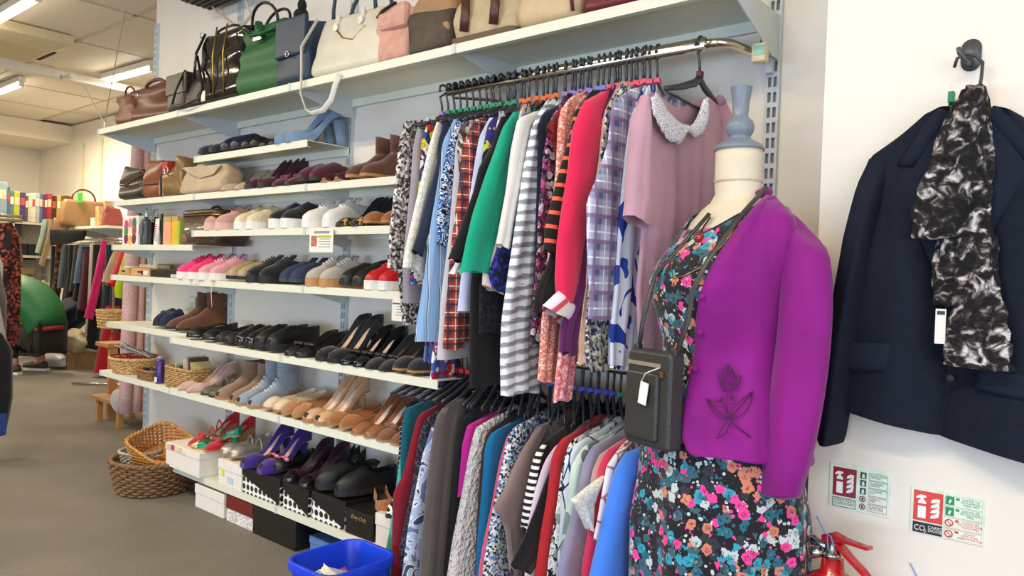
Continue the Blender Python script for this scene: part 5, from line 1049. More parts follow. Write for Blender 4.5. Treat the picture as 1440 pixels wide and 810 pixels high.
# torso outline: (z, half width x, half depth y, centre y)
TOR = [(.42, .222, .175, .015), (.62, .218, .175, .015), (.8, .208, .165, .015), (.9, .19, .15, .015), (.98, .162, .125, .01), (1.05, .15, .125, .015), (1.12, .156, .14, .025), (1.19, .162, .152, .035), (1.24, .166, .132, .03), (1.30, .168, .095, .01), (1.345, .155, .075, 0), (1.375, .115, .066, -.006), (1.39, .08, .06, -.01), (1.41, .062, .056, -.012), (1.44, .056, .054, -.01)]
def tor(z):
    for a, b in zip(TOR, TOR[1:]):
        if z <= b[0]: k = (z-a[0])/(b[0]-a[0]); return [lerp(a[i], b[i], k) for i in (1, 2, 3)]
    return list(TOR[-1][1:])
def ring(z, off=0, n=48, wav=0, nf=9):
    w, d, cy = tor(z); return [((w+off+wav*math.sin(nf*2*PI*k/n+z*3))*math.cos(2*PI*k/n), cy+(d+off+wav*math.sin(nf*2*PI*k/n+z*3))*math.sin(2*PI*k/n), z) for k in range(n)]
zs = [1.2, 1.24, 1.3, 1.345, 1.36, 1.375, 1.385, 1.39, 1.4, 1.41, 1.44, 1.49, 1.515]
MB().loft([ring(z, -.004) if z < 1.44 else [(.056*math.cos(2*PI*k/48), -.01+.054*math.sin(2*PI*k/48), z) for k in range(48)] for z in zs]).build('torso_form', calico, mann, True)
MB().lathe([(.0575, 1.438), (.0575, 1.441)], 32, (0, -.01), (0, 0)).build('neck_seam', plain('calico_seam', '#b9ad98', .8, bump=0), mann, True)
MB().lathe([(.059, 1.515), (.058, 1.522), (.05, 1.53), (.032, 1.54), (.024, 1.547), (.026, 1.55), (.032, 1.56), (.034, 1.572), (.03, 1.585), (.022, 1.592), (.018, 1.6), (.02, 1.63), (.025, 1.665), (.026, 1.668)], 32, (0, -.01)).build('neck_finial', dgrey, mann, True)
MB().lathe([(.02, .05), (.02, .55)], 16).build('stand_pole', chrome, mann, True); MB().lathe([(.2, 0), (.2, .015), (.05, .04), (.022, .06)], 32).build('stand_base', dgrey, mann, True)
inv = (Matrix.Translation(MC) @ rotz(-A_)).inverted()
def surf(u, v, off):   # where the sight line to a picture point meets the dummy's offset surface
    r = (FW+CR*((u-720)/F)-CU*((v-405)/F)); a = inv @ CAM; d = (inv.to_3x3() @ r)
    best = None; k = 1.0; prev = None
    while k < 3.2:
        p = a+d*k; w, dd, cy = tor(max(.42, min(1.43, p.z))); val = (p.x/(w+off))**2+((p.y-cy)/(dd+off))**2-1
        if val < 0: return p
        if best is None or val < best[0]: best = (val, p.copy())
        k += .002
    return best[1]
# dress
dr = empty('floral_dress', MC, -A_, 'black dress with pink and teal flowers on the tailor dummy', 'dress')
rings = []
for k in range(30):
    z = lerp(.40, 1.32, k/29); wv = .012*(1-sm((z-.62)/.16)); rings.append(ring(z, .008+.01*(1-sm((z-.6)/.2)), 72, wv, 9))
# neckline: V at the front
top = []
for k in range(72):
    a = 2*PI*k/72; w, d, cy = tor(1.36); fr = max(0, math.sin(a))**3; z = 1.375-.065*fr; w, d, cy = tor(z); top.append(((w+.006)*math.cos(a), cy+(d+.006)*math.sin(a), z))
rings.append(top); MB().loft(rings, (0, 0)).build('dress_body', dress, dr, True, solid=.002)
tag(MB().tube([Vector(MC)+rotz(-A_) @ surf(u, v, .012) for u, v in [(1042, 306), (1028, 330), (1010, 352), (985, 376), (962, 388), (946, 392), (944, 375), (952, 355), (968, 335), (985, 315)]], .0014, 6).build('thin_necklace', gold_, smooth=True), 'thin gold necklace round the dummy neck', 'necklace')
pn = empty('pendant', MC, -A_, 'red amber pendant on a dark cord at the neckline', 'pendant')
q = surf(983, 335, .014); MB().ell(tuple(q), (.013, .012, .013)).build('amber_stone', lea('amber', '#8c1a10', .15), pn, True); MB().tube([tuple(surf(u, v, .01)) for u, v in [(1056, 292), (1035, 303), (1012, 316), (995, 325), (984, 332), (990, 318), (999, 305)]], .002, 6).build('cord', bk, pn, True)
# magenta jacket: outlines taken on planes through the dummy
mg = plain('magenta_suedette', '#820f79', .65, var=.16, vs=7, bump=.35, bs=30, sheen=.15, spec=.2)
jk = empty('magenta_jacket', MC, -A_, 'bright magenta suedette jacket with embroidered flower on dummy', 'jacket')
def sheet(Lp, Rp, off, nu, nv, name, bump_=0, mat=mg, seed=0, top_off=None):
    def f(a, b):
        p = interp(Lp, b); q = interp(Rp, b); u, v = lerp(p[0], q[0], a), lerp(p[1], q[1], a)
        P = surf(u, v, off); fold = bump_*(math.sin(a*9+b*2+seed)+.5*math.sin(a*17-b*4))
        n_ = Vector((P.x, P.y*1.5, 0)).normalized(); P = P+n_*fold; return tuple(P)
    return MB().grid(f, nu, nv).build(name, mat, jk, True, solid=.006)
# front panel: from the collar down, front edge on the left, side seam on the right
Lp = [(1077, 276), (1060, 293), (1038, 320), (1016, 350), (998, 380), (984, 415), (980, 450), (977, 505), (966, 552), (961, 590), (961, 615), (968, 634), (978, 641)]
Rp = [(1085, 276), (1100, 288), (1116, 305), (1122, 325), (1124, 360), (1122, 395), (1120, 430), (1112, 470), (1105, 520), (1100, 570), (1096, 610), (1092, 640), (1090, 655)]
sheet(Lp, Rp, .034, 30, 40, 'front_panel', .0045)
# collar roll round the neck
def MP(p): return tuple(p)
MB().tube([(.05, -.05, 1.405), (.0, -.078, 1.415), (-.05, -.06, 1.415), (-.068, -.02, 1.405)], [.008, .011, .011, .008], 12, flat=1.2).build('collar', mg, jk, True)
# back panel behind the dummy
bp = []
for k in range(18):
    z = lerp(.80, 1.37, k/17); w, d, cy = tor(z); bp.append([((w+.03)*math.cos(a), cy+(d+.03)*math.sin(a), z) for a in [PI*(1.0+.85*j/20)-.12 for j in range(21)]])
MB().loft(bp, (0, 0), False).build('back_panel', mg, jk, True, solid=.006)
# shoulder and sleeve hanging at the image right
def sp_(u, v, y): q = hy(u, v, y); return tuple(inv @ q)
cen = [(1112, 306, .53), (1128, 326, .55), (1132, 360, .56), (1133, 410, .575), (1131, 460, .58), (1125, 520, .59), (1115, 590, .60), (1105, 650, .61), (1095, 700, .615)]
rad_ = [.026, .048, .058, .062, .064, .066, .065, .060, .050]
pts = [Vector(sp_(*c)) for c in cen]; rings = []
for i, (p, r) in enumerate(zip(pts, rad_)):
    rings.append([(p.x+r*math.cos(a)*(1+.05*math.sin(3*a+i*.8)), p.y+r*.75*math.sin(a)*(1+.05*math.sin(4*a-i)), p.z+(.03*math.cos(a) if i < 2 else -.006*math.cos(a))) for a in [2*PI*k/32 for k in range(32)]])
last = rings[-1]; mb = MB(); mb.loft(rings, (1, 0)); pc = pts[-1]
mb.loft([last, [(lerp(x, pc.x, .05), lerp(y, pc.y, .05), z+.002) for x, y, z in last], [(lerp(x, pc.x, .12), lerp(y, pc.y, .12), z+.08) for x, y, z in last]], (0, 1))
mb.build('sleeve', mg, jk, True, sub=1)
for u, v in ((987, 417), (985, 468), (977, 519)): q = surf(u, v, .042); MB().ell(tuple(q), (.009, .006, .006)).build('button', mg, jk, True)
# embroidery: dark thread outlines lying on the panel
emb = plain('embroidery_thread', '#3c0a3c', .7, bump=0)
def thread(P, r=.0011):
    P2 = []
    for a, b in zip(P, P[1:]):
        for k in range(4): P2.append((lerp(a[0], b[0], k/4), lerp(a[1], b[1], k/4)))
    P2.append(P[-1]); return [tuple(surf(u, v, .047)) for u, v in P2]
E_ = [[(1018, 550), (1014, 535), (1017, 522), (1024, 512), (1031, 522), (1036, 532), (1034, 545), (1026, 552), (1018, 550)], [(1020, 548), (1019, 530), (1025, 515)], [(1025, 550), (1026, 532), (1024, 513)], [(1030, 548), (1032, 530), (1028, 519)], [(1016, 545), (1010, 528), (1014, 524)], [(1036, 545), (1042, 530), (1038, 528)], [(1022, 550), (1029, 540), (1034, 528)], [(1018, 540), (1024, 526), (1030, 520)], [(1023, 553), (1022, 570), (1025, 590), (1040, 603), (1056, 615)], [(1023, 590), (1012, 588), (1000, 575), (993, 560), (1005, 566), (1015, 562), (1021, 575), (1023, 590)], [(994, 562), (1008, 575), (1022, 588)], [(1026, 588), (1032, 572), (1046, 560), (1059, 550), (1056, 566), (1048, 580), (1036, 588), (1026, 590)], [(1028, 586), (1042, 570), (1056, 554)], [(1022, 592), (1014, 604), (1008, 617), (1020, 610), (1026, 596)], [(1016, 556), (1012, 566), (1018, 560)], [(1028, 556), (1034, 564), (1027, 560)]]
mb = MB()
for P in E_: mb.tube(thread(P), .0012, 5)
tag(mb.build('embroidered_flower', emb, jk, True), kind='stuff')
# dark strap edge and the cross-body bag
bgm = plain('charcoal_leather', '#2f302e', .42, var=.08, vs=10, bump=.3, bs=160)
BY = .70
pA, pB = hy(883, 500, BY), hy(958, 628, BY)
o = empty('crossbody_bag', (0, 0, 0), 0, 'charcoal leather cross-body bag with white price tag on dummy', 'handbag')
cxb = (hy(920, 560, BY)); o.location = cxb; o.rotation_euler = (0, 0, -.3)
w_, h_ = .070, .108
def bagring(s, yy): return [(x*s, yy, z*s) for x, z in [(w_*.94, -h_), (w_, -h_*.94), (w_, h_*.9), (w_*.9, h_), (-w_*.9, h_), (-w_, h_*.9), (-w_, -h_*.94), (-w_*.94, -h_)]]
MB().loft([bagring(.95, -.022), bagring(1, -.016), bagring(1, .016), bagring(.96, .022)]).build('bag_body', bgm, o, bevel=.004)
MB().box((-w_*.55, .02, -h_*.85), (w_*.93, .03, h_*.55)).build('front_pocket', bgm, o, bevel=.005)
MB().box((-w_*.6, .0225, h_*.68), (w_*.9, .026, h_*.76)).build('zip', plain('pale_zip', '#b0a48c', .4, .6, bump=0), o)
MB().box((-w_*.75, .023, h_*.5), (-w_*.6, .028, h_*.62)).build('zip_puller', gold_, o)
MB().box((-.005, .031, -.012), (.02, .033, .038)).build('price_tag', solew, o).matrix_local = Matrix.Translation((-.01, .006, .0)) @ Matrix.Rotation(-.15, 4, 'Y')
MB().tube([(.01, .034, .035), (-.012, .04, .06), (-.045, .03, .075)], .0012, 5).build('tag_string', solew, o, True)
binv = (Matrix.Translation(o.location) @ Matrix.Rotation(-.3, 4, 'Z')).inverted(); mw = Matrix.Translation(MC) @ rotz(-A_)
def onb(u, v, off): return tuple(binv @ (mw @ surf(u, v, off)))
MB().tube([(w_*.8, .0, h_-.005), tuple(binv @ hy(903, 455, .69)), tuple(binv @ hy(913, 415, .67)), tuple(binv @ hy(921, 388, .65)), onb(932, 374, .012), onb(950, 355, .012), onb(975, 326, .012), onb(998, 300, .012)], .0065, 8, flat=.6).build('strap', bgm, o, True)
MB().tube([(-w_*.9, .0, h_-.005), onb(968, 450, .05), onb(974, 410, .046), onb(990, 375, .044), onb(1010, 345, .042), onb(1032, 315, .042), onb(1055, 288, .04), onb(1068, 274, .02), onb(1076, 264, .012)], .0075, 8, flat=.5).build('strap', bgm, o, True)
for s_ in (-1, 1): MB().box((s_*w_*.85-.008, -.008, h_-.012), (s_*w_*.85+.008, .008, h_+.01)).build('strap_tab', bgm, o, bevel=.002)

# ================= SUIT JACKET ON THE PIER WALL =================
PY = .364
sj = empty('suit_jacket', (0, 0, 0), 0, 'dark charcoal navy suit jacket hanging on the pier wall', 'jacket')
suit = plain('charcoal_suiting', '#191e2a', .8, var=.1, vs=60, bump=.25, bs=400, spec=.12)
def jpanel(Lp, Rp, y, th, name, nu=16, nv=22, amp=.004, seed=0, mat=suit, par=sj, thin=False, curve=.02):
    def f(side):
        def g_(a, b):
            p = interp(Lp, b); q = interp(Rp, b); u, v = lerp(p[0], q[0], a), lerp(p[1], q[1], a); P = hy(u, v, y)
            e = max(0, 1-abs(2*a-1)**3)**.5*(.3+.7*sm(b*5) if th > .03 else 1); return (P.x, P.y+(th*e+curve*math.sin(PI*a)+amp*math.sin(a*10+seed+b*2)) if side > 0 else P.y-(0 if thin else .6*th*e)+(curve*math.sin(PI*a)+amp*math.sin(a*10+seed+b*2))*(1 if thin else 0), P.z)
        return g_
    mb = MB()
    mb.grid(f(1), nu, nv, True)
    if not thin: mb.grid(f(-1), nu, nv)
    return mb.build(name, mat, par, True, solid=.004 if thin else 0)
Lf = [(1296, 170), (1262, 196), (1222, 222), (1212, 262), (1206, 320), (1198, 400), (1186, 470), (1172, 520), (1156, 566)]
Rf = [(1338, 150), (1330, 180), (1324, 225), (1322, 270), (1322, 330), (1326, 400), (1330, 470), (1332, 540), (1320, 612)]
jpanel(Lf, Rf, .40, .022, 'left_front', 18, 26, .004)
Lf2 = [(1396, 150), (1390, 180), (1372, 225), (1352, 270), (1335, 330), (1331, 400), (1332, 470), (1332, 540), (1320, 612)]
Rf2 = [(1440, 165), (1490, 196), (1560, 225), (1580, 280), (1582, 340), (1590, 420), (1600, 500), (1610, 580), (1600, 690)]
jpanel(Lf2, Rf2, .40, .022, 'right_front', 18, 26, .004, 2)
# back lining seen in the neck
jpanel([(1312, 158), (1318, 200), (1326, 270)], [(1410, 156), (1392, 200), (1350, 270)], .385, .004, 'lining', 8, 8, 0, mat=plain('black_lining', '#0f1016', .4, bump=0))
# lapels
lm = plain('charcoal_suiting_lapel', '#1c2230', .8, var=.08, vs=60, bump=.25, bs=400, spec=.12)
jpanel([(1320, 156), (1292, 190), (1260, 246), (1262, 275), (1290, 330), (1320, 392)], [(1340, 160), (1338, 190), (1334, 230), (1330, 275), (1330, 330), (1329, 395)], .434, .005, 'lapel', 8, 16, 0, mat=lm, thin=True, curve=.008)
jpanel([(1378, 162), (1380, 190), (1372, 230), (1360, 275), (1342, 330), (1331, 395)], [(1420, 158), (1440, 190), (1462, 232), (1440, 262), (1400, 320), (1345, 395)], .434, .005, 'lapel', 8, 16, 0, mat=lm, thin=True, curve=.008)
jpanel([(1322, 153), (1300, 172), (1262, 232)], [(1342, 160), (1330, 180), (1290, 236)], .44, .005, 'collar', 6, 8, 0, mat=lm, thin=True, curve=.006); jpanel([(1380, 160), (1396, 180), (1440, 228)], [(1402, 150), (1425, 166), (1468, 216)], .44, .005, 'collar', 6, 8, 0, mat=lm, thin=True, curve=.006)
# sleeves
jpanel([(1222, 224), (1208, 260), (1190, 330), (1176, 410), (1162, 490), (1155, 560), (1152, 612), (1156, 622)], [(1262, 232), (1250, 280), (1232, 350), (1218, 420), (1206, 490), (1198, 560), (1190, 610), (1186, 622)], .405, .045, 'sleeve', 14, 24, .004, mat=suit).location = (0, -.0, 0)
jpanel([(1560, 224), (1570, 280), (1580, 350), (1590, 420), (1600, 490), (1608, 560), (1620, 640), (1622, 700)], [(1610, 224), (1640, 280), (1650, 350), (1660, 420), (1670, 490), (1680, 560), (1685, 640), (1688, 700)], .405, .045, 'sleeve', 10, 16, .004, mat=suit)
jpanel([(1174, 478), (1172, 500), (1168, 518)], [(1281, 484), (1280, 508), (1275, 523)], .432, .004, 'pocket_flap', 10, 4, 0, thin=True, mat=lm, curve=.008); jpanel([(1372, 512), (1370, 530), (1368, 545)], [(1500, 540), (1498, 560), (1492, 576)], .432, .004, 'pocket_flap', 10, 4, 0, thin=True, mat=lm, curve=.008)
q = hy(1336, 532, .43); MB().ell(tuple(q), (.009, .004, .009)).build('button', soleb, sj, True)
# hook and hanger
hk = empty('wall_hook', (0, 0, 0), 0, 'dark grey metal coat hook screwed to the pier wall', 'hook')
q = hy(1366, 78, PY); mk = plain('dark_metal', '#5a5c5e', .45, .5, bump=0)
MB().loft([rrect(.019, .034, .0189, 0), rrect(.019, .034, .0189, .004)]).build('hook_plate', mk, hk, True).matrix_local = Matrix.Translation((q.x, PY, q.z)) @ Matrix.Rotation(-PI/2, 4, 'X')
MB().tube([(q.x, PY+.003, q.z-.008), (q.x, PY+.02, q.z-.022), (q.x+.002, PY+.045, q.z-.024), (q.x+.012, PY+.06, q.z-.008), (q.x+.014, PY+.062, q.z+.004)], .0045, 8).build('hook_arm', mk, hk, True)
jh = empty('coat_hanger', (0, 0, 0), 0, 'black hanger with green cube holding the suit jacket', 'hanger')
a = [hy(u, v, PY+.035) for u, v in ((1342, 95), (1346, 82), (1358, 76), (1372, 78), (1382, 88), (1380, 110), (1376, 130), (1372, 160))]
MB().tube([tuple(p) for p in a], .0035, 8).build('hook', hangm, jh, True)
a = [hy(u, v, .395) for u, v in ((1245, 228), (1300, 190), (1350, 172), (1372, 160), (1400, 172), (1470, 200), (1560, 240))]; MB().tube([tuple(p) for p in a], .007, 8).build('arms', hangm, jh, True)
q = hy(1338, 137, .41); MB().box((q.x-.006, q.y-.008, q.z-.012), (q.x+.006, q.y+.008, q.z+.012)).build('size_cube', cubes['green'], jh, bevel=.002); MB().tube([tuple(hy(1338, 146, .405)), tuple(hy(1336, 160, .4))], .006, 8).build('neck', hangm, jh, True)
# scarf
scm = NT('scarf_fluff'); co = scm.coord((1, 1, 1)); nz = scm.n('ShaderNodeTexNoise', i_Scale=42., i_Detail=5., i_Distortion=.8); scm.l(co, nz.inputs[0])
scm.l(scm.ramp(nz.outputs[0], [(.44, hexc('#0f0d0f')), (.52, hexc('#332e2e')), (.58, hexc('#857d7a')), (.66, hexc('#dedad8'))]), scm.b.inputs['Base Color']); scm.b.inputs['Roughness'].default_value = .95
n2 = scm.n('ShaderNodeTexNoise', i_Scale=90., i_Detail=5.); scm.l(co, n2.inputs[0]); scm.bump(n2.outputs[0], 1., .02)
sc_ = empty('scarf', (0, 0, 0), 0, 'black and white fluffy scarf hanging over the suit jacket', 'scarf')
def strand(C_, Wd, y0, name, th=.02, seed=0):
    rings = []; N = 40
    for i in range(N+1):
        t = i/N; p = interp(C_, t); w = interp([(x,) for x in Wd], t)[0]/2; a, b = hy(p[0]-w, p[1], y0), hy(p[0]+w, p[1], y0); cx, cz = (a.x+b.x)/2, (a.z+b.z)/2; wx = abs(a.x-b.x)/2; r = []
        for k in range(28):
            an = 2*PI*k/28; f = 1+.12*math.sin(5*an+seed+t*5)+.22*noise.noise((math.cos(an)*1.7+seed, math.sin(an)*1.7, t*16)); r.append((cx+wx*math.cos(an)*f, y0+th*math.sin(an)*f+.006*math.sin(3*an+t*8), cz+.01*noise.noise((an, t*20, seed))))
        rings.append(r)
    return MB().loft(rings).build(name, scm.m, sc_, True, sub=1)
strand([(1372, 125), (1362, 150), (1350, 190), (1335, 240), (1322, 290), (1312, 338)], [22, 48, 62, 66, 76, 60], .475, 'short_end', .026, 1)
strand([(1370, 125), (1364, 165), (1356, 220), (1350, 290), (1345, 350), (1340, 400), (1336, 430)], [30, 55, 66, 66, 60, 56, 44], .455, 'middle_fold', .022, 5)
strand([(1376, 330), (1374, 380), (1374, 430), (1376, 470), (1378, 520)], [52, 56, 72, 90, 98], .462, 'long_end', .022, 9)
strand([(1372, 120), (1374, 170), (1378, 230), (1372, 290), (1374, 340)], [30, 44, 40, 44, 50], .448, 'upper_fold', .02, 3)
a, b = hy(1316, 434, .47), hy(1334, 487, .47); o = empty('price_label', a, 0, 'white card price label hanging from the scarf', 'label'); MB().box((-.012, -.0008, -.075), (.0, .0008, 0)).build('card', cardw, o).scale = (1.6, 1, .95)
MB().box((-.017, .001, -.012), (-.003, .0016, -.004)).build('printed_mark', bk, o)

# ================= SIGNS AND EXTINGUISHER =================
def sign(name, label, quad, W_, Hh):
    a, b, d = hy(*quad[0], PY), hy(*quad[1], PY), hy(*quad[2], PY); w = abs(a.x-b.x); h = abs(a.z-d.z)
    o = empty(name, (a.x, PY, a.z), 0, label, 'sign'); MB().box((-w, 0, -h), (0, .002, 0)).build('sign_panel', plain('sign_cream', '#d6e4cf', .4, bump=0), o, bevel=.0006); return o, w, h
def R_(o, w, h, x0, y0, x1, y1, col, name, dz=.0023): return MB().box((-x1*w, .0015, -y1*h), (-x0*w, dz, -y0*h)).build(name, plain('ink_'+col[1:], col, .4, bump=0), o)
def poly(o, w, h, P, col, name, dz=.0027):
    return MB().prism([(-x*w, -y*h) for x, y in P], dz-.0018, 1, .0018).build(name, plain('ink_'+col[1:], col, .4, bump=0), o)
def txt(o, w, h, s, x, y, size, col, al='LEFT', sxl=1.):
    c = D.curves.new('lettering', 'FONT'); c.body = s; c.size = size*h; c.extrude = .0002; c.align_x = al; c.space_line = .85
    t = D.objects.new('lettering', c); COL.objects.link(t); c.materials.append(plain('ink_'+col[1:], col, .4, bump=0)); t.location = (-x*w, .0028, -y*h); t.rotation_euler = (PI/2, 0, PI); t.scale = (sxl, 1, 1)
    me = D.meshes.new_from_object(t.evaluated_get(bpy.context.evaluated_depsgraph_get())); n_ = D.objects.new('lettering', me); n_.matrix_local = Matrix.Translation(t.location) @ t.rotation_euler.to_matrix().to_4x4() @ Matrix.Scale(sxl, 4, (1, 0, 0))
    D.objects.remove(t); COL.objects.link(n_); n_.parent = o; tag(n_, kind='stuff'); return n_
def extpic(o, w, h, x0, y0, x1, y1, red, wh='#e8ece4'):
    R_(o, w, h, x0, y0, x1, y1, red, 'red_field'); X = lambda a: lerp(x0, x1, a); Y = lambda b: lerp(y0, y1, b)
    P = lambda L: [(X(a), Y(b)) for a, b in L]
    poly(o, w, h, P([(.16, .9), (.16, .36), (.2, .3), (.38, .3), (.43, .36), (.43, .9)]), wh, 'extinguisher_symbol'); poly(o, w, h, P([(.24, .3), (.24, .24), (.1, .27), (.08, .22), (.22, .13), (.42, .14), (.44, .2), (.34, .22), (.34, .3)]), wh, 'extinguisher_symbol')
    poly(o, w, h, P([(.16, .5), (.16, .42), (.43, .42), (.43, .5)]), red, 'symbol_band', .003)
    for k in range(4): poly(o, w, h, P([(.58, .86-.17*k), (.62, .76-.17*k), (.76, .70-.17*k), (.9, .56-.17*k if k < 3 else .2), (.86, .78-.17*k), (.74, .84-.17*k)]), wh, 'flame_symbol')
o, w, h = sign('fire_sign', 'small sign with dark red panel reading foam over the extinguisher', ((1168, 648), (1254, 666), (1168, 711)), 1, 1)
extpic(o, w, h, .06, .1, .45, .73, '#8c0f22')
R_(o, w, h, .06, .77, .45, .97, '#20302c', 'text_frame'); R_(o, w, h, .07, .785, .44, .955, '#d6e4cf', 'text_field', .0026); txt(o, w, h, 'HYDRO MULTI\nCLASS FOAM', .255, .85, .075, '#20302c', 'CENTER')
for k in range(5):
    col = '#145038' if k < 3 else '#8c2030'
    if k < 3: R_(o, w, h, .51, .12+.17*k, .61, .26+.17*k, col, 'pictogram'); poly(o, w, h, [(.54, .24+.17*k), (.545, .16+.17*k), (.575, .15+.17*k), (.585, .24+.17*k)], '#d6e4cf', 'pictogram_mark', .003)
    else:
        MB().tube([(-w*(.56+.045*math.cos(a)), .0024, -h*(.19+.17*k)-.045*w*math.sin(a)) for a in [2*PI*i/16 for i in range(16)]], .0011, 5, closed=True).build('prohibition_ring', plain('ink_'+col[1:], col, .4, bump=0), o)
        R_(o, w, h, .545, .16+.17*k, .575, .22+.17*k, '#20302c', 'pictogram_mark', .0028)
    R_(o, w, h, .65, .11+.17*k, .95, .265+.17*k, col, 'text_frame'); R_(o, w, h, .655, .12+.17*k, .945, .255+.17*k, '#d6e4cf', 'text_field', .0026); txt(o, w, h, ['WOOD PAPER\nTEXTILES', 'FLAMMABLE\nLIQUIDS', 'COOKING\nOILS', 'GASEOUS\nFIRES', 'FLAMMABLE\nMETAL FIRES'][k], .67, .175+.17*k, .052, col)
o, w, h = sign('fire_sign', 'larger sign with bright red panel reading CO2 carbon dioxide', ((1282, 683), (1386, 702), (1282, 747)), 1, 1)
extpic(o, w, h, .04, .06, .45, .72, '#d63a2c')
R_(o, w, h, .04, .75, .45, .98, '#161a1c', 'black_field'); txt(o, w, h, 'CO', .06, .93, .17, '#e8ece4', sxl=.85); txt(o, w, h, '2', .2, .955, .09, '#e8ece4'); txt(o, w, h, 'CARBON\nDIOXIDE', .255, .85, .085, '#e8ece4')
for k in range(4):
    col = '#128a48' if k < 2 else '#d63a2c'
    R_(o, w, h, .475, .055+.235*k, .97, .275+.235*k, '#9ab49c' if k < 2 else '#d8a090', 'text_frame'); R_(o, w, h, .48, .065+.235*k, .965, .265+.235*k, '#dfead8', 'text_field', .0026)
    if k < 2: R_(o, w, h, .485, .07+.235*k, .6, .25+.235*k, col, 'pictogram', .003); poly(o, w, h, [(.52, .2+.235*k), (.55, .1+.235*k), (.545, .15+.235*k), (.57, .14+.235*k), (.54, .23+.235*k)], '#e8ece4', 'pictogram_mark', .0034)
    else:
        MB().tube([(-w*(.54+.05*math.cos(a)), .003, -h*(.165+.235*k)-.05*w*math.sin(a)) for a in [2*PI*i/16 for i in range(16)]], .0013, 5, closed=True).build('prohibition_ring', plain('ink_'+col[1:], col, .4, bump=0), o); poly(o, w, h, [(.505, .12+.235*k), (.515, .11+.235*k), (.575, .21+.235*k), (.565, .22+.235*k)], col, 'prohibition_bar', .0032)
    R_(o, w, h, .62, .08+.235*k, .67, .13+.235*k, col, 'class_square', .003)
    txt(o, w, h, ['SAFE FOR USE\nON FLAMMABLE\nLIQUID FIRES', 'SAFE FOR USE\nON ELECTRICAL\nFIRES', 'DO NOT USE\nON WOOD, PAPER\nTEXTILE FIRES', 'DO NOT\nHOLD HORN\nWHEN OPERATING'][k], .82, .125+.235*k, .062, col, 'CENTER', .85)
# extinguisher
q = hy(1172, 765, .50); redp = plain('extinguisher_red', '#b0141c', .25, var=.03, bump=0, coat=.4)
ex = empty('fire_extinguisher', (q.x, .50, 0), -.3, 'red fire extinguisher standing under the signs', 'extinguisher'); hz_ = hy(1172, 765, .50).z
zt_ = hz_-.02
MB().lathe([(.06, .0), (.075, .01), (.078, .03), (.078, zt_-.13), (.07, zt_-.085), (.05, zt_-.055), (.025, zt_-.04), (.022, zt_-.01)], 40).build('cylinder_body', redp, ex, True)
MB().lathe([(.02, zt_-.01), (.022, zt_), (.017, zt_+.005), (.017, zt_+.025)], 20).build('valve_body', plain('brass_chrome', '#b0a898', .25, 1, bump=0), ex, True)
MB().tube([(0, 0, zt_+.008), (.035, 0, zt_+.012), (.05, 0, zt_+.014)], [.009, .009, .012], 12).build('nozzle_port', silver, ex, True)
MB().tube([(.02, .012, zt_+.0), (.034, .03, zt_-.005)], [.012, .013], 14).build('gauge', silver, ex, True)
def lever(P, w0, w1): 
    R2_ = []
    for i, (x, z_, t_) in enumerate(P): w_2 = lerp(w0, w1, i/(len(P)-1)); R2_.append([(x, -w_2, z_-t_), (x, w_2, z_-t_), (x, w_2, z_+t_), (x, -w_2, z_+t_)])
    return MB().loft(R2_)
lever([(.022, zt_+.028, .008), (.0, zt_+.036, .01), (-.03, zt_+.036, .004), (-.07, zt_+.036, .003), (-.085, zt_+.037, .004)], .013, .011).build('squeeze_lever', redp, ex, bevel=.002)
lever([(.0, zt_+.025, .008), (-.02, zt_+.018, .006), (-.045, zt_+.0, .005), (-.075, zt_-.018, .005), (-.088, zt_-.03, .006)], .013, .01).build('carry_handle', redp, ex, bevel=.002)
MB().tube([(-.018+.014*math.cos(a), .016, zt_-.012+.018*math.sin(a)) for a in [2*PI*k/16 for k in range(16)]], .0016, 6, closed=True).build('safety_pin_ring', redp, ex, True)
bt = plain('blue_tie', '#4a8cd0', .4, bump=0)
MB().tube([(.03, .02, zt_+.075), (.01, .018, zt_+.045), (-.005, .017, zt_+.04), (-.02, .016, zt_), (-.0, .018, zt_+.01), (.004, .017, zt_+.04)], .0014, 6).build('seal_tie', bt, ex, True)
a = hy(1280, 792, PY+.003); b = hy(1290, 812, PY+.003); tag(MB().tube([tuple(a), tuple(b)], .0012, 5).build('cable_tie', bt), 'thin blue cable tie end below the larger sign', 'cable tie')
a = hy(1085, 271, .1); b = hy(1122, 284, .1)
# plug with sticker hanging on the rail arm
pg = empty('plug', (0, 0, 0), 0, 'white plug with teal sticker hanging by the rail arm', 'plug'); a = hy(1070, 74, .12)
MB().box((a.x-.02, .105, a.z-.03), (a.x+.022, .14, a.z+.025)).build('plug_body', plain('cream_plastic', '#d8cca8', .5, bump=0), pg, bevel=.008); MB().box((a.x-.018, .1405, a.z-.012), (a.x+.012, .1415, a.z+.016)).build('sticker', plain('print_teal2', '#8fc0b0', .5, bump=0), pg)
MB().tube([(a.x, .12, a.z+.02), (a.x, .11, a.z+.07), tuple(hy(1068, 15, .1)), tuple(hy(1058, -5, .1))], .005, 8).build('cord', plain('tan_cord', '#7a5424', .5, bump=0), pg, True)
# ================= FAR END OF THE SHOP =================
def fbox(name, label, cat, u0, u1, v0, v1, x, dep, mat, part='body', extra=None, bev=.003):
    a, b = hx(u0, v0, x), hx(u1, v1, x); y0, y1 = min(a.y, b.y), max(a.y, b.y); z0, z1 = min(a.z, b.z), max(a.z, b.z)
    o = empty(name, (x, (y0+y1)/2, z0), 0, label, cat); w = (y1-y0)/2; MB().box((0, -w, 0), (dep, w, z1-z0)).build(part, mat, o, bevel=bev)
    if extra: extra(o, w, z1-z0)
    return o
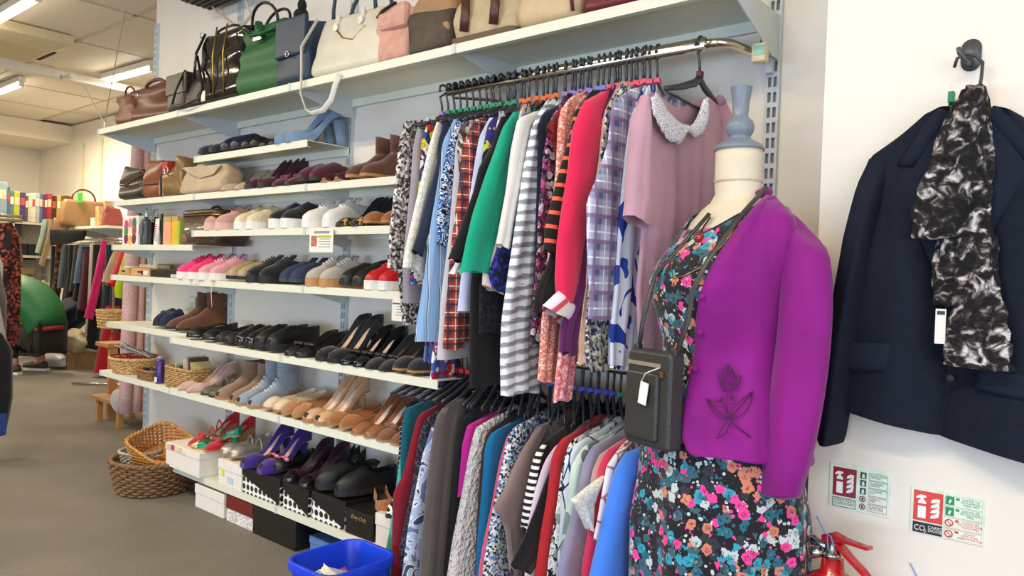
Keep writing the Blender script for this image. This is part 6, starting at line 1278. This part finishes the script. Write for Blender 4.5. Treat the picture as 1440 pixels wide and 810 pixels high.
# pink sequin curtain beside the shelving end
seq = plain('pink_sequin_fabric', '#c9a3a0', .45, var=.35, vs=160, bump=.6, bs=400)
cu = empty('curtain', (5.04, 0, .22), 0, 'pink sequin curtain hanging beyond the end of the shelves', 'curtain')
for k, (y0, y1) in enumerate(((.075, .0), (.0, -.06), (-.055, -.1))):
    mb = MB()
    rings = []
    for i in range(14):
        t = i/13; z = 1.83*t; rings.append([((.035+.008*math.sin(t*5+k))*math.cos(a)+.012*k, (y0+y1)/2+(abs(y1-y0)/2+.006*math.sin(t*4+k*2))*math.sin(a)+.03*(1-t)-.0, z) for a in [2*PI*j/20 for j in range(20)]])
    mb.loft(rings); mb.build('fold', seq, cu, True)
MB().tube([(-.14, .0, 1.84), (.04, .0, 1.84)], .01, 8).tube([(.02, .1, 1.84), (.02, -.13, 1.84)], .01, 8).build('curtain_rod', chrome, cu, True)
# far wall uprights and shelf
upm = plain('far_upright', '#cfc6a8', .6, bump=0)
for k, (x, lb_) in enumerate(((11.72, 'thin slotted rail on the far wall, left of two'), (11.1, 'thin slotted rail on the far wall, right of two'))):
    o = empty('wall_upright', (x, -2.12, .3), 0, lb_, 'upright'); MB().box((-.02, 0, 0), (.02, .02, 2.6)).build('channel', upm, o)
o = empty('far_shelf', (10.2, -2.1, 1.6), 0, 'short cream shelf at the back holding the tan handbag', 'shelf')
MB().box((-.95, 0, -.0), (1.1, .62, .03)).build('board', shelfm, o)
for bx in (-.3, .5): MB().prism([(.0, 0), (.55, 0), (.55, -.02), (.0, -.13)], .02, 0, bx).build('bracket', brk, o)
tanb = lea('camel', '#94714a', .5)
q = hx(117, 300, 10.3); o = empty('handbag', (10.3, q.y, 1.632), PI/2, 'structured camel handbag with arched handle on the back shelf', 'handbag')
bagbody(.27, .08, .33, r=.02, topw=.82, topd=.5, slouch=.005).build('body', tanb, o, True); MB().tube(arch(-.14, .14, 0, .31, .16), .012, 8).build('handle', lea('handle_brown', '#5c3c24', .4), o, True)
for s_ in (-1, 1): MB().tube([(s_*.13+.04*math.cos(a), -.085, .16+.07*math.sin(a)) for a in [2*PI*k/14 for k in range(14)]], .008, 6, closed=True).build('side_ring', tanb, o, True)
MB().box((.05, .06, .3), (.1, .1, .42)).build('green_tag', plain('green_tag', '#48d040', .6, bump=0), o)
fbox('mug', 'small white mug with a red mark on the back shelf', 'mug', 131, 140, 306, 318, 10.1, .08, solew, 'cup')
fbox('box', 'tall beige box with a figure beside the mug', 'box', 139, 149, 290, 317, 10.0, .1, plain('beige_box', '#b89c68', .6, var=.3, vs=30, bump=0), 'carton')
fbox('box', 'pale brown tall package standing behind the beige box', 'box', 148, 160, 282, 317, 10.2, .12, plain('pale_brown', '#a8926c', .7, bump=.3), 'carton')
q = hx(168, 306, 9.3); o = empty('handbag', (9.5, q.y, 1.632), PI/2, 'soft dusty red bag at the end of the back shelf', 'handbag'); bagbody(.12, .08, .22, slouch=.03, topw=.7).build('body', plain('dusty_red', '#9c4a44', .7, bump=.4), o, True)
# bookcase
wcase = plain('cream_bookcase', '#c9c0ac', .6, bump=0)
a, b = hx(-40, 315, 10.5), hx(72, 500, 10.5); ya, yb = a.y, b.y
o = empty('bookcase', (10.5, (ya+yb)/2, 0), 0, 'cream bookcase full of bags and baskets behind the crouching person', 'bookcase'); w = abs(ya-yb)/2
mb = MB(); mb.box((.33, -w, 0), (.35, w, 1.66)).build('back', wcase, o)
for y in (-w, -.0, w-.03): MB().box((0, y, 0), (.34, y+.03, 1.66)).build('side', wcase, o)
for z in (0, .5, .88, 1.22, 1.63): MB().box((0, -w, z), (.34, w, z+.03)).build('shelf_board', wcase, o)
blk = plain('dull_black', '#151515', .6, bump=0)
for k, (u0, u1, v0, v1, lb_, m_) in enumerate([(22, 30, 312, 333, 'black box in the top cubby of the bookcase', blk), (27, 38, 342, 366, 'left of two black speakers in the bookcase', blk), (40, 50, 343, 366, 'right of two black speakers in the bookcase', blk), (26, 48, 377, 386, 'brown straw hat shaped basket in the bookcase', wicker('brown', '#8e6a3c')), (24, 48, 389, 400, 'pale straw basket below the brown one', wk1)]):
    fbox('box' if k < 3 else 'basket', lb_, 'box' if k < 3 else 'basket', u0, u1, v0, v1, 10.52, .2, m_)
bkc = ['#8fa2b0', '#4c6a80', '#5c7482', '#b8b832', '#46386a', '#6a4a40', '#c9c2b0', '#d8cfc0', '#a8b4a0', '#5a6a88', '#3a3870', '#7a2430', '#a83840', '#4a2c1c', '#c0a858', '#6a4a2c', '#5c3820', '#7c4428']
us = [-6, 10, 14, 20, 28, 36, 40, 45, 50, 56, 60, 63, 67, 73, 80, 86, 92, 97, 103]; vt = [255, 262, 268, 269, 270, 275, 274, 272, 271, 272, 273, 273, 272, 275, 275, 275, 275, 276]
nmb = ['pale blue', 'slate blue', 'grey blue', 'lime green', 'deep violet', 'brown grey', 'cream', 'off-white', 'sage', 'steel blue', 'indigo', 'wine', 'rose red', 'dark brown', 'straw yellow', 'walnut', 'chestnut', 'rust brown']
for k in range(18):
    a, b = hx(us[k], vt[k], 10.5), hx(us[k+1]-.6, 307, 10.5); o = empty('book', (10.5, (a.y+b.y)/2, 1.662 if k < 13 else 1.662), 0, nmb[k]+' board game or book in the row on the bookcase', 'book'); w = abs(a.y-b.y)/2
    hh = a.z-1.662; MB().box((0, -w, 0), (.22, w, hh)).build('cover', plain('spine_'+bkc[k][1:], bkc[k], .5, var=.15, vs=25, bump=0), o, bevel=.003); MB().box((-.003, -w*.7, hh*.55), (0, w*.7, hh*.8)).build('spine_label', plain('spine_label_'+str(k % 3), ['#d8cfa8', '#c05040', '#e0dcd0'][k % 3], .6, bump=0), o)
# rack of trousers and coats
o = empty('clothes_rack', (9, -1.75, 0), 0, 'chrome rack of trousers and jeans at the back', 'clothes rack')
MB().tube([(8.1, 0.22, 1.46), (8.1, .22, 1.46)], .01, 6)
rk = MB().tube([(-.8, .2, 1.47), (1.7, .2, 1.47)], .014, 10).tube([(-.8, .2, 1.47), (-.8, .2, .02)], .014, 10).tube([(1.7, .2, 1.47), (1.7, .2, .02)], .014, 10).build('frame', chrome, o, True)
FR = [('brown and black checked coat', 'coat', 9.9, [(78, 340), (76, 380), (72, 412)], [(90, 340), (88, 380), (86, 412)], pattern('far_check', 'cells', ['#4a2c1c', '#1c1412', '#6a4428'], 30)),
 ('blue grey jeans with a pale band', 'jeans', 9.75, [(87, 344), (84, 370), (80, 405)], [(99, 344), (97, 370), (94, 405)], cl('grey_denim', '#46525f')),
 ('black trousers left of the dark jeans', 'trousers', 9.6, [(96, 344), (94, 390), (90, 420)], [(110, 344), (108, 390), (104, 420)], cl('black_jersey', '#171413')),
 ('charcoal trousers on the back rack', 'trousers', 9.45, [(104, 344), (101, 380), (96, 410)], [(118, 344), (116, 380), (112, 410)], cl('charcoal_cloth', '#2b2c2c')),
 ('faded denim jeans on the back rack', 'jeans', 9.3, [(112, 344), (107, 370), (103, 398)], [(126, 344), (122, 370), (118, 398)], cl('faded_denim', '#4c6078')),
 ('maroon velvet trousers on the back rack', 'trousers', 9.2, [(118, 350), (114, 390), (108, 435)], [(130, 350), (128, 390), (122, 440)], cl('maroon_cloth', '#481a28')),
 ('pale cream long trousers on the back rack', 'trousers', 9.1, [(127, 342), (125, 400), (121, 470)], [(133, 342), (131, 400), (127, 470)], cl('cream_trouser', '#b8ac98')),
 ('long black trousers beside the magenta ones', 'trousers', 8.95, [(131, 344), (127, 420), (120, 490)], [(146, 344), (144, 420), (140, 492)], cl('plain_black', '#111013')),
 ('bright magenta trousers on the back rack', 'trousers', 8.8, [(143, 338), (134, 380), (126, 415), (118, 446)], [(152, 340), (146, 380), (138, 418), (130, 450)], cl('magenta_trouser', '#b81c58')),
 ('dark navy jeans right of the magenta trousers', 'jeans', 8.65, [(149, 344), (145, 400), (141, 450), (140, 470)], [(168, 344), (164, 400), (158, 450), (154, 474)], cl('dark_denim', '#1b2438')),
 ('black coat at the near end of back rack', 'coat', 8.5, [(158, 344), (156, 400), (150, 460), (148, 495)], [(178, 344), (177, 400), (174, 460), (170, 500)], cl('blackblue', '#141620'))]
FR += [('black work trousers behind the grey blue jeans', 'trousers', 9.68, [(92, 346), (90, 400), (84, 440)], [(106, 346), (104, 400), (98, 440)], cl('dense_black', '#0e0e10')), ('dark brown trousers beside the charcoal ones', 'trousers', 9.38, [(109, 346), (105, 400), (98, 440)], [(122, 346), (119, 400), (112, 440)], cl('dark_brown_cloth', '#241a18')),
 ('ink blue trousers beside the maroon velvet ones', 'trousers', 9.25, [(115, 347), (112, 400), (106, 450)], [(129, 347), (126, 400), (120, 452)], cl('ink_cloth', '#151a28')), ('black skirt at the left end of the back rack', 'skirt', 9.95, [(72, 346), (70, 400), (70, 440)], [(86, 346), (85, 400), (84, 440)], cl('dense_black', '#0e0e10'))]
for lb_, cat, x, L, Rr, m_ in FR:
    g_ = empty(cat, (x, -1.55, 0), 0, lb_, cat); L2 = [(y+1.55, z) for y, z in P_(L, x)]; R2_ = [(y+1.55, z) for y, z in P_(Rr, x)]
    panel(L2, R2_, .05, nu=8, nv=12, folds=3, amp=.012, seed=x*7).build('cloth', m_, g_, True)
    MB().tube([((0), (L2[0][0]+R2_[0][0])/2, (L2[0][1]+R2_[0][1])/2-.03), (0, 0, 1.44), (0, 0, 1.49)], .006, 5).build('hanger_hook', chrome, g_)
o = empty('clothes_rack', (7.5, -.95, 0), 0, 'short chrome rack carrying the beige, red and lime jackets', 'clothes rack')
MB().tube([(-.25, 0, 1.40), (.25, 0, 1.40), (.25, 0, .02)], .012, 8).tube([(-.2, -.3, .02), (.4, .3, .02)], .012, 8).build('frame', chrome, o, True)
for k, (lb_, x, L, Rr, c_) in enumerate([('beige jacket sleeve hanging left of the red one', 7.6, [(160, 353), (150, 378), (144, 396)], [(170, 350), (162, 380), (152, 402)], '#a88a6c'), ('red jacket hanging between beige and lime jackets', 7.5, [(170, 352), (160, 380), (152, 398)], [(176, 350), (170, 380), (160, 404)], '#c02030'), ('lime green sports jacket by the pink curtain', 7.4, [(176, 352), (166, 385), (160, 408), (163, 418)], [(190, 352), (186, 385), (180, 408), (174, 420)], '#a4c41c')]):
    g_ = empty('jacket', (x, -.9, 0), 0, lb_, 'jacket'); panel([(y+.9, z) for y, z in P_(L, x)], [(y+.9, z) for y, z in P_(Rr, x)], .05, nu=8, nv=12, folds=3, amp=.01, seed=k).build('cloth', cl('far_jacket_'+str(k), c_), g_, True)
def heap(label, cat, name, u0, u1, v0, v1, x, mat, seed=0, dep=.25):
    a, b = hx(u0, v0, x), hx(u1, v1, x); w, h = abs(a.y-b.y)/2, abs(a.z-b.z)
    o = empty(name, (x, (a.y+b.y)/2, max(0, min(a.z, b.z))), 0, label, cat)
    vs = MB().ell((0, 0, h/2), (dep, w, h/2), 30, 20); vs.v = [(x_*(1+.5*noise.noise((x_*9+seed, y_*9, z_*9))), y_*(1+.45*noise.noise((y_*12, z_*10, seed))), max(0, z_*(1+.12*noise.noise((y_*9+seed, x_*5, z_*9))))) for x_, y_, z_ in vs.v]
    vs.build('cloth', mat, o, True, sub=1); return o
g_ = empty('folded_cloth', (9.8, -1.5, 0), 0, 'black folded cloth lying over the back rack', 'cloth'); panel([(y+1.5, z) for y, z in P_([(70, 323), (70, 333), (71, 346)], 9.8)], [(y+1.5, z) for y, z in P_([(122, 324), (121, 331), (118, 338)], 9.8)], .04, nu=10, nv=6, folds=3, amp=.01).build('cloth', blk, g_, True)
heap('dark navy clothes bundled under the back rack', 'clothes', 'clothes_bundle', 76, 120, 418, 468, 9.5, cl('deep_navy', '#171b2c'), 2)
heap('cream cloth draped above the brown floor basket', 'cloth', 'draped_cloth', 92, 119, 463, 500, 9.2, cl('cream_cloth', '#b5a888'), 3)
heap('brown cushion heap left of the cream cloth', 'cushion', 'cushion', 66, 97, 468, 502, 9.5, cl('brown_cushion', '#6a5242'), 4)
heap('white carrier bag on the carpet at the back', 'bag', 'carrier_bag', 64, 93, 496, 516, 9.3, plain('white_plastic_bag', '#a8a8a8', .4, bump=.6, bs=20), 5)
heap('pale fabric hanging beside the bookcase', 'cloth', 'hanging_cloth', 52, 74, 395, 470, 10.0, cl('khaki_cloth', '#8f8258'), 6, .15)
fbox('basket', 'low brown rectangular basket on the carpet at the back', 'basket', 95, 136, 497, 518, 9.05, .3, wicker('dark', '#7d5c3a'), 'weave')
fbox('bottle', 'dark bottle standing in the low brown basket', 'bottle', 108, 112, 484, 498, 9.15, .05, blk)
for k, (L, Rr, c_, lb_) in enumerate([([(60, 308), (55, 335), (49, 355)], [(68, 308), (63, 335), (56, 357)], '#94a894', 'pale mint scarf hanging beside the bookcase'), ([(68, 308), (62, 340), (54, 372)], [(76, 308), (70, 345), (62, 376)], '#a58c6c', 'beige scarf hanging beside the mint one'), ([(76, 306), (72, 318), (70, 330)], [(98, 306), (100, 318), (90, 330)], '#9a7a58', 'tan scarf draped below the book row')]):
    x = 10.3; g_ = empty('scarf', (x, -1.3, 0), 0, lb_, 'scarf'); panel([(y+1.3, z) for y, z in P_(L, x)], [(y+1.3, z) for y, z in P_(Rr, x)], .03, nu=8, nv=10, folds=3, amp=.01, seed=k).build('cloth', cl('far_scarf_'+str(k), c_), g_, True)
g_ = empty('red_dress', (8.3, -.75, 0), 0, 'red flared item with pale hem standing by the rack', 'dress'); g_.name = 'dress'
panel([(y+.75, z) for y, z in P_([(150, 430), (140, 480), (131, 524)], 8.3)], [(y+.75, z) for y, z in P_([(168, 430), (165, 480), (160, 528)], 8.3)], .08, nu=8, nv=12, folds=3, amp=.012).build('cloth', cl('strong_red', '#8e1018'), g_, True)
# stool and bundle beyond the shelf end
pine = plain('pine_wood', '#a87842', .55, var=.15, vs=10, bump=.1)
o = empty('wooden_stool', (5.75, -.28, 0), 0, 'small wooden stool below the pink curtain', 'stool')
MB().box((-.12, -.14, .17), (.3, .17, .2)).build('seat', pine, o, bevel=.004)
for dx, dy in ((-.1, -.12), (-.1, .12), (.26, .12), (.26, -.12)): MB().box((dx-.02, dy-.02, 0), (dx+.02, dy+.02, .17)).build('leg', pine, o, bevel=.003)
o = empty('wooden_stand', (6.02, -.25, 0), 0, 'tall narrow wooden leg stand left of the stool', 'stand')
MB().box((-.02, -.03, 0), (.02, .03, .55)).build('leg', pine, o, bevel=.003); MB().box((-.02, -.5, 0), (.02, -.44, .55)).build('leg', pine, o, bevel=.003); MB().box((-.03, -.5, .55), (.2, .05, .58)).build('top', pine, o, bevel=.003)
heap('bundle of white and grey cloth under the straw basket shelf', 'cloth', 'cloth_bundle', 158, 182, 549, 580, 5.5, cl('grey_white_cloth', '#a9a9ae'), 8, .12)
o, _ = basket('small straw basket with red scarf beyond the shelf end', (7.2, -.72, .6), .13, .1, .16, wk1, 1.2, .006, 6, 2.2, n=18); heap('red and white scarf in the small far basket', 'scarf', 'scarf', 154, 170, 466, 484, 7.15, cl('strong_red', '#8e1018'), 9, .08)
# ---- rack at the left edge ----
o = empty('left_rack', (5.9, 1.0, 0), 0, 'clothes rack cut off by the left edge of the picture', 'clothes rack'); o.name = 'clothes_rack'
MB().tube([(-.1, -.55, 1.48), (-.1, .0, 1.48)], .01, 8).tube([(.05, -.6, 1.46), (.05, .0, 1.46), (.05, -.1, 1.5)], .012, 8).tube([(-.95, -.1, 1.5), (.25, -.1, 1.5)], .013, 8).build('rail_bar', chrome, o, True)
for y in (-.95, .25): MB().tube([(y, -.1, 1.5), (y, -.1, .02)], .013, 8).build('post', chrome, o, True)
dres = pattern('rust_leopard', 'cells', ['#4a1c18', '#8a3c30', '#1c0f0e', '#a8584a', '#2c1412'], 70)
LR = [('dark red leopard print dress at the left edge', 'dress', 5.75, [(-14, 318), (-12, 380), (-10, 486)], [(16, 312), (28, 330), (30, 400), (27, 486)], dres, .05),
 ('dusty pink blouse sleeve behind the leopard dress', 'blouse', 5.95, [(8, 318), (14, 350)], [(22, 322), (30, 345), (32, 368)], cl('dusty_rose', '#a87c74'), .03),
 ('white blouse in front of the leopard dress', 'blouse', 5.4, [(-60, 340), (-60, 400), (-60, 415)], [(-8, 345), (5, 372), (2, 415)], cl('white_cotton', '#dfe3ee'), .04),
 ('grey top hanging at the left edge', 'top', 5.3, [(-60, 350), (-60, 460)], [(-5, 360), (10, 420), (9, 470)], cl('mid_grey', '#6c6866'), .04),
 ('white long top below the grey one', 'top', 5.2, [(-60, 380), (-60, 480)], [(-6, 400), (8, 470), (11, 482)], cl('warm_white', '#c9c2ba'), .04),
 ('long black coat hanging at the left edge', 'coat', 5.1, [(-60, 440), (-60, 520), (-60, 612)], [(4, 470), (18, 490), (18, 560), (8, 612)], cl('black_wool', '#17171b'), .05)]
for lb_, cat, x, L, Rr, m_, th_ in LR:
    g_ = empty(cat, (x, 1., 0), 0, lb_, cat); panel([(y-1., z) for y, z in P_(L, x)], [(y-1., z) for y, z in P_(Rr, x)], th_, nu=12, nv=16, folds=4, amp=.014, seed=x*5).build('cloth', m_, g_, True)
MB_ = MB().box((0, -.02, 0), (.01, .02, .12)).build('label', blk); q = hx(11, 350, 5.68); MB_.location = q; MB_.name = 'swing_tag'; tag(MB_, 'dark swing tag on the leopard print dress', 'tag')
o = fbox('storage_box', 'blue item on the carpet at the left edge', 'box', -20, 9, 585, 612, 5.0, .2, plain('navy_plastic', '#1c3a7a', .5, bump=0))
# ---- crouching person in a green jacket ----
PX, PYY = 8.95, -.7
pe = empty('person', (PX, PYY, 0), math.radians(28), 'person crouching in a green jacket and black trousers, back turned', 'person'); pe.scale = (1.1, 1.12, 1.12)
def skin(name, joints, edges, rads, mat, sub=2, par=pe):
    me = D.meshes.new(name); me.from_pydata(joints, edges, []); o = D.objects.new(name, me); COL.objects.link(o); o.parent = par
    md = o.modifiers.new('skin', 'SKIN'); md.use_smooth_shade = True
    for i, r in enumerate(rads): me.skin_vertices[0].data[i].radius = (r, r) if not isinstance(r, tuple) else r
    me.skin_vertices[0].data[0].use_root = True
    s_ = o.modifiers.new('sub', 'SUBSURF'); s_.levels = sub; s_.render_levels = sub; me.materials.append(mat); return o
skn = plain('skin', '#b98468', .6, bump=0, var=.03); grj = plain('green_jacket_cloth', '#0b6230', .55, bump=.5, bs=20)
# local: +X forward (facing), Z up; crouched deeply, knees forward, back rounded
J = [(0, 0, .36), (0, .09, .35), (.0, -.09, .35), (.36, .17, .42), (.36, -.17, .42), (.10, .15, .09), (.10, -.15, .09), (.24, .17, .05), (.24, -.17, .05),
     (.08, 0, .55), (.17, 0, .74), (.24, 0, .84), (.30, 0, .90), (.37, 0, .99), (.18, .19, .78), (.18, -.19, .78), (.38, .24, .60), (.38, -.24, .60), (.56, .16, .50), (.56, -.16, .50), (.4, 0, 1.04)]
Ed = [(0, 1), (0, 2), (1, 3), (2, 4), (3, 5), (4, 6), (5, 7), (6, 8), (0, 9), (9, 10), (10, 11), (11, 12), (12, 13), (13, 20), (10, 14), (10, 15), (14, 16), (15, 17), (16, 18), (17, 19)]
rd = [.13, .1, .1, .07, .07, .045, .045, .035, .03, .14, .15, .09, .05, .09, .07, .07, .05, .05, .035, .035, .07]
skin('body', J, Ed, rd, skn)
rg = []
for x_, z_, w_j, d_j in [(-.10, .38, .17, .13), (-.13, .42, .20, .17), (-.10, .50, .21, .185), (-.04, .60, .225, .18), (.03, .69, .235, .165), (.10, .77, .23, .14), (.16, .83, .19, .11), (.22, .88, .10, .07), (.25, .90, .07, .06)]:
    tl = .8; rg.append([(x_+.03+d_j*math.cos(a)*math.cos(tl), w_j*math.sin(a)*(1+.03*math.sin(5*a+z_*20)), z_-d_j*math.cos(a)*math.sin(tl)*.8) for a in [2*PI*k/28 for k in range(28)]])
MB().loft(rg).build('jacket', grj, pe, True, sub=1)
skin('jacket_sleeves', [(.05, 0, .64), (.08, 0, .68), (.11, 0, .72), (.14, 0, .76), (.17, .19, .78), (.17, -.19, .78), (.33, .26, .64), (.33, -.26, .64), (.48, .19, .54), (.48, -.19, .54)], [(0, 1), (1, 2), (2, 3), (3, 4), (3, 5), (4, 6), (5, 7), (6, 8), (7, 9)], [.12, .13, .13, .12, .10, .10, .08, .08, .065, .065], grj)
skin('trousers', [(0, 0, .34), (0, .1, .34), (0, -.1, .34), (.35, .18, .43), (.35, -.18, .43), (.1, .15, .14), (.1, -.15, .14)], [(0, 1), (0, 2), (1, 3), (2, 4), (3, 5), (4, 6)], [.165, .13, .13, .09, .09, .065, .065], blk)
MB().tube([(-.11, -.17, .43), (-.17, -.08, .435), (-.185, 0, .44), (-.17, .08, .435), (-.11, .17, .43)], .022, 8).build('waistband', plain('red_waist', '#8c2420', .7, bump=0), pe, True)
for s_ in (-1, 1):
    MB().loft([[(.05+x*.27, s_*.155+y*.05*(1-.25*abs(2*x-1)), z) for x, y in [(0, -.7), (0, .7), (.3, .9), (.7, 1), (.95, .7), (1.05, 0), (.95, -.7), (.7, -1), (.3, -.9)]] for z in (0, .025)]).build('shoe_sole', solew, pe)
    MB().loft([[(.05+x*.27*k1+.01, s_*.155+y*.047*k1*(1-.25*abs(2*x-1)), z) for x, y in [(0, -.7), (0, .7), (.3, .9), (.7, 1), (.95, .7), (1.05, 0), (.95, -.7), (.7, -1), (.3, -.9)]] for z, k1 in ((.025, 1), (.06, .95), (.09, .5))]).build('shoe', plain('trainer_dark', '#3a3436', .6, bump=0), pe, True)
MB().ell((.38, 0, 1.03), (.11, .09, .12), 16, 10).build('hair', plain('brown_hair', '#3c2a20', .7, bump=.8, bs=80), pe, True)
MB().ell((.46, 0, .99), (.05, .065, .085), 14, 10).ell((.515, 0, .98), (.012, .012, .02), 8, 6).build('face', skn, pe, True)
for s_ in (-1, 1):
    MB().ell((.495, s_*.028, 1.0), (.008, .012, .007), 8, 6).build('eye', blk, pe, True); MB().ell((.40, s_*.09, 1.0), (.018, .008, .028), 8, 6).build('ear', skn, pe, True)
    for f in range(5):
        a0 = Vector((.56, s_*.16, .5)); dr_ = Vector((.055+.012*(2-abs(f-2)), s_*(.03-.017*f), -.02)); MB().tube([tuple(a0+Vector((0, s_*(.02-.012*f), 0))), tuple(a0+dr_*.6), tuple(a0+dr_+Vector((0, 0, -.02)))], [.009, .008, .006], 6).build('finger', skn, pe, True)
